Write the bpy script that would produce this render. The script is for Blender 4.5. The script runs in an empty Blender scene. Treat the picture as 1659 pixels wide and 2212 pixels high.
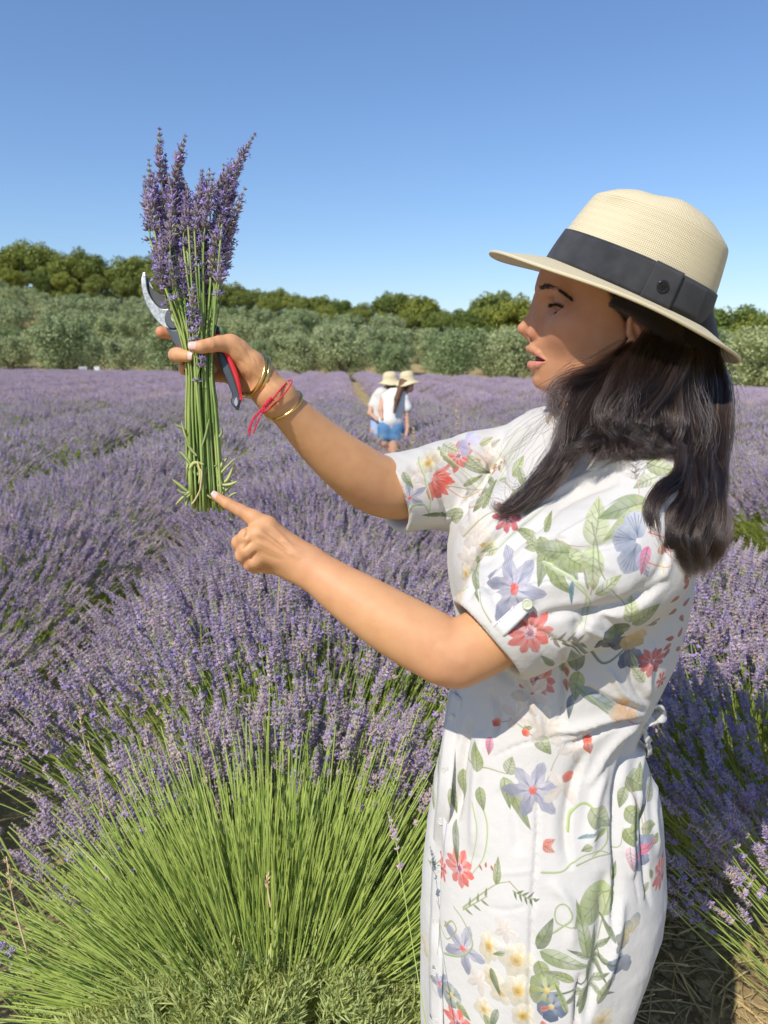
import bpy, bmesh, math, random
import numpy as np
from mathutils import Vector, Matrix, noise as mnoise

rng = np.random.default_rng(7)
random.seed(7)
scene = bpy.context.scene
COL = scene.collection
R = math.radians

# ------------------------------------------------------------------ camera
CAM_Z = 1.48
PITCH = R(11.6)
FPX = 1597.0                      # focal length in units of a 1659 x 2212 frame
cam_data = bpy.data.cameras.new("camera")
cam_data.sensor_fit = 'VERTICAL'
cam_data.sensor_height = 36.0
cam_data.lens = 26.0
cam_data.clip_start = 0.02
cam_data.clip_end = 3000
cam_data.dof.use_dof = True
cam_data.dof.focus_distance = 0.98
cam_data.dof.aperture_fstop = 8.0
camera = bpy.data.objects.new("camera", cam_data)
COL.objects.link(camera)
camera.location = (0, 0, CAM_Z)
camera.rotation_euler = (R(90) - PITCH, 0, 0)
scene.camera = camera

# ------------------------------------------------------------------ light
SUN_EL = R(47)
SUN_AZ = R(216)      # compass angle from +Y, clockwise: behind the camera, to its left
world = bpy.data.worlds.new("World")
scene.world = world
world.use_nodes = True
wn = world.node_tree
wn.nodes.clear()
wo = wn.nodes.new('ShaderNodeOutputWorld')
wb = wn.nodes.new('ShaderNodeBackground')
sky = wn.nodes.new('ShaderNodeTexSky')
sky.sky_type = 'NISHITA'
sky.sun_disc = False
sky.sun_elevation = SUN_EL
sky.sun_rotation = SUN_AZ
sky.altitude = 0
sky.air_density = 1.2
sky.dust_density = 0.3
sky.ozone_density = 8.0
wb.inputs['Strength'].default_value = 0.15
tintn = wn.nodes.new('ShaderNodeMix'); tintn.data_type = 'RGBA'; tintn.blend_type = 'MULTIPLY'
tintn.inputs[0].default_value = 1.0; tintn.inputs[7].default_value = (1.0, 0.96, 0.99, 1)
wn.links.new(sky.outputs[0], tintn.inputs[6]); wn.links.new(tintn.outputs[2], wb.inputs[0])
wn.links.new(wb.outputs[0], wo.inputs[0])

SUN_DIR = Vector((math.sin(SUN_AZ) * math.cos(SUN_EL), math.cos(SUN_AZ) * math.cos(SUN_EL), math.sin(SUN_EL)))
sun_data = bpy.data.lights.new("sun", 'SUN')
sun_data.energy = 4.5
sun_data.angle = R(0.5)
sun_data.color = (1.0, 0.945, 0.86)
sun = bpy.data.objects.new("sun", sun_data)
COL.objects.link(sun)
sun.rotation_euler = SUN_DIR.to_track_quat('Z', 'Y').to_euler()

scene.view_settings.view_transform = 'Standard'
scene.view_settings.look = 'None'
scene.view_settings.exposure = 0.0
scene.view_settings.gamma = 1.0
scene.view_settings.use_curve_mapping = False
scene.cycles.use_denoising = True
scene.cycles.max_bounces = 8
scene.cycles.transparent_max_bounces = 12

# ------------------------------------------------------------------ helpers
CP, SP = math.cos(PITCH), math.sin(PITCH)

def W(x, y, d):
    """world point seen at (x, y) of the 1659 x 2212 frame, d metres along the view axis"""
    a = (x - 829.5) / FPX * d
    b = (1106.0 - y) / FPX * d
    return Vector((a, CP * d + SP * b, CAM_Z - SP * d + CP * b))

def WA(pts):
    p = np.asarray(pts, float)
    a = (p[:, 0] - 829.5) / FPX * p[:, 2]
    b = (1106.0 - p[:, 1]) / FPX * p[:, 2]
    return np.stack([a, CP * p[:, 2] + SP * b, CAM_Z - SP * p[:, 2] + CP * b], 1)

def proj(P):
    """inverse of W for an (n,3) array -> x, y, d"""
    P = np.asarray(P, float)
    y = P[:, 1]; z = P[:, 2] - CAM_Z
    d = CP * y - SP * z
    b = SP * y + CP * z
    return np.stack([829.5 + P[:, 0] / d * FPX, 1106.0 - b / d * FPX, d], 1)

def tag(o, label=None, cat=None, group=None, kind=None):
    if label: o['label'] = label
    if cat: o['category'] = cat
    if group: o['group'] = group
    if kind: o['kind'] = kind
    return o

def empty(name, loc=(0, 0, 0)):
    o = bpy.data.objects.new(name, None)
    o.empty_display_size = 0.05
    o.location = loc
    COL.objects.link(o)
    return o

def link(name, me, parent=None, mats=None):
    o = bpy.data.objects.new(name, me)
    COL.objects.link(o)
    if mats is not None:
        for m in (mats if isinstance(mats, (list, tuple)) else [mats]):
            me.materials.append(m)
    if parent is not None:
        o.parent = parent
        o.matrix_parent_inverse = Matrix.Translation(-Vector(parent.location))
    return o

def mesh_np(name, V, F, smooth=True, mi=None):
    """V (n,3); F = list of (k,3)/(k,4) arrays or one array; mi = material index array"""
    me = bpy.data.meshes.new(name)
    V = np.asarray(V, np.float32)
    Fs = F if isinstance(F, list) else [F]
    Fs = [np.asarray(f, np.int32) for f in Fs if len(f)]
    nl = sum(f.size for f in Fs)
    npoly = sum(len(f) for f in Fs)
    me.vertices.add(len(V))
    me.vertices.foreach_set('co', V.ravel())
    me.loops.add(nl)
    me.polygons.add(npoly)
    me.loops.foreach_set('vertex_index', np.concatenate([f.ravel() for f in Fs]))
    st = []
    s = 0
    for f in Fs:
        k = f.shape[1]
        st.append(s + np.arange(len(f)) * k)
        s += f.size
    me.polygons.foreach_set('loop_start', np.concatenate(st).astype(np.int32))
    if smooth is not None:
        me.polygons.foreach_set('use_smooth', np.full(npoly, bool(smooth)))
    if mi is not None:
        me.polygons.foreach_set('material_index', np.asarray(mi, np.int32))
    me.update(calc_edges=True)
    me.validate()
    return me

class MB:
    """collects vertices and faces (tris/quads), with a material index per face"""
    def __init__(s):
        s.v = []; s.q = []; s.t = []; s.qm = []; s.tm = []; s.n = 0
    def add(s, V, quads=None, tris=None, m=0):
        V = np.asarray(V, float).reshape(-1, 3)
        s.v.append(V)
        if quads is not None and len(quads):
            q = np.asarray(quads, int) + s.n
            s.q.append(q); s.qm.append(np.full(len(q), m))
        if tris is not None and len(tris):
            t = np.asarray(tris, int) + s.n
            s.t.append(t); s.tm.append(np.full(len(t), m))
        s.n += len(V)
    def mesh(s, name, smooth=True):
        V = np.concatenate(s.v)
        F = []; mi = []
        if s.q: F.append(np.concatenate(s.q)); mi.append(np.concatenate(s.qm))
        if s.t: F.append(np.concatenate(s.t)); mi.append(np.concatenate(s.tm))
        return mesh_np(name, V, F, smooth, np.concatenate(mi))

def frames(P, up=None):
    """parallel-transport frames along the polyline P (n,3) -> T, N, B"""
    P = np.asarray(P, float)
    T = np.gradient(P, axis=0)
    T /= np.linalg.norm(T, axis=1)[:, None] + 1e-12
    N = np.zeros_like(T)
    u = np.array(up if up is not None else ([0, 0, 1] if abs(T[0, 2]) < 0.9 else [1, 0, 0]), float)
    n = u - T[0] * (u @ T[0]); n /= np.linalg.norm(n) + 1e-12
    N[0] = n
    for i in range(1, len(P)):
        n = N[i - 1] - T[i] * (N[i - 1] @ T[i])
        N[i] = n / (np.linalg.norm(n) + 1e-12)
    B = np.cross(T, N)
    return T, N, B

def tube(P, r, n=8, r2=None, up=None, cap=True):
    """tube round polyline P; r, r2 scalar or per-point half-axes -> V, quads, tris"""
    P = np.asarray(P, float)
    m = len(P)
    r = np.broadcast_to(np.asarray(r, float), (m,))
    r2 = r if r2 is None else np.broadcast_to(np.asarray(r2, float), (m,))
    T, N, B = frames(P, up)
    a = np.linspace(0, 2 * np.pi, n, endpoint=False)
    V = P[:, None] + np.cos(a)[None, :, None] * (N * r[:, None])[:, None] + np.sin(a)[None, :, None] * (B * r2[:, None])[:, None]
    V = V.reshape(-1, 3)
    i = np.arange(m - 1)[:, None]; j = np.arange(n)[None, :]
    j2 = (j + 1) % n
    Q = np.stack([i * n + j, i * n + j2, (i + 1) * n + j2, (i + 1) * n + j], -1).reshape(-1, 4)
    tr = []
    if cap:
        V = np.concatenate([V, P[:1], P[-1:]])
        c0, c1 = m * n, m * n + 1
        jj = np.arange(n); jn = (jj + 1) % n
        tr = np.concatenate([np.stack([np.full(n, c0), jn, jj], 1), np.stack([np.full(n, c1), (m - 1) * n + jj, (m - 1) * n + jn], 1)])
    return V, Q, tr

def spline(P, n):
    """Catmull-Rom resample of control points P (k,dims) to n points"""
    P = np.asarray(P, float)
    k = len(P)
    if k == 2:
        t = np.linspace(0, 1, n)[:, None]
        return P[0] * (1 - t) + P[1] * t
    Q = np.vstack([2 * P[0] - P[1], P, 2 * P[-1] - P[-2]])
    u = np.linspace(0, k - 1 - 1e-9, n)
    i = u.astype(int); f = (u - i)[:, None]
    p0, p1, p2, p3 = Q[i], Q[i + 1], Q[i + 2], Q[i + 3]
    return 0.5 * (2 * p1 + (p2 - p0) * f + (2 * p0 - 5 * p1 + 4 * p2 - p3) * f ** 2 + (3 * p1 - p0 - 3 * p2 + p3) * f ** 3)

def rot_to(d):
    """rotation matrix turning +Z to the direction d"""
    return np.array(Vector(d).to_track_quat('Z', 'Y').to_matrix())

# ---- materials
def new_mat(name):
    m = bpy.data.materials.new(name)
    m.use_nodes = True
    nt = m.node_tree
    b = nt.nodes['Principled BSDF']
    return m, nt, b

def ramp(nt, stops, fac=None, interp='LINEAR'):
    r = nt.nodes.new('ShaderNodeValToRGB')
    cr = r.color_ramp
    cr.interpolation = interp
    while len(cr.elements) < len(stops): cr.elements.new(0.5)
    for e, (p, c) in zip(cr.elements, stops):
        e.position = p
        e.color = (*c, 1) if len(c) == 3 else c
    if fac is not None: nt.links.new(fac, r.inputs[0])
    return r

def noise_n(nt, scale, detail=3, coord='Object', rough=0.5, vec=None, dist=0.0):
    n = nt.nodes.new('ShaderNodeTexNoise')
    n.inputs['Scale'].default_value = scale
    n.inputs['Detail'].default_value = detail
    n.inputs['Roughness'].default_value = rough
    n.inputs['Distortion'].default_value = dist
    if vec is None:
        tc = nt.nodes.new('ShaderNodeTexCoord'); vec = tc.outputs[coord]
    nt.links.new(vec, n.inputs['Vector'])
    return n

def bump_n(nt, b, height, strength=0.3, dist=0.002):
    bp = nt.nodes.new('ShaderNodeBump')
    bp.inputs['Strength'].default_value = strength
    bp.inputs['Distance'].default_value = dist
    nt.links.new(height, bp.inputs['Height'])
    nt.links.new(bp.outputs[0], b.inputs['Normal'])
    return bp

def simple_mat(name, c1, c2=None, rough=0.6, scale=20, spec=0.3, bump=0.0, metal=0.0, trans=0.0, rand=None, coord='Object'):
    """noise-mixed colour; rand: three colours picked by the object's / instance's own random number"""
    m, nt, b = new_mat(name)
    b.inputs['Roughness'].default_value = rough
    b.inputs['Specular IOR Level'].default_value = spec
    b.inputs['Metallic'].default_value = metal
    n = noise_n(nt, scale, 4, coord)
    col = ramp(nt, [(0.3, c1), (0.7, c2 or c1)], n.outputs['Fac']).outputs[0]
    if rand:
        oi = nt.nodes.new('ShaderNodeObjectInfo')
        rr = ramp(nt, [(i / (len(rand) - 1), c) for i, c in enumerate(rand)], oi.outputs['Random'])
        mx = nt.nodes.new('ShaderNodeMix'); mx.data_type = 'RGBA'; mx.blend_type = 'MULTIPLY'
        mx.inputs[0].default_value = 1
        nt.links.new(col, mx.inputs[6]); nt.links.new(rr.outputs[0], mx.inputs[7])
        col = mx.outputs[2]
    nt.links.new(col, b.inputs['Base Color'])
    if bump: bump_n(nt, b, n.outputs['Fac'], bump)
    if trans:
        out = nt.nodes['Material Output']
        tr = nt.nodes.new('ShaderNodeBsdfTranslucent')
        nt.links.new(col, tr.inputs[0])
        mix = nt.nodes.new('ShaderNodeMixShader'); mix.inputs[0].default_value = trans
        nt.links.new(b.outputs[0], mix.inputs[1]); nt.links.new(tr.outputs[0], mix.inputs[2])
        nt.links.new(mix.outputs[0], out.inputs[0])
    return m

def fbm(x, y, s=1.0, seed=0.0, oct=3):
    """cheap smooth 2-D noise in about -1..1 for numpy arrays"""
    out = np.zeros(np.broadcast(x, y).shape)
    a = 1.0; tot = 0
    for o in range(oct):
        for k in range(3):
            th = seed * 1.7 + k * 2.1 + o * 1.3
            cx, sx = math.cos(th), math.sin(th)
            u = (x * cx + y * sx) * s * (1 + 0.31 * k)
            v = (-x * sx + y * cx) * s * (1 + 0.23 * k)
            out = out + a * np.sin(u + 1.3 * np.sin(v * 0.8 + k + seed)) * np.cos(v * 0.9 + seed * 2 + o) / 1.6
        tot += a
        a *= 0.5; s *= 2.1
    return out / tot
# ================================================================== terrain
def ss(a, b, x):
    t = np.clip((x - a) / (b - a), 0, 1)
    return t * t * (3 - 2 * t)

def ground_z(x, y):
    x = np.asarray(x, float); y = np.asarray(y, float)
    z = 0.03 * fbm(x, y, 0.25, 2.0, 2) * ss(10, 30, y)
    z = z - (0.006 * np.clip(x, -40, 0) + 0.030 * np.clip(x, 0, 40)) * ss(8, 34, y)          # the field tips down to the right
    # the wooded hill rising on the left, behind the field
    hill = ss(52, 118, y - 0.10 * x) * (1.5 + 8.6 * ss(40, -62, x))
    return z + hill

def ground_mesh():
    xs = np.concatenate([np.linspace(-900, -80, 14)[:-1], np.linspace(-80, -6, 60)[:-1], np.linspace(-6, 6, 121)[:-1], np.linspace(6, 90, 66)[:-1], np.linspace(90, 900, 14)])
    ys = np.concatenate([np.linspace(-60, -2, 10)[:-1], np.linspace(-2, 8, 101)[:-1], np.linspace(8, 160, 120)[:-1], np.linspace(160, 1500, 14)])
    X, Y = np.meshgrid(xs, ys, indexing='ij')
    Z = ground_z(X, Y)
    near = ss(9, 6, Y) * ss(7, 5, np.abs(X))
    Z = Z + near * (0.012 * fbm(X, Y, 9, 1.0, 3) + 0.02 * fbm(X, Y, 2.5, 4.0, 2))
    Z = np.where(Y > 200, Z - (Y - 200) * 0.01, Z)
    n, m = X.shape
    V = np.stack([X, Y, Z], -1).reshape(-1, 3)
    i = np.arange(n - 1)[:, None]; j = np.arange(m - 1)[None, :]
    Q = np.stack([i * m + j, (i + 1) * m + j, (i + 1) * m + j + 1, i * m + j + 1], -1).reshape(-1, 4)
    return mesh_np("ground", V, Q, True)

def ground_material():
    m, nt, b = new_mat("dry_soil")
    b.inputs['Roughness'].default_value = 0.95
    b.inputs['Specular IOR Level'].default_value = 0.1
    n1 = noise_n(nt, 1.1, 6); n2 = noise_n(nt, 22, 6, rough=0.7); n3 = noise_n(nt, 0.09, 3)
    c1 = ramp(nt, [(0.3, (0.22, 0.15, 0.085)), (0.55, (0.38, 0.285, 0.15)), (0.75, (0.50, 0.40, 0.22))], n2.outputs['Fac'])
    c2 = ramp(nt, [(0.35, (0.30, 0.22, 0.10)), (0.6, (0.52, 0.42, 0.20)), (0.8, (0.26, 0.26, 0.10))], n1.outputs['Fac'])
    mx = nt.nodes.new('ShaderNodeMix'); mx.data_type = 'RGBA'
    mx.inputs[0].default_value = 0.5
    nt.links.new(c1.outputs[0], mx.inputs[6]); nt.links.new(c2.outputs[0], mx.inputs[7])
    nt.links.new(mx.outputs[2], b.inputs['Base Color'])
    bump_n(nt, b, n2.outputs['Fac'], 0.8, 0.02)
    return m
M_soil = ground_material()
g = link("ground", ground_mesh(), None, M_soil)
tag(g, kind='structure')

# ================================================================== lavender meshes
M_stem = simple_mat("lavender_stem", (0.36, 0.47, 0.095), (0.50, 0.60, 0.17), 0.5, 30, 0.35, trans=0.15, rand=[(0.75, 0.8, 0.6), (1, 1, 1), (1.15, 1.1, 0.95)])
M_leaf = simple_mat("lavender_leaf", (0.40, 0.46, 0.14), (0.62, 0.66, 0.29), 0.6, 30, 0.25, trans=0.2, rand=[(0.7, 0.78, 0.75), (1, 1, 1), (1.1, 1.05, 0.9)])
M_calyx = simple_mat("lavender_calyx", (0.32, 0.255, 0.28), (0.62, 0.51, 0.51), 0.7, 60, 0.2, trans=0.1, rand=[(0.86, 0.82, 1.0), (1.05, 1.0, 1.08), (1.22, 1.12, 1.05)])
M_petal = simple_mat("lavender_petal", (0.36, 0.285, 0.60), (0.55, 0.44, 0.78), 0.55, 60, 0.2, trans=0.25, rand=[(0.9, 0.9, 0.95), (1, 1, 1), (1.1, 1.05, 1.0)])
LAV = [M_stem, M_calyx, M_petal, M_leaf]

BIPYR = np.array([[1, 0, .45], [0, 1, .45], [-1, 0, .45], [0, -1, .45], [0, 0, 0], [0, 0, 1]], float)
BIPYR_T = np.array([[0, 1, 5], [1, 2, 5], [2, 3, 5], [3, 0, 5], [1, 0, 4], [2, 1, 4], [3, 2, 4], [0, 3, 4]])

def flower_head(mb, P0, axis_pts, length, rad, detail, r):
    """whorls of calyces with small open corollas along axis_pts (k,3)"""
    A = np.asarray(axis_pts, float)
    nw = max(4, int(length / {3: 0.0058, 2: 0.0075, 1: 0.013}[detail]))
    seg = spline(A, nw)
    T, N, B = frames(seg)
    gap = detail > 1 and r.random() < 0.6
    for w in range(nw):
        f = w / (nw - 1)
        if gap and w == 1: continue
        rr = rad * r.uniform(.85, 1.12) * (0.75 + 0.5 * math.sin(math.pi * min(1, f * 1.05 + 0.08))) * (1 - 0.45 * f ** 3)
        nb = {3: 9, 2: 7, 1: 4}[detail]
        for k in range(nb):
            a = 2 * math.pi * (k + 0.5 * (w % 2)) / nb + r.uniform(-.3, .3)
            el = R(r.uniform(12, 62)) + f * 0.35
            d = (N[w] * math.cos(a) + B[w] * math.sin(a)) * math.cos(el) + T[w] * math.sin(el)
            L = rr * r.uniform(0.8, 1.25)
            wd = L * {3: 0.165, 2: 0.20, 1: 0.42}[detail]
            M = rot_to(d)
            V = (BIPYR * [wd, wd, L]) @ M.T + seg[w] + d * 0.0008
            mb.add(V, tris=BIPYR_T, m=1)
            if r.random() < (0.42 if detail > 1 else 0.3):
                c = seg[w] + d * L * 0.95
                s = L * r.uniform(0.28, 0.45) * (1.0 if detail > 1 else 1.5)
                if detail > 1:
                    n_l = 4
                    pv = [c]; tr = []
                    X, Y = M[:, 0], M[:, 1]
                    for q in range(n_l):
                        b = 2 * math.pi * q / n_l + r.uniform(0, 1)
                        e = X * math.cos(b) + Y * math.sin(b)
                        e2 = X * math.cos(b + .55) + Y * math.sin(b + .55)
                        pv += [c + e * s + d * s * 0.5, c + e2 * s + d * s * .35]
                        tr.append([0, 1 + 2 * q, 2 + 2 * q])
                    mb.add(pv, tris=tr, m=2)
                else:
                    X, Y = M[:, 0], M[:, 1]
                    mb.add([c - X * s, c + Y * s + d * s * .5, c + X * s, c - Y * s + d * s * .5], quads=[[0, 1, 2, 3]], m=2)

def lavender_stalk(seed, stem, head, detail, r_stem=0.0009, bend=0.05, rad=0.008):
    r = random.Random(seed)
    mb = MB()
    b = r.uniform(0.3, 1) * bend
    th = r.uniform(0, 2 * math.pi)
    ts = np.linspace(0, 1, 5)
    P = np.stack([b * ts ** 2 * math.cos(th), b * ts ** 2 * math.sin(th), stem * ts], 1)
    V, Q, t = tube(P, r_stem, 4 if detail > 1 else 3, cap=False)
    mb.add(V, Q, m=0)
    d = P[-1] - P[-2]; d /= np.linalg.norm(d)
    side = np.array([r.uniform(-1, 1), r.uniform(-1, 1), 0]) * head * 0.15
    A = np.stack([P[-1] + d * head * f + side * f * f for f in (0, .33, .66, 1)])
    Vt, Qt, _ = tube(A, r_stem * 0.9, 3, cap=False)
    mb.add(Vt, Qt, m=0)
    flower_head(mb, P[-1], A, head, rad, detail, r)
    if detail > 1 and r.random() < 0.5:      # a small stray whorl below the head
        q = P[-2] * 0.35 + P[-1] * 0.65
        flower_head(mb, q, np.stack([q, q + d * 0.008]), 0.004, rad * 0.8, 1, r)
    return mb

def to_obj(mb, name, mats=LAV, smooth=False):
    me = mb.mesh(name, smooth)
    for m in mats: me.materials.append(m)
    return me

# collections that are never linked to the scene: sources for the mass planting
def source_collection(name, meshes):
    c = bpy.data.collections.new(name)
    for i, me in enumerate(meshes):
        o = bpy.data.objects.new(name + "_source", me)
        c.objects.link(o)
    return c

near_heads = [to_obj(lavender_stalk(10 + i, 0.36 + 0.02 * (i % 4), 0.055 + 0.008 * (i % 5), 2, 0.0011, rad=0.0092), "lavender_stalk") for i in range(8)]
mid_heads = [to_obj(lavender_stalk(50 + i, 0.36, 0.06 + 0.01 * (i % 3), 1, 0.0018, rad=0.0105), "lavender_stalk") for i in range(5)]

def leaf_tuft(seed, n=46, L=0.036, w=0.0017, spread=1.0):
    r = random.Random(seed)
    mb = MB()
    for i in range(n):
        a = r.uniform(0, 2 * math.pi); t = r.uniform(0.1, 1.25) * spread
        d = np.array([math.sin(t) * math.cos(a), math.sin(t) * math.sin(a), math.cos(t)])
        s = np.cross(d, [r.uniform(-1, 1), r.uniform(-1, 1), r.uniform(-.3, .3)]); s /= np.linalg.norm(s)
        up = np.cross(s, d)
        o = np.array([r.uniform(-1, 1), r.uniform(-1, 1), r.uniform(-0.5, 1.2)]) * 0.012
        l = L * r.uniform(0.5, 1.2); ww = w * r.uniform(0.7, 1.3); c = r.uniform(-0.3, 0.3) * l
        mb.add([o - s * ww * .6, o + s * ww * .6, o + d * l * .55 + s * ww + up * c * .3, o + d * l * .55 - s * ww + up * c * .3, o + d * l + up * c], quads=[[0, 1, 2, 3]], tris=[[3, 2, 4]], m=3)
    return mb
tufts = [to_obj(leaf_tuft(i), "leaf_tuft") for i in range(4)]
tufts_far = [to_obj(leaf_tuft(20 + i, 22, 0.07, 0.006), "leaf_tuft") for i in range(3)]

def clump_mesh(seed, n=46, rx=0.30):
    """far planting: a cushion of low-detail stalk tops"""
    r = random.Random(seed)
    mb = MB()
    for i in range(n):
        a = r.uniform(0, 2 * math.pi); q = math.sqrt(r.random())
        x, y = q * math.cos(a) * rx, q * math.sin(a) * rx
        t = q * 0.75
        d = np.array([math.sin(t) * math.cos(a) + r.uniform(-.15, .15), math.sin(t) * math.sin(a) + r.uniform(-.15, .15), math.cos(t)])
        d /= np.linalg.norm(d)
        base = np.array([x, y, 0.10 - 0.10 * q * q + r.uniform(-.05, .05)])
        L = r.uniform(0.05, 0.085); w = r.uniform(0.007, 0.011)
        M = rot_to(d)
        for k in range(3):
            V = (BIPYR * [w * (1.15 - .25 * k), w * (1.15 - .25 * k), L * .5]) @ M.T + base + d * L * .32 * k
            mb.add(V, tris=BIPYR_T, m=2 if r.random() < 0.16 else 1)
        s = M[:, 0] * 0.0022
        b0 = base - d * 0.22
        mb.add([b0 - s, b0 + s, base + s, base - s], quads=[[0, 1, 2, 3]], m=0)
    return mb
far_clumps = [to_obj(clump_mesh(i), "lavender_clump") for i in range(5)]

SRC = {
    'near': source_collection("stalks_near", near_heads),
    'mid': source_collection("stalks_mid", mid_heads),
    'far': source_collection("clumps_far", far_clumps),
    'tuft': source_collection("leaf_tufts", tufts),
    'tuftf': source_collection("leaf_tufts_far", tufts_far),
}

def gn_group():
    ng = bpy.data.node_groups.new("planting", 'GeometryNodeTree')
    ng.interface.new_socket("Geometry", in_out='INPUT', socket_type='NodeSocketGeometry')
    ng.interface.new_socket("Source", in_out='INPUT', socket_type='NodeSocketCollection')
    ng.interface.new_socket("Geometry", in_out='OUTPUT', socket_type='NodeSocketGeometry')
    n = ng.nodes
    gi = n.new('NodeGroupInput'); go = n.new('NodeGroupOutput')
    ci = n.new('GeometryNodeCollectionInfo')
    ci.inputs['Separate Children'].default_value = True
    ci.inputs['Reset Children'].default_value = True
    iop = n.new('GeometryNodeInstanceOnPoints')
    iop.inputs['Pick Instance'].default_value = True
    def attr(nm, ty):
        a = n.new('GeometryNodeInputNamedAttribute'); a.data_type = ty
        a.inputs['Name'].default_value = nm
        return a.outputs['Attribute']
    L = ng.links.new
    e2r = n.new('FunctionNodeEulerToRotation')
    L(gi.outputs['Source'], ci.inputs[0])
    L(gi.outputs['Geometry'], iop.inputs['Points'])
    L(ci.outputs[0], iop.inputs['Instance'])
    L(attr('idx', 'INT'), iop.inputs['Instance Index'])
    L(attr('rot', 'FLOAT_VECTOR'), e2r.inputs[0])
    L(e2r.outputs[0], iop.inputs['Rotation'])
    L(attr('scl', 'FLOAT_VECTOR'), iop.inputs['Scale'])
    L(iop.outputs[0], go.inputs[0])
    return ng
GN = gn_group()

def clear_of_dress(P, D, L):
    u = D / np.linalg.norm(D, axis=1)[:, None]; ok = np.ones(len(P), bool)
    for f in (0, .25, .5, .75, 1.0):
        q = P + u * (L * f)[:, None]
        ok &= ~((q[:, 0] > .025) & (q[:, 0] < .50) & (q[:, 1] < 1.17))
    return ok
def points_obj(name, P, D, S, src, parent=None, spin=None):
    """mass planting: P points, D directions (+Z of the instance), S scale (n,) or (n,3)"""
    P = np.asarray(P, np.float32); D = np.asarray(D, float)
    n = len(P)
    me = bpy.data.meshes.new(name)
    me.vertices.add(n)
    me.vertices.foreach_set('co', P.ravel())
    D = D / (np.linalg.norm(D, axis=1)[:, None] + 1e-9)
    # euler XYZ with free spin about z first, then tilt
    theta = np.arccos(np.clip(D[:, 2], -1, 1)); phi = np.arctan2(D[:, 1], D[:, 0])
    # R = Rz(phi) Ry(theta) Rz(spin) -> to euler
    sp = rng.uniform(0, 2 * np.pi, n) if spin is None else np.full(n, spin)
    c1, s1, c2, s2, c3, s3 = np.cos(phi), np.sin(phi), np.cos(theta), np.sin(theta), np.cos(sp), np.sin(sp)
    m00 = c1 * c2 * c3 - s1 * s3; m10 = s1 * c2 * c3 + c1 * s3; m20 = -s2 * c3
    m21 = s2 * s3; m22 = c2
    ry = np.arcsin(np.clip(-m20, -1, 1)); rx = np.arctan2(m21, m22); rz = np.arctan2(m10, m00)
    S = np.asarray(S, float)
    if S.ndim == 1: S = np.repeat(S[:, None], 3, 1)
    a = me.attributes.new('rot', 'FLOAT_VECTOR', 'POINT'); a.data.foreach_set('vector', np.stack([rx, ry, rz], 1).astype(np.float32).ravel())
    a = me.attributes.new('scl', 'FLOAT_VECTOR', 'POINT'); a.data.foreach_set('vector', S.astype(np.float32).ravel())
    a = me.attributes.new('idx', 'INT', 'POINT'); a.data.foreach_set('value', rng.integers(0, 1000, n).astype(np.int32))
    o = link(name, me, parent)
    mod = o.modifiers.new("planting", 'NODES')
    mod.node_group = GN
    for it in GN.interface.items_tree:
        if it.in_out == 'INPUT' and it.name == 'Source':
            mod[it.identifier] = SRC[src]
    return o

# ================================================================== lavender rows
ROW_DX = 1.86
ROW_X0 = -0.22
ROW_SLOPE = -0.056
FIELD_END = lambda x: 47.0 - (0.10 * x if x < 0 else 0.50 * x)

def row_x(i, y): return ROW_X0 + ROW_DX * i + ROW_SLOPE * y + (-0.30 if i >= 1 else (0.44 if i <= -1 else 0.0))

def in_view(x, y, m=1.0):
    return (np.abs(x) < 0.56 * y + m) & (y > 0.2)

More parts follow.
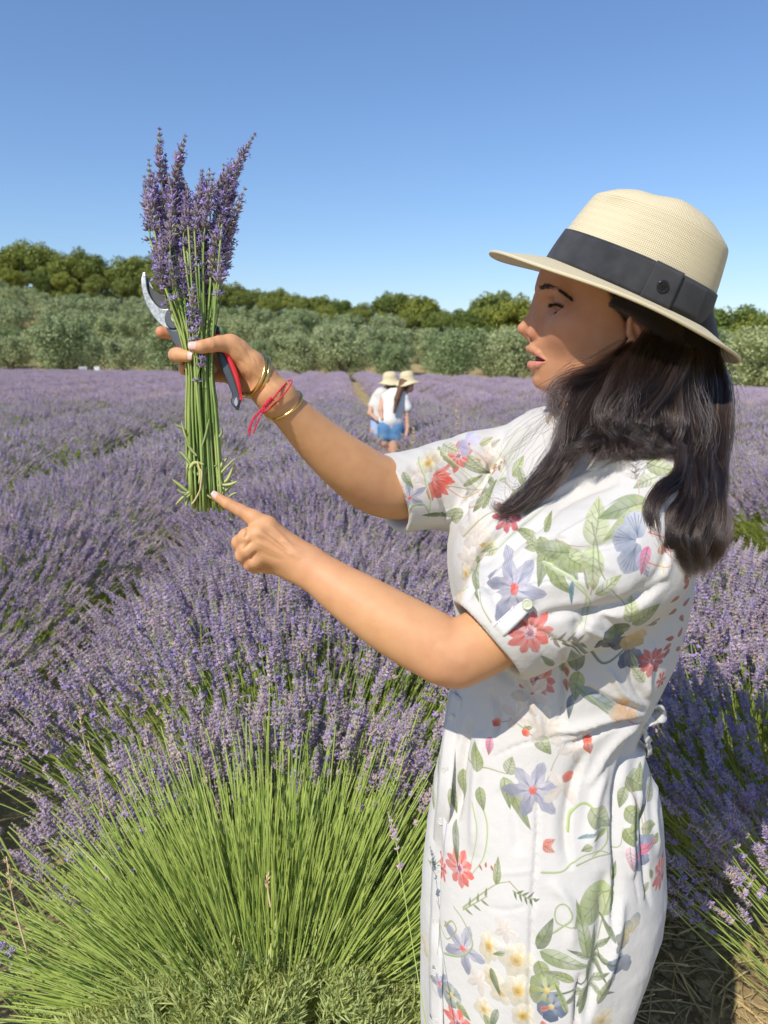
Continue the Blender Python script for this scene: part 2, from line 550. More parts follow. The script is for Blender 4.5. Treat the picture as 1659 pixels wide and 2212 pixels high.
def row_points(i):
    """stalk roots and directions of one row, split near / mid / far, and leaf tufts"""
    out = {}
    # ---- near & mid: single stalks
    for key, y0, y1, dens in (('near', 0.9, 5.5, 2300), ('mid', 5.5, 15.0, 1250)):
        n = int((y1 - y0) * dens * 1.25)
        y = rng.uniform(y0, y1, n)
        # plants every 0.75 m along the row
        pk = np.floor(y / 0.75)
        pc = (pk + 0.5) * 0.75
        jit = np.sin(pk * 12.9898 + i * 78.233) * 0.10
        # root spread around each plant's centre
        a = rng.uniform(0, 2 * np.pi, n); q = np.sqrt(rng.random(n))
        bx = q * np.cos(a) * 0.46; by = q * np.sin(a) * 0.36
        # direction: fan out of the plant
        lx = bx / 0.46 * 1.12 + rng.normal(0, .17, n)
        ly = by / 0.36 * 0.5 + rng.normal(0, .17, n)
        X = row_x(i, pc) + jit + bx; Y = pc + by
        patch = fbm(X, Y, 2.6, 3.0 + i, 2)
        keep = rng.random(n) < (0.92 - 0.5 * ss(-0.05, 0.55, patch))
        keep &= in_view(X, Y, 0.9 if key == 'near' else 1.0)
        if i == 0: keep &= (Y > 1.72) | ((X < -0.60) & (Y > 1.2))          # the foreground bush is a thing of its own
        if i == 1: keep &= (Y > 1.2) | (X > 1.35)
        gc = -0.22 + 0.78 - 0.056 * Y
        keep &= ~((Y > 9.5) & (np.abs(X - gc) < 0.26 + .02 * (Y - 9)) & (i in (0, 1)))
        keep &= ~((np.abs(X - 0.04) < 0.30) & (Y > 7.4) & (Y < 9.6))
        D = np.stack([lx, ly, np.full(n, 1.0) + 0 * lx], 1)
        D[:, 0] += 0.10 * fbm(X, Y, 5, 9.0, 2)
        Z = ground_z(X, Y) + 0.20 + 0.06 * (1 - q ** 2) + rng.uniform(-.04, .04, n)
        sc = rng.uniform(0.88, 1.2, n) * (1 + 0.10 * np.sin(pk * 4.1 + i))
        P = np.stack([X, Y, Z], 1)
        keep &= clear_of_dress(P, D, .44 * sc)
        out[key] = (P[keep], D[keep], sc[keep])
        # leaves
        nt_ = int((y1 - y0) * (190 if key == 'near' else 100))
        y = rng.uniform(y0, y1, nt_); a = rng.uniform(0, 2 * np.pi, nt_); q = np.sqrt(rng.random(nt_))
        pk = np.floor(y / 0.75); pc = (pk + .5) * .75
        jit = np.sin(pk * 12.9898 + i * 78.233) * 0.10
        X = row_x(i, pc) + jit + q * np.cos(a) * 0.60; Y = pc + q * np.sin(a) * 0.44
        Z = ground_z(X, Y) + 0.34 * np.sqrt(np.clip(1 - q * q * 0.92, 0, 1)) - 0.02
        D = np.stack([np.cos(a) * q, np.sin(a) * q, 0.8 + 0 * q], 1)
        keep = in_view(X, Y, 0.8)
        if i == 0: keep &= Y > 1.62
        if i == 1: keep &= Y > 1.7
        out[key + '_leaf'] = (np.stack([X, Y, Z], 1)[keep], D[keep], rng.uniform(1.1, 1.9, nt_)[keep])
    # ---- far: cushions
    y1 = FIELD_END(ROW_X0 + ROW_DX * i)
    n = int((y1 - 14.5) * 36)
    y = rng.uniform(14.5, y1, n)
    u = rng.uniform(-1, 1, n)
    X = row_x(i, y) + u * 0.86 + 0.05 * np.sin(y * 3 + i)
    Z = ground_z(X, y) + 0.60 - 0.34 * np.abs(u) ** 2.6 + 0.05 * fbm(X, y, 1.7, 1.0 + i, 2)
    D = np.stack([u * 0.75, rng.normal(0, .12, n), np.ones(n)], 1)
    keep = in_view(X, y, 1.5)
    if i == 0: keep &= u < 0.40          # the open path that runs up to the trees
    if i == 1: keep &= u > -0.46
    out['far'] = (np.stack([X, y, Z], 1)[keep], D[keep], rng.uniform(0.75, 1.15, n)[keep])
    return out

SIDE = {0: 'behind the cut foreground bush', 1: 'to the right of the woman in the white dress', -1: 'to the left of the foreground bush', 2: 'second row to the right of the woman', -2: 'second row to the left of the foreground bush'}
def field_row(i):
    pts = row_points(i)
    tot = sum(len(v[0]) for v in pts.values())
    if tot < 12: return
    where = SIDE.get(i) or ('row number %d of the field counted from the foreground bush to the %s' % (abs(i), 'left' if i < 0 else 'right'))
    root = empty("lavender_row", (row_x(i, 3), 3, 0))
    tag(root, ("flowering purple lavender row, " + where)[:110], "lavender row", "rows of the lavender field", 'stuff')
    for key, src, nm in (('near', 'near', 'flower_stalks'), ('mid', 'mid', 'flower_stalks'), ('far', 'far', 'flower_cushions'), ('near_leaf', 'tuft', 'leaves'), ('mid_leaf', 'tuftf', 'leaves')):
        P, D, S = pts[key]
        if len(P) < 3: continue
        tag(points_obj(nm, P, D, S, src, root), kind='stuff')
for i in range(-15, 17):
    field_row(i)

# ------------------------------------------------------------------ the foreground bush, partly harvested
BC = np.array([-0.215, 1.21, 0.0])
bush = empty("lavender_bush", BC)
tag(bush, "big round lavender bush in the foreground, its near side cut back to bare green leaves", "lavender bush")

def bush_dirs(n, tmax=1.25, power=0.5):
    a = rng.uniform(0, 2 * np.pi, n)
    t = tmax * rng.random(n) ** power
    return a, t

def build_bush():
    n = 2900
    a, t = bush_dirs(n, 1.30, 0.55)
    toward = np.sin(a) * np.sin(t)              # -1: straight at the camera
    keep = (toward > 0.13 + 0.09 * rng.normal(0, 1, n)) | ((toward > -0.4) & (rng.random(n) < 0.02))
    a, t = a[keep], t[keep]; n = len(a)
    r0 = 0.10 + 0.19 * rng.random(n)
    D = np.stack([np.sin(t) * np.cos(a), np.sin(t) * np.sin(a), np.cos(t) + 0.05], 1)
    P = BC + np.stack([D[:, 0] * r0, D[:, 1] * r0, 0.17 + 0.5 * D[:, 2] * r0], 1)
    D[:, :2] += rng.normal(0, .045, (n, 2))
    S = rng.uniform(0.92, 1.22, n)
    return P, D, S
bp, bd, bs = build_bush()
_k = clear_of_dress(bp, bd, .45 * bs); bp, bd, bs = bp[_k], bd[_k], bs[_k]
# the stalks that show largest are parts of their own, the rest of the bush is one mass
tips = bp + bd / np.linalg.norm(bd, axis=1)[:, None] * (0.43 * bs)[:, None]
pj = proj(tips)
vis = (pj[:, 0] > -40) & (pj[:, 0] < 960) & (pj[:, 1] > 1200) & (pj[:, 1] < 2300)
order = np.argsort(np.where(vis, pj[:, 2], 99))
pick = order[:300]
for k in pick:
    o = bpy.data.objects.new("flower_stalk", near_heads[int(rng.integers(0, len(near_heads)))])
    COL.objects.link(o)
    d = Vector(bd[k]).normalized()
    q = d.to_track_quat('Z', 'Y').to_matrix().to_4x4() @ Matrix.Rotation(rng.uniform(0, 6.28), 4, 'Z')
    o.parent = bush
    o.matrix_parent_inverse = Matrix.Translation(-Vector(BC))
    o.matrix_world = Matrix.Translation(Vector(bp[k])) @ q @ Matrix.Scale(float(bs[k]), 4)
rest = np.setdiff1d(np.arange(len(bp)), pick)
tag(points_obj("flower_stalks", bp[rest], bd[rest], bs[rest], 'near', bush), kind='stuff')

# bare green stems (flowers missing or cut) that fill the fan near the camera
SRC['bare'] = None
def bare_stem(seed):
    r = random.Random(seed); mb = MB()
    L = r.uniform(0.26, 0.38); b = r.uniform(0, .04); th = r.uniform(0, 6.28)
    ts = np.linspace(0, 1, 5)
    P = np.stack([b * ts ** 2 * math.cos(th), b * ts ** 2 * math.sin(th), L * ts], 1)
    V, Q, t_ = tube(P, np.linspace(0.0014, 0.0010, 5), 4)
    mb.add(V, Q, t_, m=0)
    for q in range(r.randint(0, 2)):
        c = P[1] * (1 - .5 * q) + P[2] * .5 * q
        for s in (-1, 1):
            d = np.array([s * math.cos(th), s * math.sin(th), 1.6]); d /= np.linalg.norm(d)
            w = np.array([-math.sin(th), math.cos(th), 0]) * 0.0016
            mb.add([c - w, c + w, c + d * .03 + w * .6, c + d * .03 - w * .6], quads=[[0, 1, 2, 3]], m=3)
    return mb
SRC['bare'] = source_collection("bare_stems", [to_obj(bare_stem(i), "bare_stem") for i in range(5)])
n = 4600
a, t = bush_dirs(n, 1.50, 0.62)
toward = np.sin(a) * np.sin(t)
keep = toward > -0.10 + 0.08 * rng.normal(0, 1, n)
a, t = a[keep], t[keep]; n = len(a)
D = np.stack([np.sin(t) * np.cos(a), np.sin(t) * np.sin(a), np.cos(t) + 0.05], 1)
r0 = 0.08 + 0.22 * rng.random(n)
P = BC + np.stack([D[:, 0] * r0, D[:, 1] * r0, 0.18 + 0.5 * D[:, 2] * r0], 1)
D += rng.normal(0, .05, (n, 3))
_k = clear_of_dress(P, D, np.full(n, .36)); P, D, n = P[_k], D[_k], int(_k.sum())
tag(points_obj("green_stems", P, D, rng.uniform(0.85, 1.3, n), 'bare', bush), kind='stuff')
# leaf cushion
n = 2300
a = rng.uniform(0, 2 * np.pi, n); q = np.sqrt(rng.random(n))
X = BC[0] + q * np.cos(a) * 0.50; Y = BC[1] + q * np.sin(a) * 0.50 - 0.03
Z = 0.36 * np.sqrt(np.clip(1 - q * q * .93, 0, 1)) + 0.02 * fbm(X, Y, 14, 2., 2) - 0.01
hole = np.exp(-(((X + 0.13) / 0.05) ** 2 + ((Y - 1.02) / 0.10) ** 2))
keep = rng.random(n) > hole * 1.2
D = np.stack([np.cos(a) * q * 1.1, np.sin(a) * q * 1.1, 0.9 + 0 * q], 1)
tag(points_obj("leaf_cushion", np.stack([X, Y, Z], 1)[keep], D[keep], rng.uniform(0.7, 1.15, n)[keep], 'tuft', bush), kind='stuff')

# single flower stalk leaning in front of the dress's hem, and broken straw on the soil
SRC['straw'] = None
def straw_bit(seed):
    r = random.Random(seed); mb = MB(); L = r.uniform(.03, .14)
    P = spline([(-L / 2, 0, .002), (0, r.uniform(-.01, .01), .006), (L / 2, 0, r.uniform(.001, .012))], 5)
    mb.add(*tube(P, r.uniform(.0008, .0022), 4)); return mb
M_straw_bit = simple_mat("broken_straw", (0.44, 0.32, 0.14), (0.66, 0.52, 0.28), .8, 30, .15, rand=[(.6, .58, .5), (1, 1, 1), (1.2, 1.1, .95)])
SRC['straw'] = source_collection("straw", [to_obj(straw_bit(i), "straw_bit", [M_straw_bit]) for i in range(6)])
n = 5200
X = rng.uniform(-.4, 2.2, n); Y = rng.uniform(.5, 4.5, n); X = X + .55 * (1 - Y / 6)
gapc = row_x(0, Y) + ROW_DX / 2
X = gapc + rng.normal(0, .26, n)
D = np.stack([rng.normal(0, .12, n), rng.normal(0, .12, n), np.ones(n)], 1)
tag(points_obj("straw_litter", np.stack([X, Y, ground_z(X, Y) + .012], 1), D, rng.uniform(.5, 1.4, n), 'straw'), kind='stuff')
def clod(seed):
    r = np.random.default_rng(seed)
    bm = bmesh.new(); bmesh.ops.create_icosphere(bm, subdivisions=2, radius=.012)
    for v in bm.verts: v.co = v.co * (1 + r.normal(0, .14)); v.co.z *= .6
    me = bpy.data.meshes.new("clod"); bm.to_mesh(me); bm.free(); me.materials.append(M_soil); return me
SRC['clod'] = source_collection("clods", [clod(i) for i in range(4)])
n = 2600; Y = rng.uniform(.6, 4.5, n); X = row_x(0, Y) + ROW_DX / 2 + rng.normal(0, .28, n)
tag(points_obj("soil_clods", np.stack([X, Y, ground_z(X, Y) + .004], 1), np.tile([0, 0, 1.0], (n, 1)), rng.uniform(.3, 1.5, n) ** 1.5, 'clod'), kind='stuff')
# ================================================================== trees behind the field
def leaf_mat(name, c1, c2, rand, trans=0.2):
    m, nt, b = new_mat(name)
    b.inputs['Roughness'].default_value = 0.65
    b.inputs['Specular IOR Level'].default_value = 0.2
    at = nt.nodes.new('ShaderNodeAttribute'); at.attribute_name = 'tone'
    c = ramp(nt, [(0, c1), (1, c2)], at.outputs['Fac'])
    oi = nt.nodes.new('ShaderNodeObjectInfo')
    rr = ramp(nt, [(i / (len(rand) - 1), k) for i, k in enumerate(rand)], oi.outputs['Random'])
    mx = nt.nodes.new('ShaderNodeMix'); mx.data_type = 'RGBA'; mx.blend_type = 'MULTIPLY'; mx.inputs[0].default_value = 1
    nt.links.new(c.outputs[0], mx.inputs[6]); nt.links.new(rr.outputs[0], mx.inputs[7])
    nt.links.new(mx.outputs[2], b.inputs['Base Color'])
    tr = nt.nodes.new('ShaderNodeBsdfTranslucent'); nt.links.new(mx.outputs[2], tr.inputs[0])
    ms = nt.nodes.new('ShaderNodeMixShader'); ms.inputs[0].default_value = trans
    nt.links.new(b.outputs[0], ms.inputs[1]); nt.links.new(tr.outputs[0], ms.inputs[2])
    nt.links.new(ms.outputs[0], nt.nodes['Material Output'].inputs[0])
    return m
M_pine = leaf_mat("pine_needles", (0.09, 0.12, 0.028), (0.33, 0.37, 0.085), [(0.7, 0.82, 0.8), (1, 1, 1), (1.25, 1.15, 0.85)])
M_olive = leaf_mat("olive_leaves", (0.16, 0.20, 0.08), (0.57, 0.62, 0.33), [(0.72, 0.82, 0.72), (1, 1, 1), (1.12, 1.1, 1.0)])
M_bark = simple_mat("tree_bark", (0.10, 0.075, 0.055), (0.2, 0.16, 0.12), 0.9, 8, 0.1)

def leaves_mesh(name, C, Rr, n_per, size, seed, up=0.25, aspect=0.6, hollow=0.55):
    """leaf faces through clumps: C (k,3) centres, Rr (k,3) radii"""
    r = np.random.default_rng(seed)
    C = np.repeat(C, n_per, 0); Q = np.repeat(Rr, n_per, 0)
    n = len(C)
    d = r.normal(size=(n, 3)); d /= np.linalg.norm(d, axis=1)[:, None]
    rad = hollow + (1 - hollow) * r.random(n) ** 0.7 + r.exponential(0.05, n)
    P = C + d * Q * rad[:, None]
    nrm = d + r.normal(0, .55, (n, 3)); nrm[:, 2] += up
    nrm /= np.linalg.norm(nrm, axis=1)[:, None]
    t = np.cross(nrm, r.normal(size=(n, 3))); t /= np.linalg.norm(t, axis=1)[:, None]
    b = np.cross(nrm, t)
    s = size * r.uniform(0.6, 1.3, n)[:, None]
    V = np.stack([P - t * s, P - b * s * aspect + nrm * s * .15, P + t * s, P + b * s * aspect - nrm * s * .1], 1).reshape(-1, 3)
    F = np.arange(4 * n).reshape(n, 4)
    me = mesh_np(name, V, F, False)
    a = me.attributes.new('tone', 'FLOAT', 'FACE')
    a.data.foreach_set('value', r.random(n).astype(np.float32))
    return me

def pine_crown(seed):
    r = np.random.default_rng(seed)
    k = 38
    a = r.uniform(0, 2 * np.pi, k); q = np.sqrt(r.random(k))
    H = 1.0
    C = np.stack([q * np.cos(a) * 3.6, q * np.sin(a) * 3.6, 4.6 + 4.0 * np.sqrt(1 - 0.85 * q ** 2) * r.uniform(0.35, 1.0, k) + r.uniform(-.5, .3, k)], 1)
    Rr = np.stack([r.uniform(.9, 1.6, k), r.uniform(.9, 1.6, k), r.uniform(.7, 1.15, k)], 1)
    # lower skirts
    C2 = np.stack([r.uniform(-3, 3, 16), r.uniform(-3, 3, 16), r.uniform(.6, 4.6, 16)], 1)
    return leaves_mesh("crown", np.vstack([C, C2]), np.vstack([Rr, Rr[:16] * 1.0]), 240, 0.185, seed, aspect=.55)

def pine_trunk(seed):
    r = random.Random(seed); mb = MB()
    P = spline([(0, 0, -0.5), (r.uniform(-.3, .3), r.uniform(-.3, .3), 2.5), (r.uniform(-.6, .6), 0, 5), (r.uniform(-.8, .8), 0, 7.2)], 9)
    mb.add(*tube(P, np.linspace(.26, .08, 9), 6))
    for i in range(7):
        b = P[3 + i % 5]; a = r.uniform(0, 6.28)
        e = b + np.array([math.cos(a) * 2.3, math.sin(a) * 2.3, 1.5])
        mb.add(*tube(spline([b, (b + e) / 2 + [0, 0, -.2], e], 5), np.linspace(.1, .03, 5), 5))
    return mb.mesh("trunk")

def olive_crown(seed):
    r = np.random.default_rng(seed)
    k = 26
    d = r.normal(size=(k, 3)); d /= np.linalg.norm(d, axis=1)[:, None]
    C = d * [1.6, 1.6, 1.15] * r.uniform(.5, 1.0, k)[:, None] + [0, 0, 1.6]
    Rr = np.stack([r.uniform(.5, .95, k)] * 2 + [r.uniform(.5, .9, k)], 1)
    # upright sprays
    C2 = np.stack([r.uniform(-1.3, 1.3, 22), r.uniform(-1.3, 1.3, 22), r.uniform(2.2, 2.8, 22)], 1)
    R2 = np.stack([np.full(22, .30), np.full(22, .30), np.full(22, .42)], 1)
    a = leaves_mesh("crown", np.vstack([C, C2]), np.vstack([Rr, R2]), 210, 0.080, seed, up=.4, aspect=.38, hollow=.4)
    return a

def olive_trunk(seed):
    r = random.Random(seed); mb = MB()
    for i in range(3):
        a = i * 2.1 + r.uniform(-.4, .4)
        P = spline([(0, 0, -.3), (.1 * math.cos(a), .1 * math.sin(a), .5), (.6 * math.cos(a), .6 * math.sin(a), 1.5)], 6)
        mb.add(*tube(P, np.linspace(.14, .06, 6), 6))
    return mb.mesh("trunk")

pine_meshes = [(pine_crown(100 + i), pine_trunk(i)) for i in range(6)]
olive_meshes = [(olive_crown(200 + i), olive_trunk(i)) for i in range(6)]
for c, t in pine_meshes: c.materials.append(M_pine); t.materials.append(M_bark)
for c, t in olive_meshes: c.materials.append(M_olive); t.materials.append(M_bark)

def place_words(x, y, z):
    p = proj(np.array([[x, y, z]]))[0]; px = p[0]
    for lim, w in ((60, 'at the left edge'), (190, 'well left of the secateurs'), (330, 'just left of the secateurs'), (500, 'behind the held lavender'), (640, 'above the raised wrist'), (790, 'above the raised forearm'), (900, 'behind the two girls'), (1050, 'between the girls and the face'), (1200, 'by the face of the woman'), (1500, 'hidden behind the woman'), (1560, 'right of the hair')):
        if px < lim: return w
    return 'at the right edge'
def plant_tree(kind, x, y, s, label, group, sz=1.0):
    z = float(ground_z(x, y))
    c, t = (pine_meshes if kind == 'pine_tree' else olive_meshes)[int(rng.integers(0, 6))]
    root = empty(kind, (x, y, z))
    tag(root, label + ", " + place_words(x, y, z + 1), "tree", group)
    root.rotation_euler = (0, 0, rng.uniform(0, 6.28))
    root.scale = (s, s, s * sz)
    for nm, me in (("crown", c), ("trunk", t)):
        o = bpy.data.objects.new(nm, me); COL.objects.link(o); o.parent = root
    return root

# olives: a hedge-like front row along the field's far edge, more rows up the slope behind it
n_ol = 0
for row in range(7):
    y0 = 51.0 + row * 6.2
    half = 0.60 * (y0 + 6)
    x = -half + rng.uniform(0, 1)
    while x < half:
        yy = y0 - 0.10 * x + rng.uniform(-1.4, 1.4)
        hidden = (x > 10 + row * 1.0 and row > 2)
        if not hidden:
            lab = "silvery olive tree in the front row" if row == 0 else "silvery olive, row %d up the slope" % (row + 1)
            plant_tree('olive_tree', x, yy, rng.uniform(0.80, 1.35), lab, "olive trees in the front row" if row == 0 else "olive trees up the slope")
            n_ol += 1
        x += rng.uniform(3.1, 4.5) if row < 2 else rng.uniform(4.2, 5.2)

# pines: silhouettes read off the skyline (x, top y, scale), left to right
sky_line = [(-60, 560), (10, 532), (70, 520), (150, 548), (95, 575), (215, 575), (180, 540), (270, 560), (310, 552), (345, 590), (400, 595), (455, 600), (505, 612), (545, 628), (590, 622), (640, 650), (690, 640), (735, 655),
            (780, 655), (850, 632), (905, 640), (955, 668), (1005, 670), (1075, 632), (1120, 640), (1045, 665)]
for i, (px, py) in enumerate(sky_line):
    d = 118 - 0.012 * px + rng.uniform(-6, 8)
    top = W(px, py, d)
    z = float(ground_z(top.x, top.y))
    h = top.z - z
    s = max(h, 5.0) / 8.9
    plant_tree('pine_tree', top.x, top.y, s if s < 1.7 else 1.45, "dark green skyline pine", "pine trees on the skyline", 1.0 if s < 1.7 else s / 1.45)
# a second, lower rank in front
for px in range(-40, 1160, 62):
    d = 100 + rng.uniform(-3, 4)
    py = 640 + 0.045 * px + rng.uniform(-12, 12)
    top = W(px, py, d)
    z = float(ground_z(top.x, top.y)); s = max(top.z - z, 4.0) / 8.9
    plant_tree('pine_tree', top.x, top.y, min(s, 1.2), "lower pine before the wood", "lower pines in front of the wood")
# right side, nearer
for i, (px, py, d) in enumerate([(1530, 668, 66), (1590, 672, 62), (1650, 690, 60), (1710, 680, 58), (1480, 690, 66), (1560, 715, 55), (1625, 735, 54), (1690, 730, 52), (1500, 740, 56), (1440, 720, 60)]):
    top = W(px, py, d)
    z = float(ground_z(top.x, top.y)); s = max(top.z - z, 2.5) / 8.9
    plant_tree('pine_tree', top.x, top.y, s * 1.05, "round green tree", "green trees at the right edge")

# labels: where several trees share one, say which it is from the left
_by = {}
for o in list(COL.objects):
    if o.get('category') == 'tree': _by.setdefault(o['label'], []).append(o)
ORD = ['first', 'second', 'third', 'fourth', 'fifth', 'sixth', 'seventh', 'eighth', 'ninth', 'tenth', 'eleventh', 'twelfth', 'thirteenth', 'fourteenth', 'fifteenth', 'sixteenth', 'seventeenth', 'eighteenth', 'nineteenth', 'twentieth']
for lb, os_ in _by.items():
    if len(os_) < 2: continue
    os_.sort(key=lambda o: proj(np.array([o.location]))[0][0])
    for i, o in enumerate(os_):
        if i < 20: o['label'] = lb + ', ' + ('leftmost' if i == 0 else 'rightmost' if i == len(os_) - 1 else ORD[i] + ' from left') + ' there'
# ================================================================== implicit-surface modelling (numpy surface nets)
class Field:
    def __init__(s, lo, hi, h):
        s.lo = np.array(lo, float); s.h = h
        s.n = np.ceil((np.array(hi, float) - s.lo) / h).astype(int) + 1
        s.f = np.full(s.n, 0.05, np.float32)
        s.ax = [(s.lo[i] + np.arange(s.n[i]) * h).astype(np.float32) for i in range(3)]
    def box(s, lo, hi):
        i0 = np.clip(np.floor((np.asarray(lo) - s.lo) / s.h).astype(int), 0, s.n - 1)
        i1 = np.clip(np.ceil((np.asarray(hi) - s.lo) / s.h).astype(int) + 1, 1, s.n)
        return tuple(slice(a, b) for a, b in zip(i0, i1))
    def pts(s, sl):
        return np.meshgrid(s.ax[0][sl[0]], s.ax[1][sl[1]], s.ax[2][sl[2]], indexing='ij', sparse=True)
    def put(s, lo, hi, fn, k=0.005, op='u'):
        m = 2 * k + 2 * s.h
        sl = s.box(np.asarray(lo) - m, np.asarray(hi) + m)
        if any(q.stop <= q.start for q in sl): return
        d = fn(*s.pts(sl)).astype(np.float32)
        a = s.f[sl]
        if op == 'u':
            h = np.clip(0.5 + 0.5 * (a - d) / k, 0, 1); s.f[sl] = a * (1 - h) + d * h - k * h * (1 - h)
        elif op == 's':
            h = np.clip(0.5 - 0.5 * (a + d) / k, 0, 1); s.f[sl] = a * (1 - h) - d * h + k * h * (1 - h)
        elif op == 'i':
            h = np.clip(0.5 - 0.5 * (d - a) / k, 0, 1); s.f[sl] = d * (1 - h) + a * h + k * h * (1 - h)
    def cone(s, a, b, ra, rb, k=0.005, op='u'):
        a = np.asarray(a, float); b = np.asarray(b, float)
        ba = b - a; L2 = float(ba @ ba) + 1e-12
        def fn(x, y, z):
            t = np.clip(((x - a[0]) * ba[0] + (y - a[1]) * ba[1] + (z - a[2]) * ba[2]) / L2, 0, 1)
            return np.sqrt((x - a[0] - t * ba[0]) ** 2 + (y - a[1] - t * ba[1]) ** 2 + (z - a[2] - t * ba[2]) ** 2) - (ra + (rb - ra) * t)
        r = max(ra, rb)
        s.put(np.minimum(a, b) - r, np.maximum(a, b) + r, fn, k, op)
    def chain(s, pts, rs, k=0.005, op='u'):
        for i in range(len(pts) - 1): s.cone(pts[i], pts[i + 1], rs[i], rs[i + 1], k, op)
    def ell(s, c, r, k=0.005, op='u', M=None):
        c = np.asarray(c, float); r = np.asarray(r, float)
        def fn(x, y, z):
            x = x - c[0]; y = y - c[1]; z = z - c[2]
            if M is not None:
                x, y, z = (M[0][0] * x + M[0][1] * y + M[0][2] * z, M[1][0] * x + M[1][1] * y + M[1][2] * z, M[2][0] * x + M[2][1] * y + M[2][2] * z)
            k0 = np.sqrt((x / r[0]) ** 2 + (y / r[1]) ** 2 + (z / r[2]) ** 2)
            k1 = np.sqrt((x / r[0] ** 2) ** 2 + (y / r[1] ** 2) ** 2 + (z / r[2] ** 2) ** 2) + 1e-9
            return k0 * (k0 - 1) / k1
        m = r if M is None else np.full(3, r.max())
        s.put(c - m, c + m, fn, k, op)
    def mesh(s):
        """surface nets -> V, quads"""
        f = s.f; n = f.shape
        neg = f < 0
        c = np.zeros((n[0] - 1, n[1] - 1, n[2] - 1), np.int8)
        for dx in (0, 1):
            for dy in (0, 1):
                for dz in (0, 1):
                    c += neg[dx:n[0] - 1 + dx, dy:n[1] - 1 + dy, dz:n[2] - 1 + dz]
        act = (c > 0) & (c < 8)
        I = np.argwhere(act)
        idx = np.full(act.shape, -1, np.int64); idx[act] = np.arange(len(I))
        acc = np.zeros((len(I), 3)); cnt = np.zeros(len(I))
        co = [(a, b, d) for a in (0, 1) for b in (0, 1) for d in (0, 1)]
        vals = {o: f[I[:, 0] + o[0], I[:, 1] + o[1], I[:, 2] + o[2]] for o in co}
        for o in co:
            for ax in range(3):
                if o[ax] == 0:
                    p = list(o); p[ax] = 1; p = tuple(p)
                    a, b = vals[o], vals[p]
                    m = (a < 0) != (b < 0)
                    t = np.where(m, a / np.where(m, a - b, 1), 0)
                    q = np.array(o, float)[None] + np.eye(3)[ax][None] * t[:, None]
                    acc += q * m[:, None]; cnt += m
        V = s.lo + (I + acc / cnt[:, None]) * s.h
        Q = []
        for ax in range(3):
            sl0 = [slice(None)] * 3; sl1 = [slice(None)] * 3
            sl0[ax] = slice(0, -1); sl1[ax] = slice(1, None)
            cross = neg[tuple(sl0)] != neg[tuple(sl1)]
            b1, b2 = [(1, 2), (2, 0), (0, 1)][ax]
            E = np.argwhere(cross)
            ok = (E[:, b1] > 0) & (E[:, b2] > 0) & (E[:, b1] < n[b1] - 1) & (E[:, b2] < n[b2] - 1)
            E = E[ok]
            def g(o1, o2):
                J = E.copy(); J[:, b1] += o1; J[:, b2] += o2
                return idx[J[:, 0], J[:, 1], J[:, 2]]
            q = np.stack([g(-1, -1), g(0, -1), g(0, 0), g(-1, 0)], 1)
            fl = neg[E[:, 0], E[:, 1], E[:, 2]]
            q[~fl] = q[~fl][:, ::-1]
            Q.append(q[(q >= 0).all(1)])
        return V, np.concatenate(Q)

def vnormals(V, Q):
    n = np.cross(V[Q[:, 2]] - V[Q[:, 0]], V[Q[:, 3]] - V[Q[:, 1]])
    N = np.zeros_like(V)
    for k in range(4): np.add.at(N, Q[:, k], n)
    return N / (np.linalg.norm(N, axis=1)[:, None] + 1e-12)

def smooth_v(V, Q, it=2, lam=0.5):
    e = np.concatenate([Q[:, [0, 1]], Q[:, [1, 2]], Q[:, [2, 3]], Q[:, [3, 0]]])
    for _ in range(it):
        for l in (lam, -lam * 1.04):
            S = np.zeros_like(V); c = np.zeros(len(V))
            for j in range(3):
                S[:, j] = np.bincount(e[:, 0], V[e[:, 1], j], len(V)) + np.bincount(e[:, 1], V[e[:, 0], j], len(V))
            c = np.bincount(e[:, 0], minlength=len(V)) + np.bincount(e[:, 1], minlength=len(V))
            V = V + l * np.where(c[:, None] > 0, S / np.maximum(c, 1)[:, None] - V, 0)
    return V

def seg_dist(px, py, poly):
    """distance of (px,py) to a polyline and the side sign / running parameter"""
    best = np.full(px.shape, 1e9); par = np.zeros(px.shape); side = np.zeros(px.shape)
    poly = np.asarray(poly, float)
    L = 0; tot = np.sum(np.hypot(*np.diff(poly, axis=0).T)) + 1e-9
    for a, b in zip(poly[:-1], poly[1:]):
        d = b - a; l2 = d @ d + 1e-12
        t = np.clip(((px - a[0]) * d[0] + (py - a[1]) * d[1]) / l2, 0, 1)
        ex = px - a[0] - t * d[0]; ey = py - a[1] - t * d[1]
        q = np.hypot(ex, ey)
        m = q < best
        best = np.where(m, q, best); par = np.where(m, (L + t * math.sqrt(l2)) / tot, par)
        side = np.where(m, np.sign(d[0] * ey - d[1] * ex), side)
        L += math.sqrt(l2)
    return best, par, side

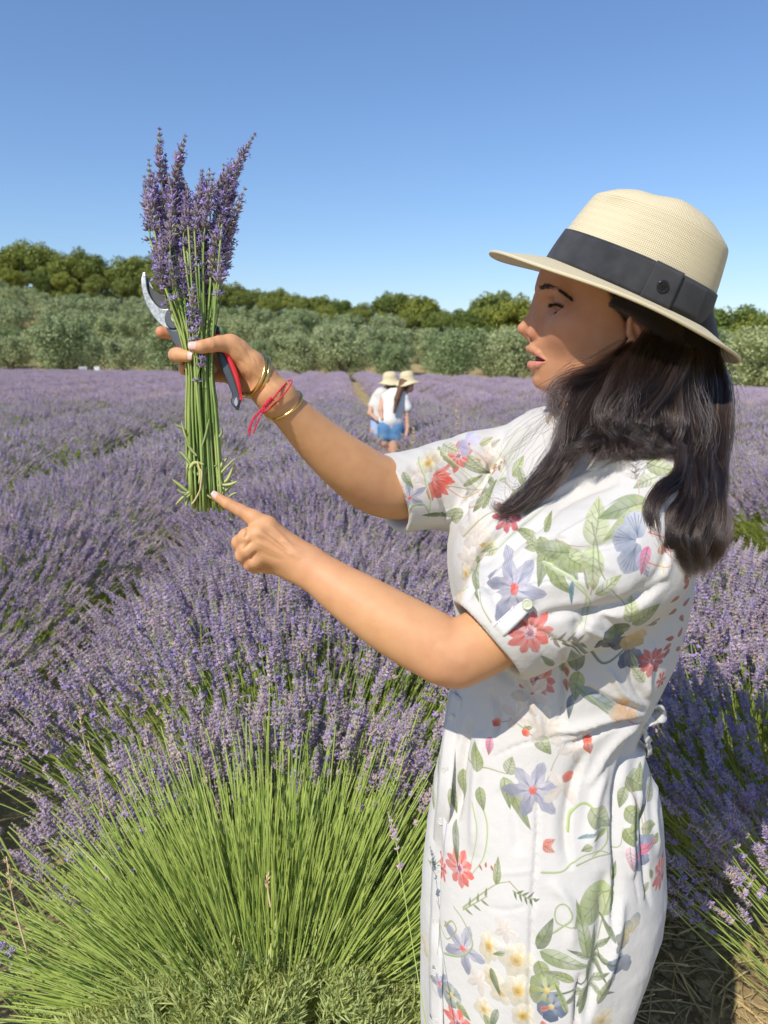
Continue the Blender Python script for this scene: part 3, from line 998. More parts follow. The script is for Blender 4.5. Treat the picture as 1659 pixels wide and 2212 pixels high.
def crease(V, N, polys, facing=True, sel=None):
    """press folds / tendons into a surface. polys: (points in frame units, width px, depth m (+ = ridge), one_sided)"""
    pj = proj(V)
    view = V - np.array([0, 0, CAM_Z])
    fac = -(view * N).sum(1) / np.linalg.norm(view, axis=1)
    w0 = ss(-0.15, 0.15, fac) if facing else np.ones(len(V))
    D = np.zeros(len(V))
    for item in polys:
        pts, wd, dep = item[:3]
        one = item[3] if len(item) > 3 else 0
        p = spline(np.asarray(pts, float), max(6, 4 * len(pts)))
        lo = p.min(0) - 3.5 * wd; hi = p.max(0) + 3.5 * wd
        m = np.where((pj[:, 0] > lo[0]) & (pj[:, 0] < hi[0]) & (pj[:, 1] > lo[1]) & (pj[:, 1] < hi[1]))[0]
        if sel is not None: m = m[sel[m]]
        if not len(m): continue
        q, t, sd = seg_dist(pj[m, 0], pj[m, 1], p)
        fade = np.clip(np.minimum(t, 1 - t) * 5, 0, 1) ** 0.7
        if one:
            prof = np.where(sd * one > 0, np.exp(-(q / (wd * 2.2)) ** 2), np.exp(-(q / (wd * 0.6)) ** 2))
        else:
            prof = np.exp(-(q / wd) ** 2)
        D[m] += dep * prof * fade * w0[m]
    return V + N * D[:, None]
# ================================================================== the woman: materials
def skin_material():
    m, nt, b = new_mat("skin")
    at = nt.nodes.new('ShaderNodeAttribute'); at.attribute_name = 'paint'
    n = noise_n(nt, 55, 5); n2 = noise_n(nt, 420, 3)
    v = ramp(nt, [(0.25, (0.93, 0.88, 0.85)), (0.5, (0.99, 0.98, 0.97)), (0.75, (1.05, 1.05, 1.04))], n.outputs['Fac'])
    mx = nt.nodes.new('ShaderNodeMix'); mx.data_type = 'RGBA'; mx.blend_type = 'MULTIPLY'; mx.inputs[0].default_value = 1
    nt.links.new(at.outputs['Color'], mx.inputs[6]); nt.links.new(v.outputs[0], mx.inputs[7])
    nt.links.new(mx.outputs[2], b.inputs['Base Color'])
    b.inputs['Roughness'].default_value = 0.54
    b.inputs['Specular IOR Level'].default_value = 0.32
    b.inputs['Subsurface Weight'].default_value = 0.16
    b.inputs['Subsurface Radius'].default_value = (1.0, 0.35, 0.18)
    b.inputs['Subsurface Scale'].default_value = 0.004
    bump_n(nt, b, n2.outputs['Fac'], 0.18, 0.0008)
    return m
M_skin = skin_material()
SKIN = np.array([0.65, 0.345, 0.165])

HEAD_D = 0.95
Hc = np.array(W(1300, 700, HEAD_D))
_v = Hc - np.array([0, 0, CAM_Z]); _v[2] = 0; _v /= np.linalg.norm(_v)
_l = np.array([-_v[1], _v[0], 0.0])                 # perpendicular to the view ray, to the left
_t = R(5.0)
HF = _l * math.cos(_t) - _v * math.sin(_t)          # face direction, a few degrees towards the camera
HS = -(_v * math.cos(_t) + _l * math.sin(_t))       # towards the camera (her left side)
HU = np.array([0, 0, 1.0])
HM = np.stack([HF, HU, HS])                         # rows: local u, v, w

def H(x, y, w=0.0):
    """local head coordinates of the frame point (x, y) on the plane w metres to her left"""
    c = np.array([0, 0, CAM_Z]); d = np.array(W(x, y, 1.0)) - c
    o = Hc + HS * w
    t = ((o - c) @ HS) / (d @ HS)
    p = c + d * t - Hc
    return np.array([p @ HF, p @ HU, w])
def Hw(x, y, w=0.0):
    return H(x, y, w) @ HM + Hc

# front profile without the nose
prof = np.array([H(x, y)[:2] for x, y in [(1175, 520), (1163, 560), (1158, 590), (1156, 612), (1157, 625), (1161, 645), (1164, 690), (1153, 724), (1144, 738), (1139.5, 746), (1138, 753), (1142, 760), (1150, 766),
                                          (1152, 772), (1149, 778), (1144, 783), (1141, 790), (1143.5, 798), (1150, 805), (1151.5, 812), (1149.5, 821), (1151.5, 833), (1158, 843), (1170, 851)]])
_o = np.argsort(prof[:, 1]); PV, PU = prof[_o, 1], prof[_o, 0]
PVS = np.linspace(PV[0], PV[-1], 80); PUS = np.interp(PVS, PV, PU)
PUS = np.array([np.average(PUS, weights=np.exp(-((PVS - q) / 0.012) ** 2)) for q in PVS]) - 0.001
jaw = np.array([H(x, y)[:2] for x, y in [(1165, 850), (1185, 851), (1215, 843), (1260, 826), (1320, 792), (1350, 750), (1380, 720), (1500, 700)]])
_j = np.argsort(jaw[:, 0]); JU, JV = jaw[_j, 0], jaw[_j, 1]

def vpix(y): return H(1250, y)[1]
def upix(x): return H(x, 700)[0]

hf = Field([-0.155, -0.20, -0.085], [0.115, 0.13, 0.088], 0.0013)
TV = [vpix(900), vpix(850), vpix(820), vpix(780), vpix(740), vpix(700), vpix(650), vpix(600), vpix(520), vpix(450)]
TT = [0.040, 0.042, 0.047, 0.053, 0.059, 0.063, 0.065, 0.066, 0.070, 0.070]
def skull(u, v, w):
    uf0 = np.interp(v, PV, PU); ufs = np.interp(v, PVS, PUS); R1 = 0.090
    bl = np.exp(-(np.clip(uf0 - u, 0, 1) / 0.010) ** 2)
    uf = uf0 * bl + ufs * (1 - bl)
    T = np.interp(v, TV, TT)
    p = np.interp(v, [vpix(850), vpix(800), vpix(755), vpix(715), vpix(670), vpix(620), vpix(560)], [1.75, 1.62, 1.52, 1.55, 1.70, 1.9, 2.1])
    a = np.clip(1 - (uf - u) / R1, 0, 1.6)
    vj = np.interp(u, JU, JV)
    b = np.clip(1 - (v - vj) / 0.030, 0, 2)
    t = np.clip(1 - (vpix(478) - v) / 0.085, 0, 2)
    bk = np.clip(1 - (u - upix(1448)) / 0.095, 0, 2)
    s2 = ((a ** 2 + t ** 2 + bk ** 2) ** 3 + b ** 6) ** (1 / 6)
    s = s2 ** p + (np.abs(w) / T) ** p
    return (s ** (1 / p) - 1) * 0.045
hf.put([-.2] * 3, [.2] * 3, skull, 0.001)
hf.f = hf.f.astype(np.float32)
# neck and throat
hf.chain([H(1335, 760), H(1322, 860), H(1300, 960), H(1290, 1010)], [0.046, 0.046, 0.043, 0.045], 0.022)
hf.cone(H(1225, 845), H(1262, 905), 0.012, 0.018, 0.03)
for s in (1, -1):
    hf.ell(H(1196, 654, s * 0.042), [0.014, 0.0085, 0.0105], 0.016, 's')
    hf.ell(H(1232, 705, s * 0.039), [0.018, 0.014, 0.014], 0.034)
    hf.cone(H(1172, 627, s * 0.016), H(1212, 632, s * 0.048), 0.0035, 0.0035, 0.016)          # brow ridge
# nose
for s in (1, -1):
    hf.cone(H(1167, 650, s * 0.004), H(1158, 706, s * 0.0095), 0.0065, 0.0085, 0.008)
hf.chain([H(1166, 640), H(1157, 668), H(1143.5, 693), H(1129, 709)], [0.0055, 0.0056, 0.0058, 0.0070], 0.006)
hf.cone(H(1132, 713), H(1149, 733), 0.0062, 0.0045, 0.004)
for s in (1, -1):
    hf.ell(H(1155, 719, s * 0.0120), [0.0095, 0.0078, 0.0052], 0.005)
    hf.ell(H(1141, 727.5, s * 0.0072), [0.0052, 0.0028, 0.0028], 0.0015, 's')                # nostril
# lips: upper, lower, then the open mouth between them
for s in (1, -1):
    hf.chain([H(1144.5, 752, 0), H(1151, 755, s * 0.009), H(1163, 764, s * 0.0175), H(1176, 778, s * 0.0225)], [0.0042, 0.0042, 0.0032, 0.0016], 0.0035)
    hf.chain([H(1149, 788, 0), H(1153, 789, s * 0.008), H(1163, 787, s * 0.016), H(1176, 780, s * 0.0225)], [0.0050, 0.0050, 0.0040, 0.0016], 0.0035)
    hf.cone(H(1158, 742, 0), H(1144, 745, 0), 0.001, 0.002, 0.004, 's')                      # philtrum
def mouthcut(u, v, w):
    # wedge, widest at the front, closing at the corners
    c0 = H(1143, 771.0); c1 = H(1177, 780)
    t = np.clip((c0[0] - u) / (c0[0] - c1[0]), -0.3, 1)
    mid = c0[1] + (c1[1] - c0[1]) * t
    half = 0.0046 * np.sqrt(np.clip(1 - np.clip(t, 0, 1), 0, 1)) * (1 - .25 * np.clip(t, 0, 1)) + 0.00015
    d = np.abs(v - mid) - half
    return np.maximum(np.maximum(d, c1[0] - u), np.abs(w) - 0.030)
hf.put(H(1185, 795) - [0, 0, .03], H(1125, 755) + [0, 0, .03], mouthcut, 0.0010, 's')
hf.ell(H(1176, 776), [0.013, 0.0075, 0.016], 0.002, 's')
# eyelids over the eyeball, cut open in a narrow downward-looking slit
EYE = H(1217, 661, 0.0412)
EYE2 = H(1217, 661, -0.0412)
for E, s in ((EYE, 1), (EYE2, -1)):
    hf.ell(E, [0.0133, 0.0118, 0.0128], 0.005)
    def slit(u, v, w, E=E, s=s):
        du, dv, dw = u - E[0], v - E[1], (w - E[2]) * s
        az = np.arctan2(dw, du); rr = np.sqrt(du * du + dv * dv + dw * dw) + 1e-6
        el = np.arcsin(np.clip(dv / rr, -1, 1))
        q = np.clip((az - R(18)) / R(60), -1.3, 1.3)
        top = R(8) - R(16) * q ** 2 + R(4) * q
        bot = R(-37) + R(18) * q ** 2 + R(4) * q
        d = np.maximum(el - top, bot - el) * 0.013
        d = np.maximum(d, np.maximum(q - 1, -0.55 - q) * 0.012)
        return np.maximum(d, 0.0085 - rr)
    hf.put(E - [0.002, 0.010, 0.014], E + [0.016, 0.004, 0.014], slit, 0.0006, 's')
# ear
e0 = H(1381, 712, 0.063)
for s in (1,):
    Me = [[math.cos(.35), -math.sin(.35), 0.25], [math.sin(.35), math.cos(.35), 0], [-0.25, 0, 1]]
    hf.ell(e0, [0.0150, 0.023, 0.0070], 0.004, 'u', Me)
    hf.ell(e0 + [0.001, 0.002, 0.0075], [0.0095, 0.019, 0.0065], 0.003, 's', Me)
    hf.cone(e0 + [0.004, 0.010, 0.001], e0 + [-0.004, -0.012, 0.002], 0.0028, 0.0025, 0.003)
    hf.ell(e0 + [0.009, -0.019, 0.001], [0.007, 0.0085, 0.005], 0.004)
    hf.ell(e0 + [0.012, -0.004, 0.003], [0.003, 0.005, 0.004], 0.003)
hv, hq = hf.mesh()
del hf
hv = smooth_v(hv, hq, 2)
hw_ = hv @ HM + Hc
hw_ = crease(hw_, vnormals(hw_, hq), [
    ([(1168, 708), (1174, 726), (1182, 748), (1187, 768)], 3.5, -.0011, -1),      # nasolabial fold
    ([(1160, 703), (1169, 710), (1170, 722), (1164, 731)], 2.2, -.0013),          # round the nose wing
    ([(1186, 652), (1196, 643), (1210, 641), (1226, 650)], 2.6, -.0014),          # lid crease
    ([(1190, 681), (1206, 688), (1222, 684)], 4.0, -.0006),                       # under the eye
    ([(1153, 808), (1164, 806), (1176, 798)], 4.5, -.0010),                       # under the lower lip
    ([(1177, 774), (1182, 781), (1181, 790)], 3.0, -.0010),                       # mouth corner
    ([(1166, 600), (1169, 612), (1168, 622)], 2.0, -.0007), ([(1172, 598), (1176, 612)], 2.0, -.0005),   # frown lines
])
hv = (hw_ - Hc) @ HM.T

# colour painted per vertex: lips, cheek, lids, nostril
def gauss(p, c, r): return np.exp(-(((p - c) / r) ** 2).sum(1))
pc = np.ones((len(hv), 3)) * SKIN
shaded_face_tone = np.array([0.50, 0.245, 0.130])  # skin darkened on the head: deepens the hat's shade in the colour
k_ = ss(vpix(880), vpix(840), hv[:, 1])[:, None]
pc = pc * (1 - k_) + shaded_face_tone * k_
def tint(mask, col):
    global pc
    mask = np.clip(mask, 0, 1)[:, None]
    pc = pc * (1 - mask) + np.array(col) * mask
for s in (1, -1):
    tint(0.35 * gauss(hv, H(1225, 715, s * .045), [.03, .022, .03]), (0.58, 0.24, 0.15))
    tint(0.5 * gauss(hv, H(1152, 719, s * .012), [.014, .01, .012]), (0.55, 0.22, 0.14))
    tint(0.72 * gauss(hv, EYE if s > 0 else EYE2, [.02, .011, .02]), (0.30, 0.14, 0.09))
    E_ = EYE if s > 0 else EYE2
    dd_ = (hv - E_) * [1, 1, s]; az_ = np.arctan2(dd_[:, 2], dd_[:, 0]); rr0 = np.linalg.norm(dd_, axis=1) + 1e-6
    el_ = np.arcsin(np.clip(dd_[:, 1] / rr0, -1, 1)); q_ = (az_ - R(18)) / R(60)
    top_ = R(8) - R(16) * q_ ** 2 + R(4) * q_
    tint(0.85 * np.exp(-((el_ - top_ - R(4)) / R(7)) ** 2) * (np.abs(q_) < 1.25) * (rr0 < .0145), (0.035, 0.02, 0.015))
    lipc = [(H(1145, 753), .0052), (H(1152, 756, s * .009), .0052), (H(1163, 765, s * .017), .0042), (H(1174, 777, s * .022), .0025),
            (H(1148, 788), .0062), (H(1153, 789, s * .008), .006), (H(1163, 787, s * .016), .0050), (H(1173, 781, s * .022), .0025)]
    A = np.array([c for c, r in lipc]); rr_ = np.array([r for c, r in lipc])
    dmin = np.full(len(hv), 99.0)
    for a0, b0 in ((0, 1), (1, 2), (2, 3), (4, 5), (5, 6), (6, 7)):
        for t in np.linspace(0, 1, 7):
            c = A[a0] * (1 - t) + A[b0] * t; r = rr_[a0] * (1 - t) + rr_[b0] * t
            dmin = np.minimum(dmin, np.linalg.norm(hv - c, axis=1) / r)
    tint(0.85 * ss(1.12, 0.9, dmin), (0.58, 0.20, 0.17))
mc = H(1158, 775)
tint(((np.abs(hv[:, 2]) < .02) & (np.abs(hv[:, 1] - mc[1]) < .0045) & (hv[:, 0] < H(1150, 775)[0]) & (hv[:, 0] > H(1176, 775)[0])) * 0.0, (0.1, 0.02, 0.02))
for s in (1, -1):
    tint(0.9 * gauss(hv, H(1142, 727, s * .0075), [.0055, .004, .0035]), (0.16, 0.05, 0.03))
tint(0.4 * gauss(hv, e0, [.02, .03, .02]), (0.55, 0.22, 0.14))
mole = H(1187, 821, .028)
tint(0.6 * gauss(hv, mole, [.0014, .0014, .006]), (0.30, 0.12, 0.07))
# scalp: dark roots behind the hairline
hl_ = np.interp(hv[:, 1], [H(1300, 760)[1], H(1300, 700)[1], H(1300, 660)[1], H(1300, 600)[1], H(1300, 560)[1]], [upix(1352), upix(1335), upix(1306), upix(1282), upix(1200)])
tint(0.96 * ss(0.003, -0.004, hv[:, 0] - hl_) * (hv[:, 1] > vpix(770)) * (1 - 1.0 * (np.linalg.norm((hv - e0) / [.019, .028, .016], axis=1) < 1)), (0.018, 0.011, 0.008))
head_V = hv @ HM + Hc
head_Q, head_C = hq, pc

# ---- eyes, teeth, brows and lashes (children of the person, linked once it exists)
M_eye, nt, b = new_mat("eye")
tc = nt.nodes.new('ShaderNodeTexCoord')
vm = nt.nodes.new('ShaderNodeVectorMath'); vm.operation = 'DISTANCE'
gz = HM.T @ np.array([math.cos(R(-14)), math.sin(R(-14)), 0.85]); gz /= np.linalg.norm(gz)
nt.links.new(tc.outputs['Object'], vm.inputs[0]); vm.inputs[1].default_value = tuple(gz * 0.0118)
rp = ramp(nt, [(0.0, (0.004, 0.003, 0.003)), (0.20, (0.004, 0.003, 0.003)), (0.23, (0.06, 0.028, 0.012)), (0.52, (0.045, 0.02, 0.01)), (0.56, (0.40, 0.33, 0.30)), (1.0, (0.50, 0.42, 0.38))])
mm = nt.nodes.new('ShaderNodeMath'); mm.operation = 'MULTIPLY'; mm.inputs[1].default_value = 90
nt.links.new(vm.outputs['Value'], mm.inputs[0]); nt.links.new(mm.outputs[0], rp.inputs[0]); nt.links.new(rp.outputs[0], b.inputs['Base Color'])
b.inputs['Roughness'].default_value = 0.08
M_teeth = simple_mat("teeth", (0.62, 0.56, 0.48), (0.70, 0.64, 0.56), 0.2, 300, 0.5)
M_mouth = simple_mat("mouth_lining", (0.10, 0.02, 0.02), (0.14, 0.03, 0.03), 0.4, 100, 0.5)
M_hair = None
def hair_shader(name, c, rough=0.20):
    m = bpy.data.materials.new(name); m.use_nodes = True
    nt = m.node_tree
    nt.nodes.remove(nt.nodes['Principled BSDF'])
    h = nt.nodes.new('ShaderNodeBsdfHairPrincipled')
    h.parametrization = 'COLOR'
    hi = nt.nodes.new('ShaderNodeHairInfo')
    rp = ramp(nt, [(0, tuple(x * .6 for x in c)), (0.7, c), (.9, tuple(x * 2.4 for x in c)), (1, (0.10, 0.055, 0.032))], hi.outputs['Random'])
    nt.links.new(rp.outputs[0], h.inputs['Color'])
    h.inputs['Roughness'].default_value = rough
    h.inputs['Radial Roughness'].default_value = 0.4
    h.inputs['IOR'].default_value = 1.5
    nt.links.new(h.outputs[0], nt.nodes['Material Output'].inputs[0])
    return m
M_hair = hair_shader("dark_brown_hair", (0.018, 0.0115, 0.0090))

def strands(name, curves, radius, parent, m, taper=True):
    """curves (n,k,3) -> one hair-curves object"""
    n, k = curves.shape[:2]
    hc = bpy.data.hair_curves.new(name)
    hc.add_curves([k] * n)
    hc.attributes['position'].data.foreach_set('vector', curves.astype(np.float32).ravel())
    r = hc.attributes.get('radius') or hc.attributes.new('radius', 'FLOAT', 'POINT')
    f = np.linspace(0, 1, k)
    rad = np.broadcast_to(np.asarray(radius, float).reshape(-1, 1), (n, 1)) * (1 - (0.75 * f ** 3 if taper else 0 * f))[None]
    r.data.foreach_set('value', np.ascontiguousarray(rad).astype(np.float32).ravel())
    o = bpy.data.objects.new(name, hc); COL.objects.link(o)
    hc.materials.append(m)
    if parent is not None:
        o.parent = parent; o.matrix_parent_inverse = Matrix.Translation(-Vector(parent.location))
    return o

def face_parts(root):
    for E in (EYE, EYE2):
        bm = bmesh.new(); bmesh.ops.create_uvsphere(bm, u_segments=32, v_segments=20, radius=0.0119)
        me = bpy.data.meshes.new("eyeball"); bm.to_mesh(me); bm.free()
        for p in me.polygons: p.use_smooth = True
        o = link("eyeball", me, root, M_eye)
        o.matrix_world = Matrix.Translation(Vector(E @ HM + Hc))
    # teeth: an arc of small rounded blocks behind the upper lip
    mb = MB()
    for i in range(-4, 5):
        a = i * 0.30
        u = H(1176, 770)[0] + 0.0125 * math.cos(a); w = 0.0150 * math.sin(a) * 1.05
        c = np.array([u, H(1160, 766.0)[1] + 0.0004 * abs(i), w])
        t = np.array([-math.sin(a) * .8, 0, math.cos(a)]); t /= np.linalg.norm(t); nn_ = np.cross(t, [0, 1, 0])
        g = []
        for sy in (-1, 1):
            for sx in (-1, 1):
                for sn in (-1, 1):
                    g.append(c + t * sx * .0021 + np.array([0, 1, 0]) * sy * .0032 + nn_ * sn * .0010)
        g = np.array(g) @ HM + Hc
        mb.add(g, quads=[[0, 1, 3, 2], [4, 6, 7, 5], [0, 2, 6, 4], [1, 5, 7, 3], [0, 4, 5, 1], [2, 3, 7, 6]])
    o = link("teeth", mb.mesh("teeth", False), root, M_teeth)
    bm = bmesh.new(); bmesh.ops.create_uvsphere(bm, u_segments=24, v_segments=16, radius=1)
    me = bpy.data.meshes.new("mouth_lining"); bm.to_mesh(me); bm.free()
    c = H(1181, 776)
    vv = np.array([v.co for v in me.vertices]) * [0.0150, 0.0070, 0.0185] + c
    me.vertices.foreach_set('co', (vv @ HM + Hc).astype(np.float32).ravel())
    link("mouth_lining", me, root, M_mouth)
    # brows and lashes as short hairs set on the skin
    cand = hv
    def on_skin(x, y, s):
        """skin point seen at (x,y) on her left, mirrored for s = -1"""
        pj = proj(head_V); m = np.hypot(pj[:, 0] - x, pj[:, 1] - y)
        near = np.where(m < 1.6)[0]
        if not len(near): near = np.array([np.argmin(m)])
        k = near[np.argmin(pj[near, 2])]
        p = hv[k].copy()
        if s < 0: p[2] = -p[2]
        return p
    cs = []
    r = np.random.default_rng(5)
    base = spline(np.array([(1163, 626), (1176, 621), (1190, 622), (1205, 628), (1219, 636), (1231, 645)], float), 90)
    for s in (1, -1):
        for i, (x, y) in enumerate(base):
            f = i / 89
            for j in range(int(9 - 5 * f)):
                p = on_skin(x + r.normal(0, .8), y + r.uniform(-6.2, 5.6) * (1 - .62 * f), s)
                nrm = np.array([0.5, 0, s * 0.8]);
                d = np.array([-0.75 + .5 * (1 - f) * r.random(), 0.35 - 0.85 * f + r.normal(0, .12), s * 0.35]); d /= np.linalg.norm(d)
                L = r.uniform(.0035, .006)
                cs.append([p - nrm * .0003, p + d * L * .5 + nrm * .0007, p + d * L + nrm * .0006])
        E = EYE if s > 0 else EYE2
        for i in range(130):                                    # upper lashes, growing from the lid edge, pointing down
            q = r.uniform(-0.6, 1.15)
            az = R(18) + R(60) * q; el = R(8) - R(16) * q ** 2 + R(4) * q + R(2)
            u0 = np.array([math.cos(el) * math.cos(az), math.sin(el), math.cos(el) * math.sin(az) * s])
            p = E + u0 * .0131
            d = u0 * 0.75 + np.array([0.25, -0.50, 0.10 * s]) + r.normal(0, .06, 3)
            L = r.uniform(.0045, .0072)
            cs.append([p - u0 * .0006, p + d * L * .55, p + d * L + np.array([0, .0020, 0])])
        for i in range(16):                                     # lower lashes
            q = r.uniform(-0.3, 0.5)
            az = R(18) + R(60) * q; el = R(-37) + R(18) * q * q + R(4) * q
            u0 = np.array([math.cos(el) * math.cos(az), math.sin(el), math.cos(el) * math.sin(az) * s])
            p = E + u0 * .0130; d = u0 + np.array([0, -.5, 0]) + r.normal(0, .1, 3)
            cs.append([p, p + d * .0014, p + d * .0028])
    cs = np.array(cs) @ HM + Hc
    m = simple_mat("brow_hair", (0.018, 0.011, 0.009), (0.03, 0.018, 0.014), 0.5, 100, 0.3)
    strands("eyebrows_and_lashes", cs, 0.00025, root, m)
# ================================================================== arms and hands
def arm_field(lo, hi, h=0.0015): return Field(lo, hi, h)

# ---- far arm: her right, raised, holding the bouquet and the secateurs
far_path = WA([(585, 850, .885), (628, 892, .905), (690, 954, .935), (757, 1010, .965), (815, 1047, .995), (870, 1055, 1.02), (960, 1045, 1.065), (1060, 1015, 1.11), (1110, 1000, 1.14)])
far_r = [.0200, .0218, .0288, .0355, .0395, .0415, .0430, .042, .040]
allp = np.vstack([far_path, WA([(330, 690, .92), (330, 860, .83), (600, 690, .83)])])
af = Field(allp.min(0) - .05, allp.max(0) + .05, 0.0014)
# the forearm is wider than deep at the wrist
far_path = spline(np.hstack([far_path, np.array(far_r)[:, None]]), 44); af.chain(far_path[:, :3], far_path[:, 3], 0.004)
wr = W(585, 850, .885)
af.cone(W(566, 830, .886), W(600, 866, .892), .0160, .0190, .007)
af.cone(W(580, 822, .886), W(612, 850, .892), .0120, .0145, .007)
af.cone(W(560, 840, .884), W(594, 878, .894), .0125, .0145, .007)
# palm: back plate and the thenar in front of it
far_mcp = {'index': (492, 752, .906), 'middle': (488, 772, .910), 'ring': (492, 793, .908), 'little': (503, 812, .903)}
for nm, q in far_mcp.items():
    af.cone(W(562, 820, .890), W(*q), .0150, .0112, .008)
af.cone(W(563, 812, .884), W(520, 792, .894), .0150, .0150, .010)
af.cone(W(568, 838, .885), W(515, 822, .893), .0130, .0125, .008)
af.chain([W(570, 815, .880), W(543, 788, .872), W(513, 757, .862), W(495, 743, .856)], [.0145, .0150, .0122, .0106], .008)    # thenar
af.chain([W(500, 743, .856), W(474, 742.5, .848), W(455, 746, .8415)], [.0108, .0084, .0080], .004)
af.chain([W(455, 746, .8415), W(436, 749.5, .8375), W(421, 751, .8365)], [.0079, .0073, .0058], .003)                     # thumb tip
def finger(F, pts, rs, k=0.003): F.chain([W(*p) for p in pts], rs, k)
finger(af, [far_mcp['index'], (440, 735, .908), (395, 723, .896), (349, 717.5, .884)], [.0105, .0088, .0080, .0070])
finger(af, [far_mcp['middle'], (425, 764, .906), (388, 765, .890), (380, 767, .868)], [.0105, .0088, .0084, .0082])
finger(af, [(380, 767, .868), (386, 767, .852), (406, 770, .8455)], [.0082, .0080, .0064])
finger(af, [far_mcp['ring'], (430, 790, .906), (402, 793, .896), (400, 796, .884), (430, 798, .884), (460, 795, .8795)], [.0100, .0084, .0078, .0074, .0068, .0062])
finger(af, [far_mcp['little'], (452, 812, .903), (428, 812, .896), (428, 813, .886), (455, 813.5, .883)], [.0090, .0072, .0066, .0060, .0052])
av, aq = af.mesh(); av = smooth_v(av, aq, 2); del af
an = vnormals(av, aq)
av = crease(av, an, [
    ([(520, 742), (535, 760), (548, 785)], 3, -.0008), ([(508, 752), (524, 772), (534, 800)], 2.6, -.0009), ([(515, 775), (530, 790), (538, 812)], 2.4, -.0008),
    ([(530, 752), (548, 770), (558, 790)], 2.6, -.0007), ([(540, 806), (545, 826), (541, 844)], 2.4, -.0007), ([(525, 805), (532, 822), (530, 838)], 2.2, -.0006),
    ([(455, 735), (457, 745), (455, 758)], 1.8, -.0004), ([(449, 736), (451, 746), (450, 758)], 1.8, -.0003),
    ([(548, 800), (575, 830), (605, 862)], 3.5, .0010), ([(560, 792), (588, 822), (618, 850)], 3.2, .0008),
])
far_arm = (av, aq)

# ---- near arm: her left, pointing
near_path = WA([(650, 1211, .838), (690, 1240, .835), (735, 1272, .828), (790, 1308, .820), (850, 1346, .812), (915, 1382, .805), (975, 1408, .800), (1040, 1388, .803), (1150, 1310, .815), (1290, 1200, .845), (1380, 1120, .875)])
near_r = [.0200, .0222, .0262, .0305, .0335, .0350, .0345, .0355, .039, .040, .038]
allp = np.vstack([near_path, WA([(440, 1040, .80), (440, 1260, .87), (560, 1040, .87)])])
nf = Field(allp.min(0) - .055, allp.max(0) + .055, 0.0014)
near_path = spline(np.hstack([near_path, np.array(near_r)[:, None]]), 50); nf.chain(near_path[:, :3], near_path[:, 3], 0.004)
nf.cone(W(960, 1420, .795), W(985, 1436, .80), .0235, .022, .014)       # elbow point
nf.cone(W(630, 1192, .838), W(668, 1215, .838), .0145, .0155, .01)
nf.cone(W(622, 1222, .840), W(662, 1238, .838), .0135, .0150, .01)
near_mcp = {'index': (577, 1136, .832), 'middle': (558, 1153, .824), 'ring': (556, 1176, .824), 'little': (568, 1200, .830)}
for (nm, q), r0, r1 in zip(near_mcp.items(), (.0140, .0145, .0145, .0135), (.0102, .0102, .0098, .0092)):
    nf.cone(W(640, 1208, .838), W(*q), r0, r1, .010)
nf.cone(W(625, 1185, .846), W(585, 1150, .846), .014, .013, .012)
nf.cone(W(630, 1225, .848), W(580, 1205, .850), .0135, .0125, .012)
finger(nf, [near_mcp['index'], (549, 1120, .832), (521, 1103.5, .832)], [.0104, .0086, .0073], .006)
finger(nf, [(521, 1103.5, .832), (492, 1088, .832), (466, 1071.5, .832)], [.0072, .0064, .0050], .002)
finger(nf, [near_mcp['middle'], (534, 1160, .822), (517, 1172, .832)], [.0104, .0093, .0086], .005)
finger(nf, [(517, 1172, .832), (522, 1190, .850), (550, 1192, .862)], [.0084, .0075, .0064], .002)
finger(nf, [near_mcp['ring'], (536, 1188, .822), (524, 1200, .830)], [.0100, .0089, .0083], .004)
finger(nf, [(524, 1200, .830), (534, 1212, .848), (560, 1208, .860)], [.0080, .0072, .0062], .002)
finger(nf, [near_mcp['little'], (552, 1212, .826), (540, 1219, .834)], [.0092, .0080, .0074], .004)
finger(nf, [(540, 1219, .834), (550, 1226, .848), (570, 1222, .858)], [.0070, .0066, .0058], .002)
finger(nf, [(640, 1225, .856), (606, 1224, .872), (575, 1221, .874), (548, 1212, .872)], [.0130, .0100, .0088, .0070], .006)
nv, nq = nf.mesh(); nv = smooth_v(nv, nq, 2); del nf
nn = vnormals(nv, nq)
nv = crease(nv, nn, [
    ([(578, 1130), (606, 1156), (634, 1186), (660, 1205)], 5, .0014), ([(556, 1146), (590, 1168), (622, 1192), (650, 1208)], 5, .0015), ([(553, 1168), (585, 1184), (615, 1200)], 5, .0012),
    ([(566, 1142), (600, 1168), (628, 1196)], 4, -.0012), ([(555, 1158), (590, 1180), (618, 1200)], 4, -.0012),
    ([(552, 1186), (580, 1200), (610, 1212)], 5, -.0008),
    ([(600, 1166), (630, 1176), (660, 1192)], 3, .0008),
    ([(512, 1094), (520, 1098), (528, 1104)], 2.2, -.0006), ([(514, 1100), (522, 1104), (526, 1110)], 2.0, -.0005), ([(518, 1092), (526, 1097), (532, 1101)], 2.0, -.0005),
    ([(530, 1133), (535, 1148), (528, 1164)], 3, -.0020), ([(524, 1188), (532, 1180), (545, 1168)], 3, -.0018), ([(541, 1210), (545, 1200), (556, 1192)], 3, -.0015),
    ([(489, 1080), (493, 1086), (494, 1094)], 1.6, -.0003),
    ([(948, 1388), (975, 1420), (1010, 1440)], 14, .0008),
])
near_arm = (nv, nq)

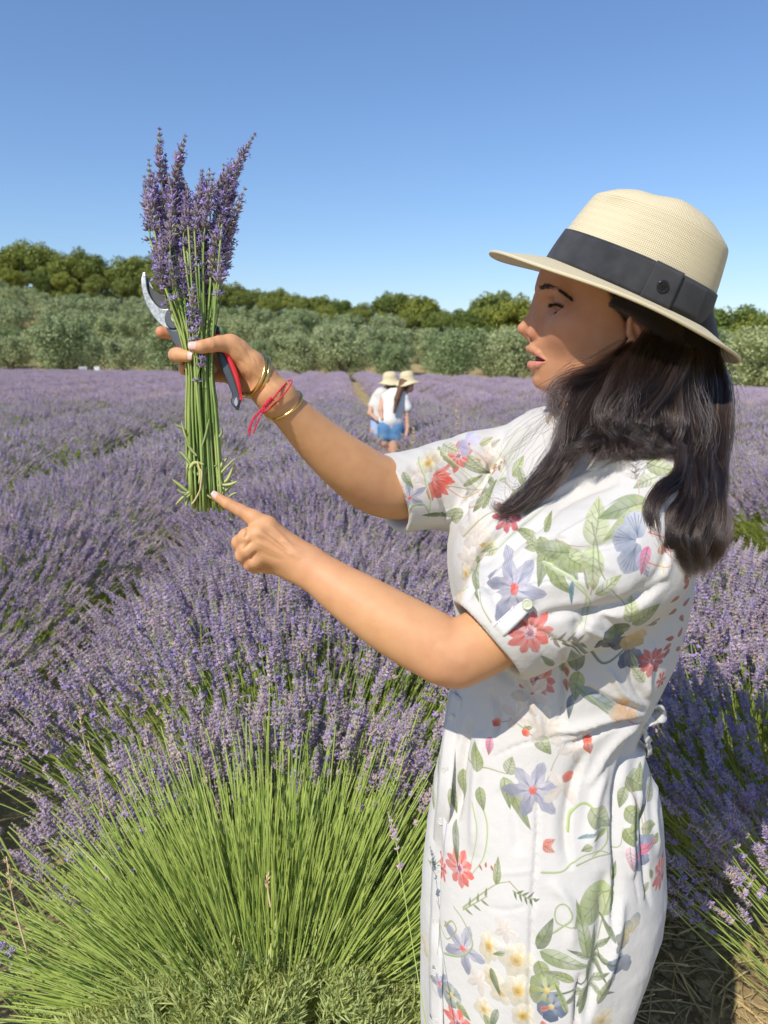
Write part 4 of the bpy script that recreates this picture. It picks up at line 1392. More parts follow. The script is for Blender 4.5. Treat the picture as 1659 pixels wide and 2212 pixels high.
def arm_paint(V, spots):
    c = np.ones((len(V), 3)) * SKIN
    for p, r, a, col in spots:
        m = (a * np.exp(-((V - np.array(W(*p))) ** 2).sum(1) / r ** 2))[:, None]
        c = c * (1 - m) + np.array(col) * m
    return c
RED = (0.60, 0.25, 0.15)
far_C = arm_paint(av, [((349, 717, .884), .010, .8, (0.62, 0.20, 0.12)), ((382, 767, .86), .010, .5, RED), ((425, 750, .837), .008, .5, RED), ((455, 742, .842), .010, .3, RED), ((497, 735, .855), .012, .35, RED), ((800, 1090, .96), .04, .25, RED)])
near_C = arm_paint(nv, [((466, 1071, .832), .009, .5, RED), ((521, 1100, .83), .010, .3, RED), ((517, 1172, .832), .012, .5, RED), ((524, 1202, .83), .012, .5, RED), ((545, 1222, .834), .012, .5, RED), ((970, 1450, .79), .045, .55, (0.58, 0.27, 0.16)), ((700, 1200, .82), .05, .2, RED)])
# veins on the back of the pointing hand
pj_ = proj(nv)
for pl in ([(585, 1150), (620, 1172), (650, 1185), (690, 1200)], [(600, 1185), (640, 1192), (680, 1212)]):
    q, t, s = seg_dist(pj_[:, 0], pj_[:, 1], spline(np.array(pl, float), 14))
    m = (0.10 * np.exp(-(q / 3.0) ** 2))[:, None]
    near_C = near_C * (1 - m) + np.array([0.40, 0.33, 0.26]) * m

# ---- torso and legs under the dress, closing the figure
tf = Field([.08, .70, -.02], [.56, 1.32, 1.46], 0.006)
tf.chain([W(1300, 985, .98), W(1280, 1080, .98), W(1260, 1250, .98), W(1200, 1500, .985)], [.045, .095, .11, .095], .05)
tf.cone(W(1370, 1090, .885), W(1120, 1000, 1.12), .042, .042, .05)
hip = np.array([.245, .985, .84])
tf.ell(hip, [.115, .14, .15], .05)
for sy in (-.075, .075):
    tf.chain([hip + [0, sy, -.05], hip + [-.01, sy * 1.0, -.40], hip + [0.0, sy * .9, -.78]], [.080, .052, .035], .02)
    tf.chain([hip + [0.01, sy * .9, -.80], hip + [-.13, sy * 1.0, -.825]], [.032, .024], .02)
tv, tq = tf.mesh(); del tf
tC = np.ones((len(tv), 3)) * SKIN

woman = empty("person", (0.25, 0.98, 0.0))
tag(woman, "woman in white floral shirt dress pointing at the cut lavender she holds up", "person")
Vs = [tv, head_V, av, nv]; Qs = [tq, head_Q, aq, nq]; Cs = [tC, head_C, far_C, near_C]
off = np.cumsum([0] + [len(v) for v in Vs[:-1]])
me = mesh_np("body", np.concatenate(Vs), np.concatenate([q + o for q, o in zip(Qs, off)]), True)
ca = me.color_attributes.new('paint', 'FLOAT_COLOR', 'POINT')
cc = np.concatenate(Cs); ca.data.foreach_set('color', np.hstack([cc, np.ones((len(cc), 1))]).astype(np.float32).ravel())
body = link("body", me, woman, M_skin)

face_parts(woman)

# nails: thin curved shells, each a part
M_nail = simple_mat("fingernail", (0.80, 0.50, 0.42), (0.84, 0.56, 0.48), 0.18, 200, 0.6)
def nail(c, ax, nrm, L, wd, th=0.0009):
    ax = np.array(ax, float); ax /= np.linalg.norm(ax)
    nrm = np.array(nrm, float); nrm -= ax * (nrm @ ax); nrm /= np.linalg.norm(nrm)
    sd = np.cross(nrm, ax)
    nu, nv_ = 9, 9
    U, Vv = np.meshgrid(np.linspace(-1, 1, nu), np.linspace(-1, 1, nv_), indexing='ij')
    wid = np.sqrt(np.clip(1 - np.abs(U) ** 3.2 * .62, 0, 1))
    P = np.array(c)[None, None] + ax * (U * L / 2)[..., None] + sd * (Vv * wid * wd / 2)[..., None] + nrm * (-(Vv * wid) ** 2 * wd * .20 - U ** 2 * .0004 + .0002)[..., None]
    P2 = P - nrm * th
    V = np.concatenate([P.reshape(-1, 3), P2.reshape(-1, 3)])
    q = []
    for i in range(nu - 1):
        for j in range(nv_ - 1):
            a = i * nv_ + j; q.append([a, a + nv_, a + nv_ + 1, a + 1]); b = a + nu * nv_; q.append([b, b + 1, b + nv_ + 1, b + nv_])
    o = nu * nv_
    for i in range(nu - 1):
        a = i * nv_; q.append([a, a + o, a + nv_ + o, a + nv_]); a += nv_ - 1; q.append([a, a + nv_, a + nv_ + o, a + o])
    for j in range(nv_ - 1):
        a = j; q.append([a, a + 1, a + 1 + o, a + o]); a += (nu - 1) * nv_; q.append([a, a + o, a + 1 + o, a + 1])
    link("fingernail", mesh_np("fingernail", V, np.array(q)), woman, M_nail)
def nail_px(tip, base, off, nrm, L, wd):
    """between two frame points on the finger's axis, lifted by off along nrm"""
    a = np.array(W(*tip)); b = np.array(W(*base)); n = np.array(nrm, float); n /= np.linalg.norm(n)
    ax = a - b; ax /= np.linalg.norm(ax)
    n = n - ax * (n @ ax); n /= np.linalg.norm(n)
    nail(a * .62 + b * .38 + n * off, ax, n, L, wd)
nail_px((414, 749.5, .8365), (438, 749.5, .8375), .0064, (0.05, -1, .30), .0155, .0098)     # thumb
nail_px((421, 771, .844), (396, 769, .848), .0063, (0.1, -1, .1), .0110, .0098)             # middle
nail_px((470, 793.5, .878), (444, 797, .8815), .0062, (0, -1, .15), .0095, .0096)            # ring
nail_px((462, 813, .882), (444, 813.5, .884), .0052, (0, -1, .15), .0075, .0078)             # little
nail_px((340, 717.5, .882), (362, 718.5, .887), .0058, (-0.75, -.35, .25), .0090, .0090)     # index, seen from its side
nail_px((459.5, 1067, .832), (480, 1081, .832), .0049, (0.15, -.85, .6), .0118, .0078)      # pointing finger
# ================================================================== the shirt dress
def z_at(y, d=0.97): return W(830, y, d)[2]
# silhouettes read off the photograph: y, left x, right x ; depth centre, half depth
SIL = np.array([
    # y,  left, right, centre depth, half depth
    [930, 1150, 1380, .975, .070],
    [985, 1095, 1440, .975, .115],
    [1050, 1050, 1478, .975, .140],
    [1120, 1015, 1492, .972, .148],
    [1180, 1000, 1500, .970, .148],
    [1250, 993, 1500, .970, .145],
    [1320, 990, 1486, .970, .140],
    [1400, 985, 1460, .970, .135],
    [1470, 976, 1425, .970, .130],
    [1520, 967, 1396, .970, .128],
    [1560, 961, 1378, .970, .127],
    [1620, 950, 1398, .970, .134],
    [1700, 934, 1428, .970, .145],
    [1790, 922, 1436, .970, .152],
    [1880, 914, 1441, .970, .155],
    [1950, 911, 1430, .970, .155],
    [2030, 911, 1402, .970, .152],
    [2110, 911, 1368, .970, .150],
    [2212, 912, 1322, .970, .148],
    [2330, 914, 1290, .970, .146],
    [2460, 914, 1275, .970, .146]], float)
ph_ = np.linspace(0, 2 * np.pi, 72, endpoint=False)
def fit_rings():
    out = []
    for y, xl, xr, dc, b in SIL:
        z = z_at(y, dc); cy = W(830, y, dc)[1]
        cx = (W(xl, y, dc)[0] + W(xr, y, dc)[0]) / 2; a = (W(xr, y, dc)[0] - W(xl, y, dc)[0]) / 2
        for _ in range(6):
            P = np.stack([cx + a * np.cos(ph_), cy + b * np.sin(ph_), np.full(72, z)], 1)
            q = proj(P)
            l, r_ = q[:, 0].min(), q[:, 0].max()
            # x error at the silhouettes in metres
            el = (xl - l) * dc / FPX; er = (xr - r_) * dc / FPX
            cx += (el + er) / 2; a += (er - el) / 2
        out.append([z, cx, cy, a, b])
    return np.array(out)[::-1]
RG = fit_rings()
def ring_at(z):
    return [np.interp(z, RG[:, 0], RG[:, i]) for i in (1, 2, 3, 4)]

DH = 0.0030
lo = np.array([RG[:, 1].min() - .36, .60, RG[0, 0]]); hi = np.array([.56, 1.34, 1.50])
df = Field(lo, hi, DH)
zc = np.array(df.ax[2], float)
cx_, cy_, a_, b_ = ring_at(zc)
def torso(x, y, z):
    s = ((x - cx_[None, None]) / a_[None, None]) ** 2 + ((y - cy_[None, None]) / b_[None, None]) ** 2
    d = (np.sqrt(s) - 1) * np.minimum(a_, b_)[None, None] * .85
    top = z - z_at(925, .975)
    return np.maximum(d, top)
i_ = df.box([lo[0] - 1] * 3, [9, 9, 9])
X_, Y_, Z_ = np.meshgrid(*df.ax, indexing='ij', sparse=True)
df.f[:] = np.minimum(torso(X_, Y_, Z_), 0.05).astype(np.float32)
# shoulders
df.chain([W(1270, 925, .965), W(1350, 985, .91), W(1400, 1070, .865)], [.045, .050, .055], .035)
df.chain([W(1235, 945, 1.0), W(1160, 970, 1.06), W(1095, 1008, 1.115)], [.040, .046, .050], .030)
df.ell(W(1105, 1210, .90), [.070, .075, .085], .05)          # bust, near side
df.ell(W(1060, 1195, 1.03), [.055, .07, .080], .05)
# near sleeve: shoulder to the rolled cuff, loose
NS = [W(1400, 1085, .862), W(1362, 1165, .846), W(1270, 1240, .828), W(1175, 1300, .818), W(1100, 1345, .810), W(1030, 1392, .804)]
NSr = [.055, .066, .070, .064, .056, .053]
df.chain(NS, NSr, .022)
df.ell(W(1330, 1245, .835), [.075, .05, .05], .03)           # cloth hanging below the upper arm
# far sleeve
FS = [W(1095, 1000, 1.115), W(1030, 1020, 1.09), W(960, 1048, 1.062), W(806, 1074, 1.0)]
FSr = [.054, .056, .058, .0545]
df.chain(FS, FSr, .02)
# cut the cuffs open
def cut_plane(p, dirv, rad, depth):
    p = np.array(p); dirv = np.array(dirv, float); dirv /= np.linalg.norm(dirv)
    def fn(x, y, z):
        q = (x - p[0]) * dirv[0] + (y - p[1]) * dirv[1] + (z - p[2]) * dirv[2]
        rx = np.sqrt(np.maximum((x - p[0]) ** 2 + (y - p[1]) ** 2 + (z - p[2]) ** 2 - q * q, 0))
        return np.maximum(-q, rx - rad)
    df.put(p - rad - depth, p + rad + depth, fn, .001, 's')
ncut = np.array(W(1052, 1380, .806)); ndir = np.array(W(977, 1446, .80)) - np.array(W(1052, 1380, .806)); ndir /= np.linalg.norm(ndir)
fcut = np.array(W(838, 1074, 1.015)); fdir = np.array(W(746, 1116, .988)) - np.array(W(838, 1074, 1.015)); fdir /= np.linalg.norm(fdir)
cut_plane(ncut, ndir, .095, .05)
cut_plane(fcut, fdir, .085, .04)
# hollow inside the cuffs
df.cone(ncut + ndir * .03, ncut - ndir * .05, .049, .046, .003, 's')
df.cone(fcut + fdir * .03, fcut - fdir * .04, .048, .046, .003, 's')
# neck opening
df.chain([np.array(W(1258, 850, .97)), np.array(W(1256, 905, .965))], [.052, .044], .006, 's')
dv, dq = df.mesh()
keep = (dv[dq].mean(1)[:, 2] > RG[0, 0] + 2.2 * DH)      # open hem: drop the bottom cap
dq = dq[keep]
del df
_used, _inv = np.unique(dq, return_inverse=True); dv = dv[_used]; dq = _inv.reshape(dq.shape)
dv = smooth_v(dv, dq, 3)
# one subdivision-like refinement happens through the modifier below; folds first
dn = vnormals(dv, dq)
FOLDS = [
    # sleeve: soft diagonal folds running from the shoulder to the cuff
    ([(1180, 1180), (1230, 1150), (1300, 1110), (1370, 1070)], 11, .0045, 1), ([(1120, 1240), (1200, 1205), (1290, 1180), (1380, 1160)], 13, -.005),
    ([(1110, 1280), (1180, 1262), (1260, 1255), (1330, 1270)], 12, .0055, 1), ([(1150, 1340), (1220, 1322), (1290, 1330), (1350, 1370)], 12, -.006),
    ([(1070, 1300), (1110, 1290), (1160, 1300)], 8, .0035), ([(1240, 1370), (1290, 1330), (1370, 1310), (1440, 1250)], 12, -.010, -1),
    ([(1440, 1060), (1450, 1130), (1440, 1200), (1410, 1270)], 10, -.0050), ([(1395, 1290), (1430, 1240), (1450, 1180)], 11, .004),
    ([(1000, 1290), (1060, 1200), (1130, 1130), (1200, 1080)], 7, .0045), ([(1012, 1300), (1075, 1215), (1145, 1150), (1210, 1100)], 6, -.0045), ([(1024, 1300), (1090, 1232), (1160, 1170)], 6, .004),
    ([(1010, 1260), (1050, 1190), (1100, 1140)], 5, -.0035), ([(1040, 1290), (1105, 1245), (1180, 1190)], 6, -.0035),
    ([(1150, 1090), (1240, 1040), (1320, 1010), (1410, 1000)], 8, .004), ([(1180, 1110), (1260, 1065), (1340, 1040)], 9, -.0035),
    ([(1300, 1000), (1380, 1010), (1450, 1060)], 7, .003),
    # far sleeve
    ([(880, 1010), (930, 1040), (960, 1090), (950, 1130)], 8, -.0045), ([(905, 1000), (960, 1020), (1010, 1070), (1020, 1120)], 9, .005), ([(940, 985), (1000, 1010), (1040, 1060)], 8, -.0055),
    ([(980, 970), (1030, 990), (1060, 1030)], 7, .004), ([(1000, 1130), (1010, 1090), (1040, 1040), (1080, 980)], 7, -.007), ([(1040, 960), (1080, 990), (1090, 1040)], 8, -.004), ([(960, 1125), (990, 1100), (1005, 1060)], 6, .003),
    ([(1020, 1170), (1070, 1120), (1120, 1085), (1180, 1060)], 4, -.0045, 1), ([(1010, 1215), (1060, 1150), (1115, 1108)], 4, .004), ([(1005, 1260), (1045, 1185), (1090, 1140)], 4, -.0045, 1), ([(1130, 1175), (1175, 1165), (1230, 1170)], 5, -.004), ([(1120, 1195), (1180, 1190), (1250, 1205), (1330, 1235)], 6, .004, 1),
    ([(1035, 1275), (1075, 1262), (1120, 1262)], 5, -.0045, 1), ([(1090, 1340), (1140, 1350), (1190, 1380), (1220, 1392)], 6, -.005), ([(1250, 1330), (1280, 1365), (1340, 1385)], 7, .004),
    ([(1026, 1246), (1058, 1306), (1098, 1360), (1170, 1416)], 17, .0048, 1), ([(1026, 1246), (1058, 1306), (1098, 1360), (1170, 1416)], 3, -.0022), ([(918, 962), (928, 1010), (944, 1070), (962, 1132)], 18, .0036, 1), ([(918, 962), (928, 1010), (944, 1070), (962, 1132)], 3, -.0018),
    # waist: drawn to the bow at the back
    ([(1395, 1545), (1320, 1555), (1240, 1580), (1190, 1580)], 7, .0050, 1), ([(1390, 1552), (1320, 1570), (1255, 1602), (1215, 1610)], 7, -.0055), ([(1392, 1535), (1330, 1520), (1260, 1480)], 7, -.0050),
    ([(1392, 1528), (1345, 1495), (1310, 1440)], 7, .0045), ([(1396, 1520), (1370, 1470), (1350, 1400)], 8, -.0045), ([(1400, 1510), (1400, 1450), (1410, 1390)], 7, .004), ([(1390, 1556), (1340, 1590), (1300, 1640), (1270, 1700)], 9, .005),
    ([(1392, 1560), (1360, 1610), (1335, 1680), (1325, 1760)], 8, -.0065), ([(1395, 1566), (1385, 1620), (1375, 1690), (1380, 1760)], 7, .005), ([(1222, 1400), (1218, 1470), (1210, 1560)], 4, -.0035, 1),
    # skirt: long hanging folds
    ([(1270, 1620), (1240, 1700), (1225, 1790), (1235, 1880)], 9, -.0060, 1), ([(1310, 1650), (1285, 1740), (1275, 1850)], 12, .0050), ([(1335, 1690), (1325, 1790), (1330, 1900), (1322, 2010)], 8, -.0070, -1),
    ([(1392, 1690), (1388, 1790), (1395, 1890), (1402, 1960)], 6, -.0050), ([(1362, 1700), (1360, 1800), (1368, 1900)], 8, .0050), ([(1416, 1680), (1412, 1760), (1422, 1850)], 5, .0040),
    ([(1165, 1640), (1162, 1800), (1150, 2000), (1143, 2300)], 2.8, -.0036, 1), ([(1228, 1420), (1222, 1480), (1212, 1570)], 2.8, -.0034, 1), ([(1060, 1640), (1120, 1610), (1212, 1590), (1290, 1570)], 2.4, -.0024), ([(1372, 1760), (1370, 1860), (1380, 1960)], 2.2, -.0016),
    ([(960, 1560), (952, 1700), (945, 1850), (942, 2050)], 7, -.0080, 1), ([(985, 1600), (972, 1720), (965, 1850)], 8, .0060), ([(1010, 1550), (992, 1660), (982, 1780)], 6, -.0075, -1), ([(1040, 1580), (1030, 1700), (1025, 1850)], 14, .0050),
    ([(1310, 1880), (1305, 2000), (1290, 2120), (1262, 2212)], 10, -.0070, 1), ([(1345, 1940), (1330, 2040), (1300, 2150)], 10, .0050), ([(1255, 2100), (1246, 2160), (1240, 2260)], 5, -.0070),
    ([(1060, 1880), (1100, 1885), (1150, 1880)], 5, .0010), ([(1050, 1960), (1090, 1966), (1140, 1958)], 5, -.0010), ([(1060, 2040), (1110, 2050)], 6, .0012), ([(1190, 1900), (1230, 1960), (1235, 2060)], 14, .0035), ([(1080, 1700), (1110, 1760), (1120, 1850)], 16, -.0030),
    ([(1120, 1490), (1160, 1540), (1170, 1600)], 9, .0035), ([(1060, 1490), (1075, 1540), (1065, 1600)], 7, -.0045),
]
FOLDS = [(f[0], f[1] * .88, f[2] * 1.35, *f[3:]) for f in FOLDS]
dv = crease(dv, dn, FOLDS)
# fine crumple and, low down, gentle vertical waves all round
zt = np.clip((z_at(1560) - dv[:, 2]) / 0.8, 0, 1)
ang = np.arctan2(dv[:, 1] - np.interp(dv[:, 2], RG[:, 0], RG[:, 2]), dv[:, 0] - np.interp(dv[:, 2], RG[:, 0], RG[:, 1]))
wav = 0.0045 * zt * np.sin(ang * 11 + 2 * np.sin(dv[:, 2] * 5)) + 0.0009 * fbm(dv[:, 0] * 1.0 + dv[:, 1], dv[:, 2], 38, 2.0, 3)
dv = dv + dn * wav[:, None]
dv = smooth_v(dv, dq, 1)
dn = vnormals(dv, dq)
# planar print coordinates across the figure (metres)
PT = np.array([math.cos(R(-13)), math.sin(R(-13)), 0.0])
def print_uv(V): return np.stack([V @ PT, V[:, 2]], 1)
duv = print_uv(dv)
U0, U1, Z0, Z1 = duv[:, 0].min() - .01, duv[:, 0].max() + .01, duv[:, 1].min() - .01, duv[:, 1].max() + .01
dpj = proj(dv)
facing = ((dv - np.array([0, 0, CAM_Z])) * dn).sum(1) < 0
_fidx = np.where(facing)[0]
_fp = dpj[_fidx]

def on_dress(x, y):
    """print coordinates of the cloth seen at the frame point (x, y)"""
    m = np.hypot(_fp[:, 0] - x, _fp[:, 1] - y)
    k = np.where(m < max(4.0, m.min() + 1.5))[0]
    k = k[np.argmin(_fp[k, 2])]
    return duv[_fidx[k]] + np.array([(x - _fp[k, 0]), -(y - _fp[k, 1])]) * _fp[k, 2] / FPX
# ================================================================== the botanical print, drawn into an image by code
PXM = 2300.0                                    # pixels per metre of cloth
IW, IH = int((U1 - U0) * PXM), int((Z1 - Z0) * PXM)
img = np.ones((IH, IW, 3), np.float32) * np.array([0.675, 0.645, 0.60], np.float32)
pr = np.random.default_rng(11)

def to_px(uv): uv = np.asarray(uv, float); return np.stack([(uv[..., 0] - U0) * PXM, (uv[..., 1] - Z0) * PXM], -1)

def _box(x0, y0, x1, y1):
    return max(0, int(x0)), max(0, int(y0)), min(IW, int(x1) + 2), min(IH, int(y1) + 2)

def fill(poly, c_in, c_out, centre=None, alpha=1.0, edge=None, vein=None, soft=1.2):
    """polygon with a gradient from centre (c_in) to rim (c_out)"""
    poly = np.asarray(poly, float)
    x0, y0, x1, y1 = _box(*(poly.min(0) - 3), *(poly.max(0) + 3))
    if x1 <= x0 or y1 <= y0: return
    X, Y = np.meshgrid(np.arange(x0, x1) + .5, np.arange(y0, y1) + .5)
    ins = np.zeros(X.shape, bool); dist = np.full(X.shape, 1e9)
    n = len(poly)
    for i in range(n):
        a, b = poly[i], poly[(i + 1) % n]
        if a[1] != b[1]:
            c = (a[1] > Y) != (b[1] > Y)
            xi = (b[0] - a[0]) * (Y - a[1]) / (b[1] - a[1]) + a[0]
            ins ^= c & (X < xi)
        d = b - a; t = np.clip(((X - a[0]) * d[0] + (Y - a[1]) * d[1]) / (d @ d + 1e-9), 0, 1)
        dist = np.minimum(dist, np.hypot(X - a[0] - t * d[0], Y - a[1] - t * d[1]))
    sd = np.where(ins, -dist, dist)
    cov = np.clip(0.5 - sd / soft, 0, 1) * alpha
    if centre is None: centre = poly.mean(0)
    rmax = np.hypot(*(poly - centre).T).max()
    g = np.clip(np.hypot(X - centre[0], Y - centre[1]) / rmax, 0, 1)[..., None]
    col = np.array(c_in) * (1 - g) + np.array(c_out) * g
    # watercolour mottling
    mot = 0.5 + 0.5 * fbm(X / 7.0, Y / 7.0, 1.0, poly[0, 0] % 7, 3)
    col = col * (0.84 + 0.22 * mot)[..., None]
    wash = np.clip(0.14 + 0.30 * fbm(X / 26.0, Y / 26.0, 1.0, poly[0, 1] % 5, 2), 0, .45)[..., None]
    col = col * (1 - wash) + np.array([0.73, 0.70, 0.65]) * wash
    # one side of every petal and leaf a shade darker, as a wash
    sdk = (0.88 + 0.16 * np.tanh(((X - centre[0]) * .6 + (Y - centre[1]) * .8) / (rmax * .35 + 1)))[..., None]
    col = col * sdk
    if vein is not None:
        for vp, vc, vw in vein:
            q, _, _ = seg_dist(X, Y, vp)
            m = (np.clip(1.2 - q / vw, 0, 1) * .65)[..., None]
            col = col * (1 - m) + np.array(vc) * m
    if edge is not None:
        m = (np.clip(1 - np.abs(dist) / 1.6, 0, 1) * .55)[..., None]
        col = col * (1 - m) + np.array(edge) * m
    r = img[y0:y1, x0:x1]
    r[:] = r * (1 - cov[..., None]) + col * cov[..., None]

def stroke(pts, w, c, alpha=.9, taper=True):
    p = spline(np.asarray(pts, float), max(8, 5 * len(pts)))
    x0, y0, x1, y1 = _box(*(p.min(0) - w - 3), *(p.max(0) + w + 3))
    if x1 <= x0 or y1 <= y0: return
    X, Y = np.meshgrid(np.arange(x0, x1) + .5, np.arange(y0, y1) + .5)
    q, t, s = seg_dist(X, Y, p)
    ww = w * (1 - .55 * t) if taper else w
    cov = (np.clip((ww - q) / 1.3 + .5, 0, 1) * alpha)[..., None]
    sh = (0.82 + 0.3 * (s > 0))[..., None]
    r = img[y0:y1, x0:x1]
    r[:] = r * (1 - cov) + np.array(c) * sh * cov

def frame_at(x, y):
    o = to_px(on_dress(x, y))
    k = .95 * PXM / FPX * 0.97
    return o, k

G1, G2, G3 = (0.23, 0.28, 0.09), (0.46, 0.50, 0.22), (0.12, 0.16, 0.08)
def leaf(x, y, ang, L, wd, c1=G2, c2=G1, sharp=0.35, half=None):
    """leaf from its stalk at (x,y), pointing ang degrees (0 = right, 90 = up), L px long in the frame"""
    o, k = frame_at(x, y); L = L * k * 1.0; wd = wd * k * 1.02
    a = R(ang); d = np.array([math.cos(a), math.sin(a)]); n = np.array([-d[1], d[0]])
    t = np.linspace(0, 1, 14)
    prof_ = np.sin(np.pi * t ** (0.75)) ** 0.8 * (1 - sharp * t)
    curve = 0.10 * L * t ** 2
    up = o + d * (t * L)[:, None] + n * (prof_ * wd / 2 + curve)[:, None]
    dn_ = o + d * (t * L)[:, None] + n * (-prof_ * wd / 2 + curve)[:, None]
    mid = o + d * (t * L)[:, None] + n * curve[:, None]
    vv = [(mid[[0, 4, 8, 12]], G3, 1.6 * k)]
    for i in (3, 5, 7, 9):
        vv.append((np.array([mid[i], (up[min(i + 2, 13)] * .85 + mid[i] * .15)]), G3, 0.9 * k)); vv.append((np.array([mid[i], (dn_[min(i + 2, 13)] * .85 + mid[i] * .15)]), G3, .9 * k))
    fill(np.vstack([up, dn_[::-1]]), c1, c2, mid[4], .92, edge=c2, vein=vv)
    fill(np.vstack([mid, dn_[::-1]]), c2, c2, mid[4], .35)
def petals(x, y, n, L, wd, c1, c2, a0=0, spread=360, edge=None, vein=None, sharp=.2, jit=.12, notch=0, squash=1.0):
    o, k = frame_at(x, y)
    for i in range(n):
        a = R(a0 + spread * i / n + pr.uniform(-6, 6)); l = 1.0 * L * k * (1 + pr.uniform(-jit, jit)); w = wd * k * 1.10
        d = np.array([math.cos(a) * squash, math.sin(a)]); nn_ = np.array([-math.sin(a) * squash, math.cos(a)])
        t = np.linspace(0.08, 1, 12)
        p = np.sin(np.pi * np.clip(t, 0, 1) ** (1.25)) ** .6 * (1 - sharp * t)
        wob = 1 + .10 * np.sin(t * 17 + i)
        up = o + d * (t * l)[:, None] + nn_ * (p * w / 2 * wob)[:, None]; dn_ = o + d * (t * l)[:, None] - nn_ * (p * w / 2 * wob)[:, None]
        tip = o + d * l * (0.9 if notch else 1.03)
        vv = None
        if vein is not None:
            vv = [(np.array([o, o + d * l * .9]), vein, 1.3 * k)] + [(np.array([o + d * l * .2, o + d * l * .82 + nn_ * w * q]), vein, .8 * k) for q in (-.28, -.14, .14, .28)]
        fill(np.vstack([up, tip[None], dn_[::-1]]), c1, c2, o, .93, edge=edge, vein=vv)
def disc(x, y, r, c1, c2, alpha=1, squash=1.0):
    o, k = frame_at(x, y); a = np.linspace(0, 2 * np.pi, 20, endpoint=False)
    fill(o + np.stack([np.cos(a) * squash, np.sin(a)], 1) * r * k * (1 + .06 * np.sin(5 * a))[:, None], c1, c2, o, alpha)
def dots(x, y, r, n, c, s=1.3):
    o, k = frame_at(x, y)
    for i in range(n):
        a = pr.uniform(0, 6.28); q = r * k * pr.uniform(.6, 1.1)
        p = o + np.array([math.cos(a), math.sin(a)]) * q
        stroke([o, p], s * .5 * k, c, .7); 
def vine(pts, w=1.8, c=(0.36, 0.38, 0.18), alpha=.9):
    P = np.array([to_px(on_dress(x, y)) for x, y in pts]); k = PXM / FPX * .95
    stroke(P, w * k, c, alpha)

RED1, RED2 = (0.80, 0.12, 0.07), (0.84, 0.26, 0.18)
BL1, BL2, BL3 = (0.48, 0.46, 0.55), (0.33, 0.37, 0.45), (0.10, 0.13, 0.19)
def anemone(x, y, r, n=9, c1=RED2, c2=RED1, core=(0.35, 0.04, 0.10), a0=0, spread=360, squash=1.0):
    petals(x, y, n, r, r * .46, (0.85, 0.45, 0.38), c2, a0, spread, edge=c2, vein=(0.6, .06, .05), squash=squash)
    disc(x, y, r * .26, (0.80, 0.70, 0.70), (0.75, 0.55, 0.55), .9, squash); dots(x, y, r * .24, 22, core, 1.5); disc(x, y, r * .13, core, core, .9, squash)
def clematis(x, y, r, a0=20, n=6, squash=1.0):
    petals(x, y, n, r, r * .50, (0.60, 0.54, 0.60), (0.32, 0.33, 0.39), a0, 360, edge=(0.28, .31, .42), vein=(0.18, .22, .33), sharp=.35, squash=squash)
    disc(x, y, r * .13, (0.85, .30, .22), (0.75, .25, .2)); dots(x, y, r * .17, 14, (0.72, .12, .10), 1.6)
def narcissus(x, y, r, a0=0, squash=1.0):
    petals(x, y, 6, r, r * .78, (0.78, 0.68, 0.42), (0.80, 0.755, 0.63), a0, 360, edge=(0.66, .58, .42), vein=(0.66, .54, .34), sharp=.15, squash=squash)
    disc(x, y, r * .34, (0.72, .36, .06), (0.86, .62, .22), .95, squash); disc(x, y, r * .15, (0.60, .36, .08), (0.45, .42, .10), .9, squash)
def tulip(x, y, L, ang):
    petals(x, y, 5, L, L * .34, (0.86, 0.34, 0.26), RED1, ang - 38, 95, edge=(0.7, .08, .05), vein=(0.62, .05, .04), sharp=.3)
def pansy(x, y, r, c1=BL2, c2=BL3, a0=40):
    petals(x, y, 4, r, r * .95, c1, c2, a0, 300, edge=BL3, vein=BL3, sharp=.0); disc(x, y, r * .2, (0.8, .65, .15), (0.7, .5, .15), .9)
def ghost(x, y, r, a0=0, n=5):
    petals(x, y, n, r, r * .5, (0.80, 0.70, 0.58), (0.80, 0.765, 0.71), a0, 360, edge=(0.66, .52, .42), vein=(0.68, .56, .45))
def spray(x, y, ang, L, n=7, c1=G2, c2=G1):
    a = R(ang)
    vine([(x, y), (x + math.cos(a) * L * .5, y - math.sin(a) * L * .5), (x + math.cos(a) * L, y - math.sin(a) * L)], 1.5)
    for i in range(n):
        f = (i + .5) / n
        leaf(x + math.cos(a) * L * f, y - math.sin(a) * L * f, ang + (50 if i % 2 else -50), L * .30, L * .10, c1, c2)

# ---- skirt, coordinates of the photograph's frame
vine([(1010, 1640), (1060, 1662), (1095, 1672)]); leaf(1030, 1668, 95, 52, 32); leaf(1095, 1672, 70, 36, 30); leaf(1092, 1680, -62, 98, 34); leaf(1088, 1678, -80, 60, 24, (0.45, .52, .22))
clematis(1150, 1708, 58, 75, 6)
vine([(1180, 1690), (1200, 1640), (1222, 1605)], 1.4, (0.45, .40, .28))
ghost(1240, 1620, 34, 100, 4); disc(1268, 1598, 9, RED1, RED2); leaf(1268, 1600, -80, 26, 22, (0.85, .35, .28), RED1)
ghost(1215, 1700, 40, 220, 4); disc(1226, 1678, 11, RED1, RED2)
vine([(1178, 1604), (1150, 1590), (1110, 1560), (1080, 1560)], 1.7); leaf(1160, 1590, -55, 44, 34); leaf(1130, 1575, 30, 30, 14)
leaf(1060, 1592, -100, 36, 20, (0.86, .30, .48), (0.80, .22, .34)); disc(1072, 1560, 9, RED1, RED2); disc(1135, 1583, 8, RED1, RED2)
vine([(1030, 1720), (1052, 1780), (1045, 1850), (1015, 1895)], 2.2, (0.45, .52, .25)); vine([(1020, 1735), (1030, 1800), (1015, 1880)], 2.0, (0.50, .56, .30)); leaf(1035, 1700, -80, 44, 24); leaf(1000, 1660, -88, 50, 26)
